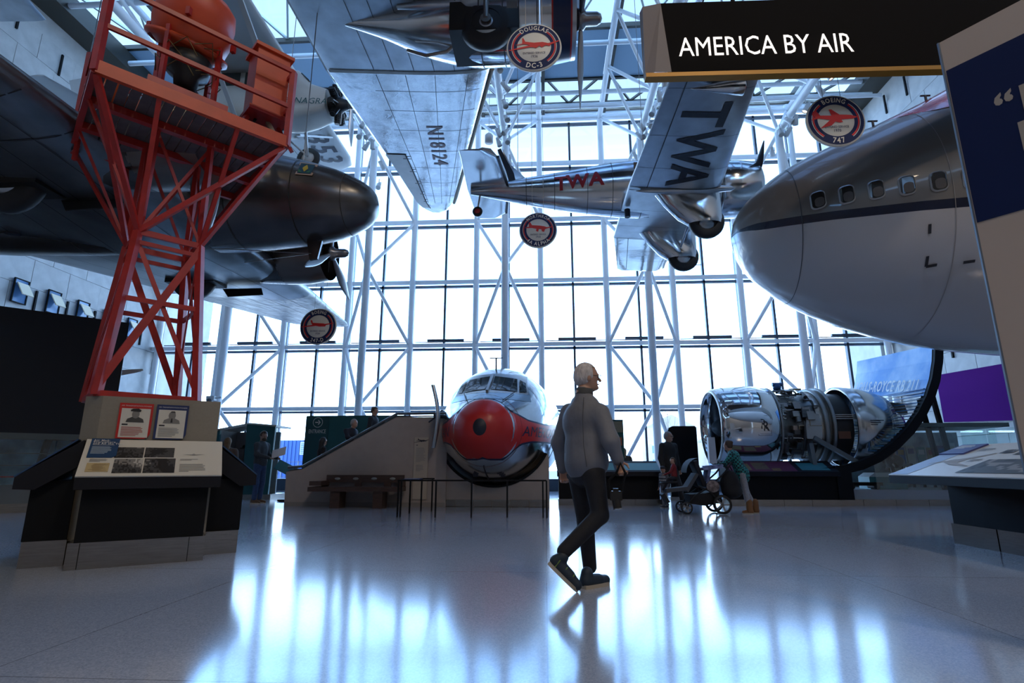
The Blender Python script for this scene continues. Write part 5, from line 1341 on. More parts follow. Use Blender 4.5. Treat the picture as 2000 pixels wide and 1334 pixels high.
def jet_engine():
    Y, Z = 15.2, 1.95
    t = thing('jet_engine', 'large polished turbofan engine with exposed pipework lying on its side mount', 'jet engine', (6.6, Y, 1.0))
    AX = (1, 0, 0); O = Vector((4.48, Y, Z))
    M_chr = mat('mirror cowl', (.68, .70, .72), .07, metal=1., bump=.05, bscale=1.5)
    MB().lathe([(1.4, .90), (.5, .86), (.2, .86), (.05, .90), (0, .955), (.03, 1.0), (.2, 1.06), (.6, 1.105), (1.0, 1.11), (1.42, 1.07), (1.44, 1.03)], O, AX, 64).build('intake_cowl', M_chr, t)
    lip = MB(); lip.lathe([(.10, .885), (.0, .94), (-.01, .965), (.04, 1.01)], O, AX, 64); lip.build('intake_lip', M_steel, t)
    fan = MB(); fan.lathe([(.9, .86), (.9, .0)], O, AX, 40); fan.build('fan_disc', M_engblk, t)
    MB().lathe([(.35, .0), (.45, .1), (.7, .22), (.9, .28)], O, AX, 24).build('spinner', M_seam, t)
    for k in range(24):
        a = 2 * math.pi * k / 24; rd = Vector((0, math.cos(a), math.sin(a))); tg = Vector((0, -math.sin(a), math.cos(a)))
        b_ = MB(); c0 = O + Vector((.8, 0, 0)); b_.add([c0 + rd * .27 - tg * .03, c0 + rd * .27 + tg * .03 + Vector((.1, 0, 0)), c0 + rd * .85 + tg * .1 + Vector((.06, 0, 0)), c0 + rd * .85 - tg * .06 + Vector((-.04, 0, 0))], [(0, 1, 2, 3)]); b_.build('fan_blade', M_seam, t)
    lg = MB(); o2 = Vector((5.62, Y - 1.112, Z - .02)); 
    th_ = lambda x, y: O + Vector((1.02 + x, -1.106 * math.cos(y / 1.1), -.02 + 1.106 * math.sin(y / 1.1))) + Vector((0, -.006, 0))
    for dx, dy in ((0, .02), (.06, -.03)):
        vs, fs = text_geo('R', .36, 'CENTER', 0, .75, .0); lg.add([th_(x + dx - .03, y + dy) for x, y in vs], fs)
    for x0, y0, x1, y1 in ((-.16, .24, .16, .245), (-.16, -.25, .16, -.245), (-.16, -.25, -.155, .245), (.155, -.25, .16, .245), (-.13, -.215, .13, -.212)):
        lg.add([th_(x, y) for x, y in ((x0, y0), (x1, y0), (x1, y1), (x0, y1))], [(0, 1, 2, 3)])
    lg.build('maker_badge', M_ink, t)
    # exposed core casing
    MB().lathe([(1.40, 1.03), (1.5, .98), (1.65, .90), (1.9, .86), (2.2, .84), (2.45, .90), (2.6, .97)], O, AX, 48).build('core_casing', mat('engine casing', (.20, .20, .19), .35, metal=.85, noise=.35, nscale=6), t)
    r = random.Random(8); pm = [mat('pipe steel', (.45, .43, .40), .25, metal=1.), mat('pipe dark', (.10, .10, .10), .4, metal=.6), mat('pipe bronze', (.30, .24, .16), .3, metal=.9)]
    cas = lambda x, a, rr: O + Vector((x, -rr * math.cos(a), rr * math.sin(a)))
    for k in range(46):
        a = r.uniform(-1.1, 1.5); x = r.uniform(1.46, 2.2); rr = r.uniform(.95, 1.02); pts = [cas(x, a, rr)]
        for s in range(r.randint(2, 4)):
            if r.random() < .5: a2 = a + r.uniform(-.4, .4); pts += [cas(x, a + (a2 - a) * f / 4, rr) for f in (1, 2, 3, 4)]; a = a2
            else: x2 = min(2.5, max(1.45, x + r.uniform(-.35, .35))); pts += [cas(x + (x2 - x) * f / 3, a, rr) for f in (1, 2, 3)]; x = x2
        MB().pipe(pts, r.choice((.012, .016, .022, .028)), 6).build('pipe', pm[k % 3 if k % 5 else 0], t)
    for k in range(26):
        a = r.uniform(-1.0, 1.5); x = r.uniform(1.5, 2.4); c = cas(x, a, .96); e_r = (c - O - Vector((x, 0, 0))).normalized(); e_t = Vector((1, 0, 0)).cross(e_r)
        b_ = MB()
        if k % 3: b_.box(c, (r.uniform(.08, .24), r.uniform(.08, .22), r.uniform(.08, .16)), Vector((1, 0, 0)), e_t)
        else: b_.tube(c - e_t * .12, c + e_t * .12, r.uniform(.04, .08), 10)
        b_.build('accessory', [mat('engine casing'), pm[1], M_hub][k % 3], t)
    sh = MB(); sh.prism([(0, 0), (.35, -.02), (.42, .3), (.38, .62), (.1, .66), (.02, .3)], O + Vector((2.05, -1.0, -.35)), (1, 0, 0), (0, .12, 1), .03); sh.build('access_shield', mat('pale casing', (.40, .38, .35), .4, metal=.5), t)
    va = MB(); c = cas(1.82, 1.45, 1.05); va.ball(c + Vector((0, 0, .02)), .11); va.tube(c + Vector((-.12, 0, .1)), c + Vector((.14, 0, .1)), .055); va.tube(c, c - Vector((0, 0, .15)), .05); va.build('bleed_valve', mat('blue valve', (.06, .12, .25), .3, metal=.6), t)
    for x, w_, R_ in ((1.46, .05, 1.06), (2.55, .10, 1.02), (2.74, .06, 1.05)): MB().lathe([(x, R_ - .06), (x, R_), (x + w_, R_), (x + w_, R_ - .06)], O, AX, 56).build('flange_ring', mat('grey flange', (.30, .30, .29), .35, metal=.8), t)
    MB().lathe([(2.4, .93), (2.78, 1.0), (2.8, .9)], O, AX, 56).build('turbine_cover', mat('warm casing', (.46, .40, .34), .25, metal=.9), t)
    MB().lathe([(2.78, .88), (3.3, .88)], O, AX, 40).build('core_barrel', M_engblk, t)
    for a in (0.15, .2, .25): MB().tube(cas(2.78, a, .98), cas(3.35, a, .98), .018).build('slide_rail', M_steel, t)
    MB().box(cas(3.05, -.25, .86), (.3, .06, .26)).build('orange_panel', mat('orange interior', (.16, .05, .02), .5), t)
    # rear cowl and nozzle
    MB().lathe([(3.32, 1.0), (3.32, 1.07), (3.8, 1.03), (4.2, .92), (4.42, .84), (4.42, .78), (3.9, .9), (3.32, 1.0)], O, AX, 64).build('rear_cowl', mat('brushed cowl', (.52, .52, .51), .18, metal=1., noise=.15, nscale=2), t)
    lt = MB(); f2 = lambda x, y: O + Vector((3.62 + x, -1.055 * math.cos(y), 1.055 * math.sin(y)))
    for k in range(3): lt.add([f2(x, y) for x, y in ((0, .08 - .05 * k), (.32 - .08 * k, .08 - .05 * k), (.32 - .08 * k, .10 - .05 * k), (0, .10 - .05 * k))], [(0, 1, 2, 3)])
    lt.build('stencil_text', M_ink, t)
    MB().lathe([(4.3, .5), (4.45, .52), (4.75, .46), (4.9, .34), (4.92, .28), (4.4, .3)], O + Vector((0, 0, .02)), AX, 40).build('exhaust_nozzle', mat('brushed cowl'), t)
    MB().lathe([(4.2, .3), (4.9, .22), (5.05, .0)], O, AX, 24).build('exhaust_cone', M_hub, t)
    py = MB(); py.prism([(4.0, .72), (5.06, .60), (5.12, .32), (4.5, .30), (4.2, .5)], O + Vector((0, .15, 0)), (1, 0, 0), (0, 0, 1), .3); py.build('pylon_stub', mat('pylon grey', (.12, .12, .115), .45, metal=.5), t)
    # grey mount
    m_ = MB(); gm = mat('mount grey', (.14, .16, .17), .5, metal=.3)
    MB().beam(cas(2.12, -.45, 1.08), Vector((6.62, 14.15, .7)), .16, .10).build('mount_leg', gm, t)
    MB().beam(cas(2.2, -.30, 1.10), Vector((7.65, 14.15, 1.02)), .10, .10).build('mount_brace', gm, t)
    MB().beam(cas(2.12, -2.6, 1.0), Vector((6.62, 16.3, .0)), .16, .10).build('mount_leg', gm, t)
    return t
jet_engine()

def sweep_stand():
    t = thing('curved_stand', 'sweeping black-edged blue display wing lettered ROLLS-ROYCE RB.211 behind the jet engine', 'display stand', (8.3, 15, 0))
    P = [(6.6, .88), (7.1, .93), (7.58, 1.04), (8.0, 1.22), (8.42, 1.50), (8.8, 1.84), (9.12, 2.22), (9.38, 2.62), (9.58, 3.05), (9.72, 3.5), (9.80, 3.92)]
    def off(d):
        o = []
        for i in range(len(P)):
            a = Vector(P[max(i - 1, 0)]); b = Vector(P[min(i + 1, len(P) - 1)]); g = (b - a).normalized(); n = Vector((g.y, -g.x)); o.append(Vector(P[i]) + n * d)
        return o
    i0, i1 = off(0), off(.20)
    y0, y1 = 13.92, 14.0
    R = []
    for a, b in zip(i0, i1): R.append([Vector((a.x, y0, a.y)), Vector((b.x, y0, b.y)), Vector((b.x, y0 + .2, b.y)), Vector((a.x, y0 + .2, a.y))])
    MB().loft(R, smooth=False).build('black_edge', M_black, t)
    # blue sky sheet: upper part flat graphic running back, lower part slatted
    m = bpy.data.materials.new('sky print'); m.use_nodes = True; nt = m.node_tree; b_ = nt.nodes['Principled BSDF']; b_.inputs['Roughness'].default_value = .45
    tc = nt.nodes.new('ShaderNodeTexCoord'); nz = nt.nodes.new('ShaderNodeTexNoise'); nz.inputs['Scale'].default_value = .9; nz.inputs['Detail'].default_value = 5; cr = nt.nodes.new('ShaderNodeValToRGB')
    nt.links.new(tc.outputs['Object'], nz.inputs['Vector']); nt.links.new(nz.outputs['Fac'], cr.inputs[0]); nt.links.new(cr.outputs[0], b_.inputs['Base Color'])
    cr.color_ramp.elements[0].position = .38; cr.color_ramp.elements[0].color = (.05, .24, .60, 1); cr.color_ramp.elements[1].position = .7; cr.color_ramp.elements[1].color = (.50, .66, .82, 1)
    sh = MB(); R = []
    for i in range(7, len(P)):
        a = i0[i]; R.append([Vector((a.x - .01, y0 + .1, a.y)), Vector((a.x + .35, 18.0, a.y + (.32 if i > 7 else .5)))])
    up = MB()
    for k in range(len(R) - 1):
        n = 8
        for s in range(n):
            q = lambda A, f: A[0] + (A[1] - A[0]) * f
            up.add([q(R[k], s / n), q(R[k], (s + 1) / n), q(R[k + 1], (s + 1) / n), q(R[k + 1], s / n)], [(0, 1, 2, 3)], 0, True)
    up.build('sky_panel', m, t)
    A, B = R[0], R[1]
    o = R[0][0] + (R[0][1] - R[0][0]) * .10 + (R[1][0] - R[0][0]) * .62
    u = -(R[0][1] - R[0][0]).normalized(); v = (R[2][0] - R[0][0]).normalized(); w = u.cross(v)
    tx = MB(); text_on(tx, 'ROLLS-ROYCE RB.211', o + (R[0][1] - R[0][0]) * .40 + v * -.02, u, v, .46, 0, 'CENTER', .70, .15, .03, .02); tx.build('stand_lettering', M_lwhite, t)
    for k in range(22):                                          # slats of the lower sweep
        f = 3.0 + 4.4 * k / 21; i = int(f); g = f - i; a = i0[i] * (1 - g) + i0[min(i + 1, 10)] * g
        s = MB(); s.beam((a.x - .03, y0 + .12, a.y + .02), (a.x + .1, 16.0 + .5 * (f - 3), a.y + .12), .05, .02); s.build('slat', [mat('slat white', (.42, .46, .50), .5), mat('slat blue', (.04, .18, .42), .5)][k % 2], t)
    for x, z in ((9.4, 2.6), (9.7, 2.9)): MB().beam((x + .05, 14.3, z), (x + .35, 14.3, .0), .09, .09).build('prop_post', M_black, t)
    MB().box((7.15, 14.05, .55), (.35, .35, .8)).build('stand_foot', M_black, t)
sweep_stand()

tag(MB().prism([(-.09, 0), (.09, 0), (.08, .64), (-.08, .64)], (4.17, 14.25, 1.0), (1, 0, 0), (0, 0, 1), .14).build('white_pillar', mat('white laminate', (.62, .62, .64), .5)), 'slim white pillar standing in front of the engine intake', 'pillar')
o = thing('black_board', 'black board with rounded top behind the man in the dark coat', 'board', (3.9, 16, 0))
pts_ = [(3.5, .05), (4.32, .05), (4.32, 2.0), (4.28, 2.05), (3.66, 2.05), (3.55, 2.0), (3.5, 1.88)]
MB().prism(pts_, (0, 16.1, 0), (1, 0, 0), (0, 0, 1), .12).build('board_face', M_black, o)
MB().box((3.9, 16.05, .05), (.9, .4, .1)).build('board_foot', M_steel, o)
o = thing('green_totem', 'tall green notice totem right of the walking man in grey', 'sign', (2.0, 15.5, 0))
MB().box((2.02, 15.55, 1.1), (.34, .12, 2.2)).build('totem_board', M_green, o)
MB().box((2.02, 15.48, 2.0), (.30, .01, .3)).build('totem_header', mat('khaki print', (.30, .27, .18), .6), o)
MB().box((2.06, 15.48, 1.6), (.14, .01, .22)).build('totem_notice', mat('orange print', (.5, .14, .06), .6), o)

# ---------------------------------------------------------------- glass showcase, wall panel, desk at the side
M_case = glass_mat('showcase glass', (.90, .97, .96), .10)
def showcase():
    t = thing('glass_showcase', 'long glass showcase with pale base below the purple wall panel', 'showcase', (9.4, 15.2, 0))
    MB().box((9.2, 15.2, .26), (4.6, 2.0, .22)).build('plinth', mat('pale laminate', (.42, .40, .40), .5), t)
    for k in range(6): MB().box((7.3 + .76 * k, 14.19, .075), (.75, .02, .15)).build('kick_plate', M_steel, t)
    MB().box((9.2, 15.24, .075), (4.6, 2.0, .15)).build('base', M_steel, t)
    for k in range(4): MB().box((8.45 + .75 * k, 14.24, 1.12), (.74, .012, 1.5)).build('glass_pane', M_case, t)
    for y in (14.6, 15.5): MB().box((11.47, y, 1.12), (.012, .85, 1.5)).build('glass_pane', M_case, t)
    MB().box((10.3, 15.0, 1.93), (2.2, 1.6, .1)).build('case_lid', mat('grey green lid', (.10, .13, .12), .5), t)
    MB().box((9.9, 16.15, 1.1), (3.2, .05, 1.5)).build('back_panel', mat('case back print', (.30, .34, .36), .6, noise=.5, nscale=3), t)
showcase()
r = random.Random(4)
cols = [(.35, .05, .04), (.05, .12, .3), (.45, .42, .36), (.06, .2, .18), (.4, .25, .1), (.12, .1, .2), (.5, .5, .52)]
nm = ['red', 'blue', 'cream', 'green', 'tan', 'violet', 'white']
for k in range(7):
    x = 9.5 + .27 * k; h = .42 + .14 * r.random()
    o = thing('exhibit_poster', '%s upright poster card standing at the back of the glass showcase' % nm[k], 'poster', (x, 15.9, .9), group='poster cards in the showcase')
    MB().box((x, 15.9, 1.0 + h / 2), (.21, .03, h)).build('card', mat('poster ' + nm[k], cols[k], .6), o)
    MB().box((x, 15.88, 1.0 + h * .7), (.15, .01, h * .3)).build('picture', mat('poster ' + nm[(k + 3) % 7], cols[(k + 3) % 7], .6), o)
    MB().box((x, 15.95, .68), (.05, .05, .64)).build('stand', M_black, o)
o = thing('aircraft_model', 'small dark model aircraft engine inside the glass showcase', 'model', (9.15, 15.2, .37))
MB().lathe([(0, 0), (.05, .16), (.3, .18), (.45, .05), (.46, 0)], (8.95, 15.2, 1.05), (1, 0, 0), 16).build('model_body', M_seam, o)
for k in range(7):
    a = k * .9; MB().tube((9.05, 15.2 + .1 * math.cos(a), 1.05 + .1 * math.sin(a)), (9.05, 15.2 + .27 * math.cos(a), 1.05 + .27 * math.sin(a)), .05, 8).build('cylinder', M_engblk, o)
MB().tube((9.15, 15.2, .37), (9.15, 15.2, .95), .03).build('model_stand', M_hub, o)
o = thing('teal_chest', 'teal box with pale lid low in the glass showcase', 'box', (8.6, 14.9, .37))
MB().box((8.6, 14.9, .52), (.9, .5, .3)).build('chest_body', mat('teal chest', (.04, .22, .26), .5), o)
MB().prism([(-.45, 0), (.45, 0), (.3, .1), (-.3, .1)], (8.6, 15.15, .67), (1, 0, 0), (0, 0, 1), .5).build('chest_lid', M_cream2, o)
o = thing('tow_cart', 'low black ground cart beside the showcase base', 'cart', (7.9, 14.6, .37))
MB().box((7.9, 14.6, .5), (.9, .3, .08)).build('cart_bed', M_black, o); MB().beam((7.5, 14.6, .5), (7.35, 14.6, .85), .05, .05).build('cart_handle', M_black, o)
for x in (7.6, 8.2): MB().tube((x, 14.45, .45), (x, 14.75, .45), .08, 12).build('cart_wheel', M_rubber, o)
tag(MB().prism([(19.2, 2.36), (16.4, 2.20), (16.4, 3.84), (19.2, 3.95)], (XR - .10, 0, 0), (0, 1, 0), (0, 0, 1), -.05).build('purple_wall_panel', mat('purple print', (.085, .006, .15), .9, spec=.1)), 'plain purple graphic panel on the stone wall', 'panel')

def side_desk():
    t = thing('reading_desk', 'wide slanted reading desk with an aircraft drawing, below the jumbo jet', 'reading desk', (5.3, 6.2, 0))
    y0, y1 = 4.6, 7.55
    prof = [(4.45, .82), (5.50, 1.20), (5.62, 1.20), (5.62, .9), (5.1, .72), (4.45, .73)]
    MB().loft([[Vector((x, y, z)) for x, z in prof] for y in (y0, y1)], smooth=False).build('desk_body', M_char, t)
    MB().box((5.4, (y0 + y1) / 2, .5), (.56, y1 - y0 - .1, .52)).build('desk_stand', M_black, t)
    for k in range(4): MB().box((5.4, y0 + .07 + .70 * (k + .5) + .02 * k, .12), (.58, .70, .24)).build('kick_plate', M_steel, t)
    u = Vector((0, -1, 0)); v = Vector((1.05, 0, .38)).normalized(); o = Vector((4.45, y1, .824)); n = u.cross(v)
    L = 1.10
    MB().prism([(.0, .0), (y1 - y0, 0), (y1 - y0, L), (0, L)], o, u, v, .012).build('graphic_panel', mat('pale graphic panel', (.52, .53, .50), .4), t)
    bl = MB(); rect_on(bl, o, u, v, .02, .02, .35, .75, 0, .015); bl.build('blue_print', mat('print sky blue', (.28, .38, .55), .5), t)
    tc_ = MB(); tc_.prism([(0, 0), (.42, 0), (.42, .34), (0, .34)], o + u * .0 + v * .72, u, v, .03); tc_.build('title_card', mat('card indigo', (.05, .06, .2), .5), t)
    tx = MB(); lines(tx, o + v * .72, u, v, .04, .30, .3, .12, 4, 0, lift=.032); tx.build('title_text', M_lwhite, t)
    pl_ = MB(); S = [(.42, .45), (.62, .36), (.98, .30), (.98, .32), (.68, .42), (.70, .52), (.92, .72), (.90, .74), (.64, .58), (.58, .55), (.50, .54), (.44, .50), (.24, .40), (.24, .38)]
    pl_.add([o + u * x + v * y + n * .016 for x, y in S], [tuple(range(len(S)))]); pl_.build('aircraft_drawing', M_ptext, t)
    for x, y, w, h_, sd in ((.95, .72, .18, .12, 21), (1.12, .86, .2, .14, 22), (1.2, .66, .22, .13, 23), (1.05, .1, .9, .42, 24), (1.5, .75, .2, .2, 25)): ph_ = MB(); photo(ph_, o, u, v, x, y, w, h_, sd, 0, 14, 8, .016); ph_.build('photograph', M_ph, t)
    tx = MB(); lines(tx, o, u, v, .5, .92, .25, .1, 4, 0, lift=.016); lines(tx, o, u, v, .78, .55, .2, .1, 4, 0, lift=.016); tx.build('panel_text', M_ptext, t)
side_desk()

# ---------------------------------------------------------------- dark exhibit wall at the left
def dark_wall():
    t = thing('dark_exhibit_wall', 'big black exhibit wall with a glazed showcase under it, behind the tower', 'partition', (-10.5, 11, 0))
    a = Vector((-13.4, 8.9, 0)); b = Vector((-9.9, 12.05, 0)); d = (b - a).normalized(); n = Vector((d.y, -d.x, 0)); L = (b - a).length
    Z = Vector((0, 0, 1))
    MB().prism([(0, 1.62), (L, 1.62), (L, 4.28), (0, 4.28)], a, d, Z, -.6).build('black_fascia', mat('exhibit black', (.006, .006, .008), .5), t)
    MB().prism([(0, 1.50), (L, 1.50), (L, 1.62), (0, 1.62)], a + n * .02, d, Z, -.6).build('fascia_trim', mat('grey green trim', (.16, .16, .13), .6), t)
    MB().prism([(0, .0), (L, .0), (L, .18), (0, .18)], a + n * .05, d, Z, -.8).build('base', M_bronze, t)
    MB().prism([(0, .18), (L, .18), (L, .55), (0, .55)], a + n * .04, d, Z, -.8).build('sill', mat('sill grey', (.20, .20, .18), .6), t)
    for k in range(5):
        MB().prism([(L / 5 * k + .01, .55), (L / 5 * (k + 1) - .01, .55), (L / 5 * (k + 1) - .01, 1.5), (L / 5 * k + .01, 1.5)], a + n * .0, d, Z, -.012).build('glass_pane', M_case, t)
    MB().prism([(0, .55), (L, .55), (L, 1.5), (0, 1.5)], a - n * .58, d, Z, -.03).build('backdrop', mat('blue backdrop', (.20, .34, .44), .6, noise=.6, nscale=2.5), t)
    for k in (0.8, 1.7, 2.6, 3.5, 4.3): MB().beam(a + d * k - n * .2 + Z * .55, a + d * (k + .12) - n * .2 + Z * 1.5, .14, .06).build('display_post', M_black, t)
    for z in (.95, 1.2): MB().beam(a - n * .1 + Z * z, b - n * .1 + Z * z, .02, .02).build('guard_wire', M_rail, t)
    MB().beam(a - n * .1 + Z * .72, a + d * 3.4 - n * .1 + Z * .72, .03, .03).build('red_bar', M_red, t)
    bl = MB(); c = b + d * .02 + Z * 3.05 - n * .3; bl.prism([(0, 0), (.3, .10), (.42, .16), (.40, .20), (.2, .17), (0, .13)], c, d, Z, -.05); bl.build('blade_tip', M_blade, t)
dark_wall()

# ---------------------------------------------------------------- beyond the glass
M_blueb = mat('blue cladding', (.035, .12, .40), .6)
o = thing('blue_building', 'blue corrugated site building outside the window', 'building', (-19, 41, 0))
MB().box((-19.5, 42.5, 1.35), (7.0, 4, 2.9)).build('cladding', M_blueb, o)
for k in range(24): MB().box((-22.9 + .3 * k, 40.47, 1.35), (.12, .06, 2.9)).build('rib', M_blueb, o)
w_ = MB().box((-17.95, 40.42, 2.2), (.62, .08, .95)).build('window', M_cream2, o); MB().box((-17.95, 40.36, 2.2), (.46, .04, .78)).build('pane', M_bluegl, w_)
for k in range(5): MB().box((-17.95, 40.33, 1.9 + .15 * k), (.46, .02, .03)).build('glazing_bar', M_cream2, w_)
fn_ = thing('wire_fence', 'thin dark wire fence outside in front of the blue building', 'fence', (-17, 32, 0))
for k in range(9): MB().tube((-18.5 + 1.0 * k, 32, -.2), (-18.5 + 1.0 * k, 32, 1.2), .025, 5).build('post', M_rail, fn_)
for z in (.3, .6, .9, 1.15): MB().tube((-18.5, 32, z), (-10.5, 32, z), .015, 4).build('wire', M_rail, fn_)
M_haze = mat('sunlit tan facade', (.62, .52, .44), .8)
for k, (x, y, w, h, lab) in enumerate(((21, 95, 8, 7, 'pale tan block outside between the family and the counter'), (31, 100, 7, 5, 'low tan house outside near the engine intake'), (7, 110, 9, 4, 'low tan house outside behind the totem'))):
    o = thing('distant_building', lab, 'building', (x, y, 0), group='buildings beyond the window')
    MB().box((x, y, h / 2), (w, 6, h)).build('wall', M_haze, o); MB().prism([(-w / 2 - .3, 0), (w / 2 + .3, 0), (0, 2.2)], (x, y + 3, h), (1, 0, 0), (0, 0, 1), 6).build('roof', mat('tan roof', (.5, .42, .36), .8), o)
    for i in range(4):
        for j in range(max(1, int(h / 2.4))): MB().box((x - w / 2 + w / 4 * (i + .5), y - 3.02, 1.3 + 2.2 * j), (.9, .06, 1.2)).build('window', M_bluegl, o)
M_bark = mat('pale bark', (.42, .33, .26), .9)
def tree(x, y, h, seed, lab):
    o = thing('bare_tree', lab, 'tree', (x, y, -.2), group='bare trees beyond the window'); r = random.Random(seed)
    MB().pipe([(x, y, -.2), (x + .1, y, h * .35), (x, y + .1, h * .7)], [.16, .12, .05], 6).build('trunk', M_bark, o)
    br = MB()
    def grow(p, d, L, rad, n):
        q = p + d * L; br.tube(p, q, rad, 4, rad * .5, False)
        if n:
            for _ in range(3): grow(p + d * L * r.uniform(.5, 1), (d + Vector((r.uniform(-.8, .8), r.uniform(-.5, .5), r.uniform(-.1, .6)))).normalized(), L * .68, rad * .5, n - 1)
    for k in range(5): grow(Vector((x, y, h * (.28 + .09 * k))), Vector((r.uniform(-1, 1), r.uniform(-.5, .5), r.uniform(.5, 1))).normalized(), h * .2, .05, 3)
    b_ = br.build('branches', M_bark, o); b_['kind'] = 'stuff'
tree(15, 44, 8, 1, 'bare tree outside between the counters'); tree(11.5, 52, 7, 2, 'bare tree outside near the white truss foot'); tree(18.5, 50, 6, 3, 'bare tree outside just before the engine intake')
# ---------------------------------------------------------------- people
M_skin = mat('skin', (.42, .24, .17), .5)
M_sole = mat('shoe sole', (.40, .36, .30), .6)
M_eye = mat('eye dark', (.02, .015, .012), .2); M_lip = mat('lips', (.28, .10, .09), .5)
M_lens = mat('spectacle frame', (.05, .05, .05), .3, metal=.6)
def rotz(v, a): c, s = math.cos(a), math.sin(a); return Vector((v[0] * c - v[1] * s, v[0] * s + v[1] * c, v[2]))
def pose(loc, yaw, H, **kw):
    """joints of a standing figure facing yaw (0 = +x), left side +y; kw moves joints (forward, left, up) in units of height"""
    k = H / 1.0
    J = dict(hip=(0, 0, .53), hl=(0, .055, .515), hr=(0, -.055, .515), kl=(.015, .06, .285), kr=(.015, -.06, .285), al=(0, .06, .055), ar=(0, -.06, .055),
             chest=(0, 0, .72), neck=(0, 0, .835), head=(.012, 0, .925), sl=(0, .112, .80), sr=(0, -.112, .80), el=(-.01, .145, .635), er=(-.01, -.145, .635), wl=(.03, .15, .49), wr=(.03, -.15, .49))
    for q in kw:
        if q in J: J[q] = tuple(a + b for a, b in zip(J[q], kw[q]))
    L = Vector(loc)
    return {q: L + rotz(Vector(v) * k, yaw) for q, v in J.items()}
def hand(pr, w, d, up, s, curl=.5):
    """palm and five bent fingers leaving the wrist w along d; up = side of the thumb"""
    d = Vector(d).normalized(); up = (Vector(up) - d * d.dot(Vector(up))).normalized(); n = d.cross(up)
    pc = w + d * .045 * s
    for o in (-.022, 0, .022): pr.append(('c', tuple(w + d * .015 * s + up * o * s * .7), tuple(w + d * .085 * s + up * o * s), .013 * s, .011 * s))
    for i, (o, L) in enumerate(((.030, .066), (.011, .075), (-.009, .070), (-.028, .054))):
        b = w + d * .092 * s + up * o * s
        m = b + (d * math.cos(curl) + n * math.sin(curl)) * L * .5 * s; e = m + (d * math.cos(curl * 2.4) + n * math.sin(curl * 2.4)) * L * .5 * s
        pr.append(('c', tuple(b), tuple(m), .0088 * s, .0082 * s)); pr.append(('c', tuple(m), tuple(e), .0082 * s, .0068 * s))
    b = w + d * .03 * s + up * .03 * s; m = b + (d * .6 + up * .6 + n * .4).normalized() * .038 * s; e = m + (d * .9 + n * .5).normalized() * .032 * s
    pr.append(('c', tuple(b), tuple(m), .0105 * s, .0095 * s)); pr.append(('c', tuple(m), tuple(e), .0095 * s, .0075 * s))
def rotM(f):
    f = Vector(f).normalized(); l = Vector((0, 0, 1)).cross(f).normalized(); u = f.cross(l)
    return np.array([[f.x, l.x, u.x], [f.y, l.y, u.y], [f.z, l.z, u.z]]), f, l, u
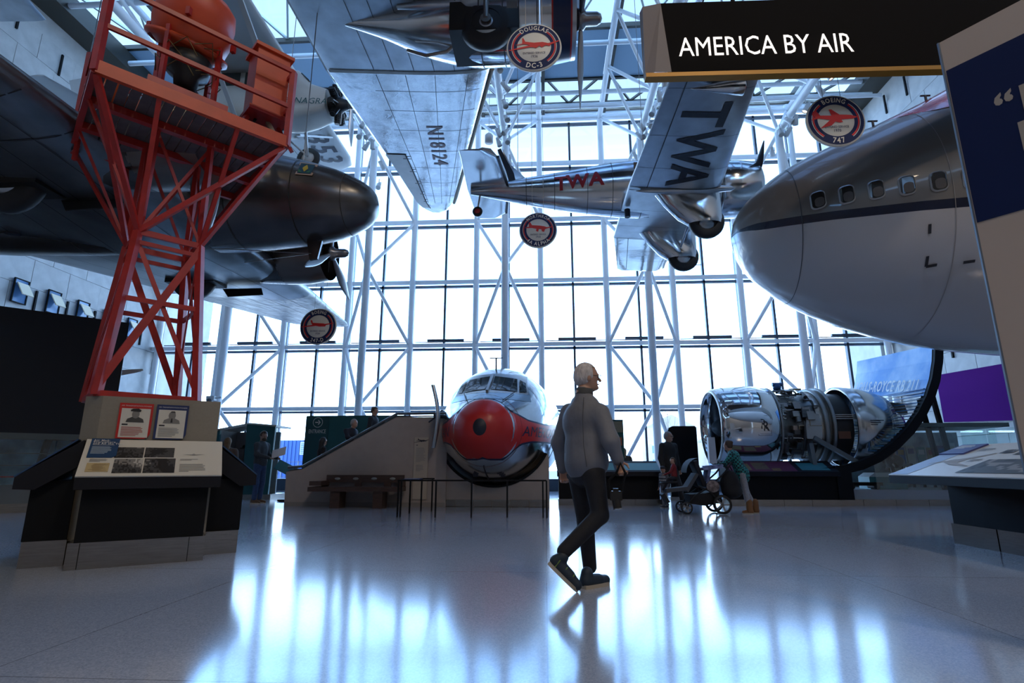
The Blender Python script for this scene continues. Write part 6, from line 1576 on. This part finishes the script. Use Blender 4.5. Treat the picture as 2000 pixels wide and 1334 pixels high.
def person(label, J, H, hd, top, bottom, shoe, hair, h=.02, skin=None, feet=None, coat=0., bulk=1., hairlong=False, bald=False, glasses=False, hat=None, skirt=False, group=None, curl=.5, legs=True, handdir=None, topname='jacket', headtilt=0., hs=1.0):
    s = H / 1.75; skin = skin or M_skin
    Mh, f, l, u = rotM(Vector((hd[0], hd[1], headtilt)))
    c = J['head']; R = .098 * s * hs
    T = lambda q: tuple(q)
    pr = [('e', T(c + u * .012 * s), (R * 1.0, R * .80, R * 1.12), Mh), ('e', T(c + f * .028 * s - u * .055 * s), (R * .66, R * .58, R * .72), Mh), ('c', T(c - u * .04 * s - f * .02 * s), T(J['neck'] - Vector((0, 0, .03 * s))), .052 * s, .062 * s),
          ('c', T(c + f * .095 * s * hs + u * .005 * s), T(c + f * .118 * s * hs - u * .022 * s), .010 * s, .014 * s), ('e', T(c + f * .075 * s - u * .085 * s), (.028 * s, .03 * s, .022 * s), Mh), ('e', T(c + f * .085 * s + u * .025 * s), (.02 * s, .05 * s, .012 * s), Mh)]
    for g in (-1, 1): pr.append(('e', T(c + l * g * R * .80 - f * .008 * s - u * .005 * s), (.02 * s, .008 * s, .032 * s), Mh))
    pr += [('c', T(J['neck']), T(J['hip']), .07 * s, .10 * s), ('c', T(J['sl']), T(J['el']), .040 * s, .034 * s), ('c', T(J['sr']), T(J['er']), .040 * s, .034 * s), ('c', T(J['el']), T(J['wl']), .034 * s, .025 * s), ('c', T(J['er']), T(J['wr']), .034 * s, .025 * s), ('c', T(J['sl']), T(J['sr']), .05 * s, .05 * s)]
    if legs:
        for q in 'lr': pr += [('c', T(J['h' + q]), T(J['k' + q]), .07 * s, .05 * s), ('c', T(J['k' + q]), T(J['a' + q]), .045 * s, .032 * s)]
    for q in 'lr':
        d = (J['w' + q] - J['e' + q]).normalized()
        if handdir and q in handdir: d = Vector(handdir[q]).normalized()
        fw = Vector((hd[0], hd[1], 0)); hand(pr, J['w' + q], d, fw if abs(d.dot(fw.normalized())) < .85 else Vector((0, 0, 1)), s, curl)
    body = sdf_obj('person', pr, skin, None, h * .62 if h < .015 else h * .8, .010 * s if h < .015 else .014)
    tag(body, label, 'person', group)
    e_ = MB()
    for g in (-1, 1): e_.ball(c + f * .086 * s * hs + l * g * .032 * s + u * .006 * s, .011 * s, 8, 6)
    e_.build('eyes', M_eye, body); 
    m_ = MB(); m_.tube(c + f * .096 * s - l * .022 * s - u * .055 * s, c + f * .096 * s + l * .022 * s - u * .055 * s, .006 * s, 6); m_.build('mouth', M_lip, body)
    if hair is not None:
        hp = [('e', T(c - f * .012 * s + u * .030 * s), (R * 1.04, R * .90, R * 1.06), Mh), ('e', T(c - f * .042 * s - u * .012 * s), (R * .72, R * .82, R * .70), Mh)]
        if hairlong: hp += [('c', T(c - f * .05 * s), T(c - f * .07 * s - u * .26 * s), .085 * s, .07 * s)]
        if hairlong == 'bun': hp = hp[:2] + [('e', T(c - f * .085 * s + u * .075 * s), (.045 * s, .045 * s, .04 * s), Mh)]
        o = sdf_obj('hair', hp, hair, body, h * .8, .02)
        # open the face: drop the faces in front of the forehead line
        import bmesh
        bm = bmesh.new(); bm.from_mesh(o.data)
        dl = [q for q in bm.faces if (lambda p: p.dot(f) > .028 * s + max(0, .0) and p.dot(u) < .085 * s + (.03 * s if bald else 0))(q.calc_center_median() - c)]
        bmesh.ops.delete(bm, geom=dl, context='FACES'); bm.to_mesh(o.data); bm.free()
    if hat is not None:
        sdf_obj('cap', [('e', T(c + u * .06 * s), (R * 1.1, R * .95, R * .8), Mh), ('e', T(c + f * .11 * s + u * .045 * s), (.06 * s, .06 * s, .012 * s), Mh)], hat, body, h, .01)
    if glasses:
        g_ = MB()
        for g in (-1, 1):
            cc = c + f * .108 * s + l * g * .034 * s + u * .004 * s
            g_.pipe([cc + l * .024 * s * math.cos(a) + u * .018 * s * math.sin(a) for a in [2 * math.pi * i / 14 for i in range(15)]], .0026 * s, 5)
            g_.tube(cc + l * g * .024 * s + u * .006 * s, c + l * g * R * .84 + u * .012 * s - f * .015 * s, .0026 * s, 5)
        g_.tube(c + f * .110 * s - l * .01 * s, c + f * .110 * s + l * .01 * s, .0026 * s, 5); g_.build('spectacles', M_lens, body)
    # upper garment
    B = bulk; hip = J['hip']; ch = J['chest']; sd = (J['sl'] - J['sr']).normalized(); bk = Vector((0, 0, 1)).cross(sd).normalized() * -1
    Mt = np.array([[bk.x, sd.x, 0], [bk.y, sd.y, 0], [bk.z, sd.z, 1]])
    tp = [('e', T(ch + Vector((0, 0, .03 * s))), (.135 * s * B, .185 * s * B, .20 * s), Mt), ('e', T((ch + hip) / 2), (.135 * s * B, .175 * s * B, .22 * s), Mt), ('e', T(hip + Vector((0, 0, .05 * s))), (.145 * s * B, .178 * s * B, .17 * s), Mt),
          ('c', T(J['sl'] - sd * .03 * s - Vector((0, 0, .012 * s))), T(J['sr'] + sd * .03 * s - Vector((0, 0, .012 * s))), .066 * s * B, .066 * s * B), ('c', T(J['sl'] * .45 + J['neck'] * .55), T(J['sr'] * .45 + J['neck'] * .55), .05 * s, .05 * s), ('c', T(J['neck'] - Vector((0, 0, .05 * s))), T(J['neck'] + Vector((0, 0, .005 * s))), .082 * s, .068 * s)]
    for q in 'lr':
        tp += [('c', T(J['s' + q]), T(J['e' + q]), .072 * s * B, .058 * s * B), ('c', T(J['e' + q]), T(J['w' + q]), .058 * s * B, .042 * s * B)]
    if coat: tp += [('c', T(hip), T(hip - Vector((0, 0, coat * s))), .16 * s, .17 * s)]
    o = sdf_obj(topname, tp, top, body, h, .04 * s)
    if legs and bottom is not None:
        bp = [('e', T(hip - Vector((0, 0, .02 * s))), (.125 * s, .165 * s, .13 * s), Mt)]
        for q in 'lr':
            bp += [('c', T(J['h' + q]), T(J['k' + q]), .092 * s, .068 * s), ('c', T(J['k' + q]), T(J['a' + q] + Vector((0, 0, .02 * s))), .068 * s, .056 * s)]
        sdf_obj('trousers', bp, bottom, body, h, .022 * s)
    if legs and feet:
        for (heel, toe) in feet:
            heel, toe = Vector(heel), Vector(toe); d = (toe - heel); up = Vector((0, 0, 1)); sdw = d.normalized().cross(up).normalized(); nn = sdw.cross(d.normalized())
            sp = [('c', T(heel + nn * .05 * s + d * .12), T(toe + nn * .036 * s - d * .12), .046 * s, .040 * s), ('c', T(heel + nn * .06 * s + d * .14), T(heel + nn * .11 * s + d * .18), .048 * s, .046 * s), ('c', T(heel + d * .3 + nn * .05 * s), T(heel + d * .6 + nn * .045 * s), .048 * s, .046 * s)]
            so = sdf_obj('shoe', sp, shoe, body, h * .8, .015)
            so_ = MB(); n = 10; w = .048 * s
            out = [(-.0, w * .8), (.15, w), (.6, w * 1.05), (.88, w * .85), (1.0, w * .35), (1.0, -w * .35), (.88, -w * .85), (.6, -w * 1.05), (.15, -w), (0, -w * .8)]
            so_.loft([[heel + d * a + sdw * b + nn * z for a, b in out] for z in (0.0, .026 * s)], smooth=False); so_.build('sole', M_sole, so)
    return body

def cloth(name, col, rough=.8, n=.15, sc=30): return mat(name, col, rough, noise=n, nscale=sc, bump=.15, bscale=14)
# ---- the man walking past in the foreground
Jm = dict(hip=at(1146, 915, Y=4.72), hl=at(1130, 925, Y=4.84), hr=at(1160, 925, Y=4.62), kl=at(1144, 1022, Y=4.86), kr=at(1172, 1006, Y=4.62), al=at(1152, 1112, Y=4.84), ar=at(1102, 1082, Y=4.56),
          chest=at(1140, 830, Y=4.74), neck=at(1140, 768, Y=4.74), head=at(1146, 738, Y=4.76), sl=at(1112, 806, Y=4.92), sr=at(1172, 808, Y=4.60), el=at(1092, 865, Y=5.0), er=at(1193, 862, Y=4.50), wl=at(1098, 915, Y=5.02), wr=at(1207, 898, Y=4.52))
M_jkt = mat('grey windbreaker', (.14, .15, .18), .7, noise=.12, nscale=5, bump=1.0, bscale=7, stretch=(1, 1, .6))
M_trs = cloth('black trousers', (.008, .009, .014), .8)
man = person('grey-haired man in grey jacket and black trousers walking with a camera in hand', Jm, 1.80, (.95, .22), M_jkt, M_trs, mat('dark running shoe', (.012, .025, .045), .6), mat('white grey hair', (.52, .49, .50), .8, noise=.25, nscale=60, bump=.6, bscale=90, stretch=(1, 1, .3)), h=.013, glasses=True, bulk=1.12, curl=.9,
             feet=[(at(1138, 1150, Z=0), at(1188, 1141, Z=.0)), (at(1070, 1100, Y=4.55), at(1127, 1157, Z=0.0))], handdir={'r': (.25, .1, -.9)})
cl = MB(); cl.lathe([(0, .078), (.055, .073), (.057, .062), (0, .062)], Jm['neck'] + Vector((0.004, 0, -.016)), (.10, .02, 1), 24); cl.build('collar', mat('collar dark', (.05, .055, .065), .8), man)
sm_ = MB(); sm_.pipe([at(1140, 776, Y=4.60), at(1138, 820, Y=4.545), at(1140, 870, Y=4.53), at(1146, 912, Y=4.53)], .0025, 5); sm_.build('back_seam', mat('collar dark'), man)
for k_ in range(3):
    st_ = MB(); a = at(1082 + 14 * k_, 1110 + 14 * k_, Y=4.50); st_.tube(a, a + Vector((.05, -.01, .06)), .006, 5); st_.build('shoe_stripe', mat('lime stripe', (.14, .22, .05), .5), man)
cm = thing('handheld_camera', 'small black camera hanging from the hand of the man in grey', 'camera', tuple(at(1203, 975, Y=4.48)))
c = at(1203, 968, Y=4.50)
MB().box(c, (.09, .06, .07)).build('camera_body', M_engblk, cm)
MB().tube(c + Vector((.0, -.0, -.03)), c + Vector((.01, -.01, -.10)), .034, 16).build('lens', M_engblk, cm)
MB().tube(c + Vector((.01, -.01, -.095)), c + Vector((.011, -.011, -.104)), .036, 16).build('lens_ring', M_steel, cm)
MB().box(c + Vector((0, 0, .045)), (.04, .04, .02)).build('viewfinder', M_engblk, cm)
MB().pipe([c + Vector((-.045, 0, .03)), c + Vector((-.05, 0, .12)), at(1203, 925, Y=4.50), at(1212, 905, Y=4.46), at(1222, 925, Y=4.48), c + Vector((.06, 0, .1)), c + Vector((.045, 0, .03))], .012, 6).build('strap', M_black, cm)

# ---- visitors further back
def vis(label, px, py, base, yaw, H, hd, top, bottom, shoe, hair, **kw):
    L = base; mods = {k: kw.pop(k) for k in list(kw) if k in ('hip', 'hl', 'hr', 'kl', 'kr', 'al', 'ar', 'chest', 'neck', 'head', 'sl', 'sr', 'el', 'er', 'wl', 'wr')}
    J = pose(L, yaw, H, **mods)
    f = Vector((math.cos(yaw), math.sin(yaw), 0)); s = H / 1.75
    feet = [(Vector((J[a].x, J[a].y, max(L[2], J[a].z - .055 * H))) - f * .07 * s, Vector((J[a].x, J[a].y, max(L[2], J[a].z - .055 * H))) + f * .17 * s) for a in ('al', 'ar')]
    return J, person(label, J, H, hd, top, bottom, shoe, hair, h=kw.pop('h', .024), feet=feet, **kw)
M_jean = cloth('blue jeans', (.03, .06, .14)); M_hood = cloth('charcoal hoodie', (.045, .05, .055)); M_brown = mat('brown hair', (.06, .035, .02), .7); M_darkh = mat('black hair', (.012, .010, .010), .6)
M_greyh = mat('grey hair', (.30, .29, .28), .8); M_coat = cloth('black overcoat', (.010, .011, .012)); M_tan = mat('tan suede boot', (.22, .10, .04), .8)
J, o = vis('bearded man in charcoal sweater and jeans reading a white leaflet', 0, 0, Vector((-7.40, 14.1, 0)), -.15, 1.84, (.85, -.45), M_hood, M_jean, mat('brown shoe', (.10, .05, .02), .5), M_brown, topname='sweater', headtilt=-.35, el=(.02, 0, .03), er=(.03, .02, .03), wl=(.17, -.06, .13), wr=(.17, .06, .13))
br_ = sdf_obj('beard', [('e', tuple(J['head'] + Vector((.04, -.02, -.085))), (.07, .065, .05))], M_brown, o, .02, .01)
lf = thing('leaflet', 'white leaflet held by the bearded man', 'leaflet', tuple(J['wl'] + Vector((.1, -.1, .0))))
MB().prism([(0, 0), (.34, 0), (.34, .22), (0, .22)], (J['wl'] + J['wr']) / 2 + Vector((.02, -.14, -.02)), (.9, .3, .3), (-.1, .3, .95), .004).build('sheet', mat('paper white', (.62, .63, .66), .6), lf)
J, o = vis('grey-haired man with glasses in a long black coat behind the pushchair', 0, 0, Vector((2.98, 13.6, 0)), -1.0, 1.76, (.75, -.6), M_coat, cloth('dark trousers', (.012, .012, .014)), mat('black shoe', (.01, .01, .01), .4), M_greyh, glasses=True, coat=.20, bulk=1.08, topname='coat', kl=(.08, 0, 0), al=(.12, .02, 0), ar=(-.10, 0, .01), kr=(-.02, 0, 0))
J, o = vis('small child in striped top and dark cap beside the counter', 0, 0, Vector((2.74, 13.2, 0)), -2.6, .93, (-.3, -.95), cloth('striped top', (.10, .10, .11)), cloth('grey joggers', (.16, .16, .17)), mat('dark trainer', (.03, .03, .04), .6), None, hat=mat('navy cap', (.01, .012, .02), .8), topname='top', hs=1.25, h=.02)
for k in range(3): MB().lathe([(-.012, .105), (.012, .105)], J['chest'] + Vector((0, 0, -.12 + .07 * k)), (0, 0, 1), 18).build('stripe', mat('stripe white', (.4, .4, .4), .8), o)
M_plaid = mat('teal plaid shirt', (.02, .16, .16), .8)
nt = M_plaid.node_tree; tcn = nt.nodes.new('ShaderNodeTexCoord'); ck = nt.nodes.new('ShaderNodeTexChecker'); ck.inputs['Scale'].default_value = 26; ck.inputs['Color1'].default_value = (.03, .26, .25, 1); ck.inputs['Color2'].default_value = (.006, .02, .03, 1)
nt.links.new(tcn.outputs['Object'], ck.inputs['Vector']); nt.links.new(ck.outputs['Color'], nt.nodes['Principled BSDF'].inputs['Base Color'])
J, o = vis('girl in teal plaid shirt, grey leggings and tan boots pushing the pushchair', 0, 0, Vector((4.16, 11.75, 0)), 2.85, 1.50, (-.75, .65), M_plaid, cloth('grey leggings', (.30, .30, .32)), M_tan, M_brown, topname='shirt', hairlong='bun', hip=(.08, 0, -.01), hl=(.08, 0, 0), hr=(.08, 0, 0), chest=(.16, 0, -.01), neck=(.205, 0, -.02), head=(.22, 0, -.02), sl=(.19, 0, -.015), sr=(.19, 0, -.015), el=(.30, -.02, .02), er=(.30, .02, .02), wl=(.42, -.05, .12), wr=(.42, .05, .12), kl=(.05, 0, 0), kr=(.03, 0, 0), ar=(-.05, 0, 0), al=(.03, 0, 0), coat=.06)
for a in ('al', 'ar'): sdf_obj('boot_shaft', [('c', tuple(J[a] + Vector((0, 0, -.02))), tuple(J[a] + Vector((0, 0, .14))), .062, .068)], M_tan, o, .02, .01)
J, o = vis('person with pale hair seen to the shoulders behind the teal screen counter', 0, 0, Vector((2.28, 16.2, 0)), 1.6, 1.45, (.1, 1), cloth('olive jacket', (.05, .045, .035)), M_trs, M_black, mat('sandy hair', (.32, .24, .15), .8), h=.03, hairlong=True)
J, o = vis('woman with hair in a bun and black top high on the stair', 0, 0, Vector((-4.42, 13.95, .82)), -.1, 1.62, (.9, -.25), cloth('black top', (.010, .011, .014)), M_trs, M_black, M_brown, hairlong='bun', h=.028, headtilt=-.3, topname='top')
J, o = vis('grey-haired man leaning on the stair handrail', 0, 0, Vector((-5.0, 13.95, .55)), -.4, 1.58, (.95, -.2), cloth('dark navy jumper', (.012, .014, .025)), M_trs, M_black, M_greyh, h=.028, topname='jumper', er=(.08, .0, .06), wr=(.2, -.02, .16), chest=(.03, 0, 0), neck=(.04, 0, 0), head=(.05, 0, 0))
J, o = vis('person with long black hair low on the stair', 0, 0, Vector((-5.72, 13.95, .15)), .6, 1.52, (.6, .8), cloth('black coat', (.008, .008, .010)), M_trs, M_black, M_darkh, h=.028, hairlong=True, topname='coat', coat=.15)
J, o = vis('person with light brown hair behind the end-on desk by the kiosk', 0, 0, Vector((-7.45, 12.6, 0)), 2.0, 1.60, (-.3, .95), cloth('brown cardigan', (.10, .06, .04)), M_jean, M_black, mat('light brown hair', (.20, .11, .05), .8, noise=.3, nscale=40), h=.028, hairlong=True, topname='cardigan')

# ---------------------------------------------------------------- pushchairs
def pushchair(label, loc, k=1., double=True):
    t = thing('pushchair', label, 'pushchair', loc)
    L = Vector(loc); P = lambda x, y, z: L + Vector((x * k, y * k, z * k))
    blk = mat('pushchair black', (.008, .008, .010), .7); nav = mat('pushchair navy', (.012, .014, .022), .8)
    def wh(x, y, r, w):
        o = MB().lathe([(-w / 2, r * .72), (-w / 2, r * .94), (0, r), (w / 2, r * .94), (w / 2, r * .72), (-w / 2, r * .72)], P(x, y, r), (0, 1, 0), 26).build('wheel', M_rubber, t)
        for q in range(5):
            a = q * 1.257; MB().beam(P(x, y, r), P(x + r * .76 * math.cos(a), y, r + r * .76 * math.sin(a)), .02, .03).build('spoke', M_blade, o)
    for y in (-.28, .28): wh(.33, y, .19, .05); wh(-.36, y * .85, .12, .05)
    for y in (-.27, .27):
        MB().pipe([P(-.36, y * .85, .14), P(-.2, y, .35), P(.12, y, .55), P(.42, y, .80), P(.58, y, 1.0)], .018, 6).build('side_frame', blk, t)
        MB().pipe([P(.33, y, .2), P(.1, y, .45), P(-.12, y, .55)], .018, 6).build('rear_strut', blk, t)
    MB().tube(P(.58, -.27, 1.0), P(.58, .27, 1.0), .02, 8).build('handlebar', blk, t)
    bs = MB(); R = []
    for x, z0, z1 in ((-.28, .20, .38), (0, .16, .40), (.3, .22, .46)): R.append([P(x, -.2, z0), P(x, .2, z0), P(x, .24, z1), P(x, -.24, z1)])
    bs.loft(R, smooth=False); bs.build('basket', blk, t)
    sb = MB(); sb.loft([[P(x, y, z) for x, y, z in q] for q in ([(.0, -.2, .55), (.0, .2, .55), (.08, .2, .52), (.08, -.2, .52)], [(-.16, -.22, 1.03), (-.16, .22, 1.03), (-.08, .22, 1.05), (-.08, -.22, 1.05)])], smooth=False); sb.build('seat_back', nav, t)
    MB().box(P(.17, 0, .60), (.34 * k, .4 * k, .07 * k)).build('seat', nav, t)
    cn = MB(); R = []
    for i in range(7):
        a = math.radians(95 + 14 * i); R.append([P(-.05 + .3 * math.cos(a) * .9, .24 * q, .80 + .3 * math.sin(a)) for q in (-1, -.5, 0, .5, 1)])
    cn.loft(R, caps=False, closed=False); cn.build('canopy', nav, t)
    if double:
        MB().loft([[P(x, y, z) for x, y, z in q] for q in ([(-.35, -.2, .48), (-.35, .2, .48), (-.30, .2, .42), (-.30, -.2, .42)], [(-.12, -.2, .80), (-.12, .2, .80), (-.06, .2, .78), (-.06, -.2, .78)])], smooth=False).build('front_seat_back', mat('pushchair grey', (.07, .075, .085), .8), t)
        MB().box(P(-.52, 0, .47), (.42 * k, .36 * k, .07 * k), (1, 0, .12), (0, 1, 0)).build('front_seat', mat('pushchair grey'), t)
        MB().pipe([P(-.5, -.2, .62), P(-.78, -.18, .60), P(-.78, .18, .60), P(-.5, .2, .62)], .02, 6).build('bumper_bar', blk, t)
        MB().box(P(-.74, 0, .3), (.06 * k, .3 * k, .2 * k), (1, 0, .6), (0, 1, 0)).build('foot_rest', blk, t)
    return t
pushchair('black double pushchair with big rear wheels pushed by the girl', (3.18, 11.78, 0))
pushchair('small dark pushchair half hidden behind the tower desk', (-8.45, 13.6, 0), .8, False)
J = pose(Vector((2.66, 11.78, .32)), math.pi * .9, .78, kl=(.12, 0, .18), kr=(.12, 0, .18), hl=(0, 0, -.02), al=(.3, 0, .12), ar=(.3, 0, .12), el=(.08, 0, 0), er=(.08, 0, 0), wl=(.2, -.05, .08), wr=(.2, .05, .08))
person('toddler in a red top sitting in the front seat of the double pushchair', J, .80, (-.8, -.5), cloth('red top', (.20, .015, .02)), cloth('toddler trousers', (.02, .02, .03)), M_black, M_brown, h=.018, topname='top', hs=1.35)
bg = thing('black_bag', 'large black bag hanging on the pushchair handle before the girl', 'bag', (3.72, 11.6, .32))
sdf_obj('bag_body', [('e', (0.0, 0, .28), (.19, .17, .26)), ('e', (.03, 0, .12), (.20, .18, .14))], cloth('bag nylon', (.008, .008, .010)), bg, .02, .05)
MB().pipe([(3.66, 11.6, .82), (3.72, 11.62, 1.0), (3.80, 11.6, .82)], .012, 6).build('bag_strap', M_black, bg)
bg = thing('print_bag', 'small flowered pouch tucked in the pushchair basket', 'bag', (3.35, 11.5, .42))
sdf_obj('pouch', [('e', (0, 0, .12), (.13, .06, .12))], mat('flowered cloth', (.26, .20, .18), .8, noise=.8, nscale=14), bg, .018, .02)
bg = thing('blanket', 'blue and white patterned blanket folded on the pushchair seat', 'blanket', (3.42, 11.7, .8))
bm_ = mat('blue white cloth', (.20, .24, .40), .8, noise=.8, nscale=9, dark=(.03, .04, .12))
MB().box((3.40, 11.72, .90), (.40, .34, .05), (1, 0, .12), (0, 1, 0)).build('blanket_fold', bm_, bg)
MB().box((3.44, 11.72, .94), (.34, .30, .035), (1, 0, .10), (0, 1, 0)).build('blanket_fold', bm_, bg)
MB().box((3.30, 11.72, .74), (.05, .34, .30), (1, 0, -.25), (0, 1, 0)).build('blanket_flap', bm_, bg)
st = thing('lean_sign', 'slanted teal sign stand at the foot of the stair', 'sign', (-7.0, 14.8, 0))
MB().prism([(-.35, 0), (.3, 0), (.3, .3), (-.35, .3)], (-7.1, 14.9, .72), (.9, 0, -.42), (.2, .6, .75), .03).build('sign_face', mat('teal face', (.04, .16, .18), .5), st)
MB().beam((-7.0, 14.95, 0), (-7.0, 15.0, .75), .06, .06).build('sign_post', M_black, st)
MB().box((-7.0, 14.95, .03), (.4, .3, .05)).build('sign_base', M_black, st)
# ---------------------------------------------------------------- lamps
M_lamp = mat('lamp glow', (1, .9, .75), .5, emit=(1.0, .80, .55), es=12.)
M_lampw = mat('spot lens', (.55, .56, .55), .15)
M_can = mat('white lamp can', (.58, .58, .58), .4)
def fill_lamp(x, y, z, w, lab):  # unseen lamp added as warm fill for the sides facing the camera
    t = thing('fill_lamp', lab, 'lamp', (x, y, z), group='added warm fill lamps behind the camera')
    MB().lathe([(0, .62), (.3, .62), (.3, .55), (.02, .55)], (x, y, z - .02), (0, 0, 1), 28).build('lamp_can', M_can, t)
    MB().lathe([(0, 0), (0, .54)], (x, y, z + .0), (0, 0, -1), 28).build('lamp_disc', M_lamp, t)
    ld = bpy.data.lights.new('fill_light', 'AREA'); ld.shape = 'DISK'; ld.size = 1.0; ld.energy = w; ld.color = (1.0, .80, .58)
    lo = bpy.data.objects.new('fill_light', ld); COL.objects.link(lo); lo.location = (0, 0, -.06); lo.parent = t
for i, x in enumerate((-9.0, -1.4, 6.2)):
    for j, y in enumerate((-2.0, -9.0)): fill_lamp(x, y, 15.9, LAMPW[i], 'added warm fill lamp behind the camera, %s row, %s from the window' % (('beacon side', 'middle', 'jumbo side')[i], ('first', 'second')[j]))

def spot(label, lit):
    t = thing('track_spotlight', label, 'spotlight', (0, 0, 0), group='white spotlights clamped to the trusses')
    MB().tube((0, 0, 0), (0, 0, -.16), .018, 6).build('clamp_stem', M_can, t)
    y = MB(); y.pipe([(-.11, 0, -.32), (-.11, 0, -.18), (.11, 0, -.18), (.11, 0, -.32)], .014, 5); y.build('yoke', M_can, t)
    MB().lathe([(-.2, 0), (-.2, .06), (-.08, .075), (.0, .09), (.16, .105), (.17, .095), (.10, .085)], (0, 0, -.32), (.25, -.45, -.85), 14).build('lamp_can', M_can, t)
    MB().lathe([(.12, 0), (.12, .088)], (0, 0, -.32), (.25, -.45, -.85), 14).build('lens', M_lamp if lit else M_lampw, t)
    return t
sp0 = spot('white spotlight clamped under a roof truss', False); sp1 = spot('lit white spotlight clamped under a roof truss', True)
r = random.Random(12); first = True
NT = ('beacon tower', 'stair', 'propliner nose', 'black board', 'jet engine'); NO = ('first', 'second', 'third', 'fourth', 'fifth', 'sixth', 'lowest', 'seventh')
for ix, x in enumerate(FX):
    for k, (dy, dz) in enumerate(((0.25, -.3), (-.5, 0), (-1.1, 0), (-1.9, 0), (-2.8, 0), (-3.6, 0), (.3, -1.2), (-4.4, 0))):
        for sgn in ((-1, 1) if k < 3 else (1,)):
            px, py, pz = x + sgn * .17, YF + dy, ZC + dz + (.0 if dy < 0 else -.1)
            lit = (x > 8 and k in (3, 5))
            src = sp1 if lit else sp0
            if (src is sp0 and first): o = sp0; o.location = (px, py, pz); first = False
            else: o = dup(src, loc=(px, py, pz))
            o['label'] = '%s spotlight on the truss over the %s, %s%s' % ('lit white' if lit else 'white', NT[ix], NO[k] + (' from the window' if k != 6 else ' on its column'), ('' if k >= 3 else (', beacon side' if sgn < 0 else ', engine side')))
            o.rotation_euler = (r.uniform(-.3, .3), 0, r.uniform(-2.5, 2.5))
for o in [sp1] + list(sp1.children): bpy.data.objects.remove(o) if o is not sp1 else None
bpy.data.objects.remove(sp1)
o = thing('pendant_speaker', 'small white cylinder speaker hanging near the wing tip of the silver airliner', 'speaker', tuple(at(955, 270, Y=17.5)))
c = at(955, 270, Y=17.5)
MB().lathe([(-.18, 0), (-.18, .15), (.10, .15), (.18, .08), (.18, 0)], c, (0, 0, 1), 20).build('speaker_body', M_can, o)
MB().tube(c + Vector((0, 0, .18)), c + Vector((0, 0, 3.2)), .01, 5).build('cable', M_can, o)
o = thing('security_camera', 'small white security camera on the truss column next to the plinth', 'camera', tuple(at(413, 778, Y=19.1)))
c = at(413, 778, Y=19.1)
MB().box(c, (.3, .18, .16)).build('housing', M_can, o); MB().tube(c + Vector((.1, 0, 0)), c + Vector((.3, .1, .05)), .04).build('bracket', M_can, o); MB().ball(c + Vector((-.02, -.1, -.1)), .09).build('dome', M_seam, o)
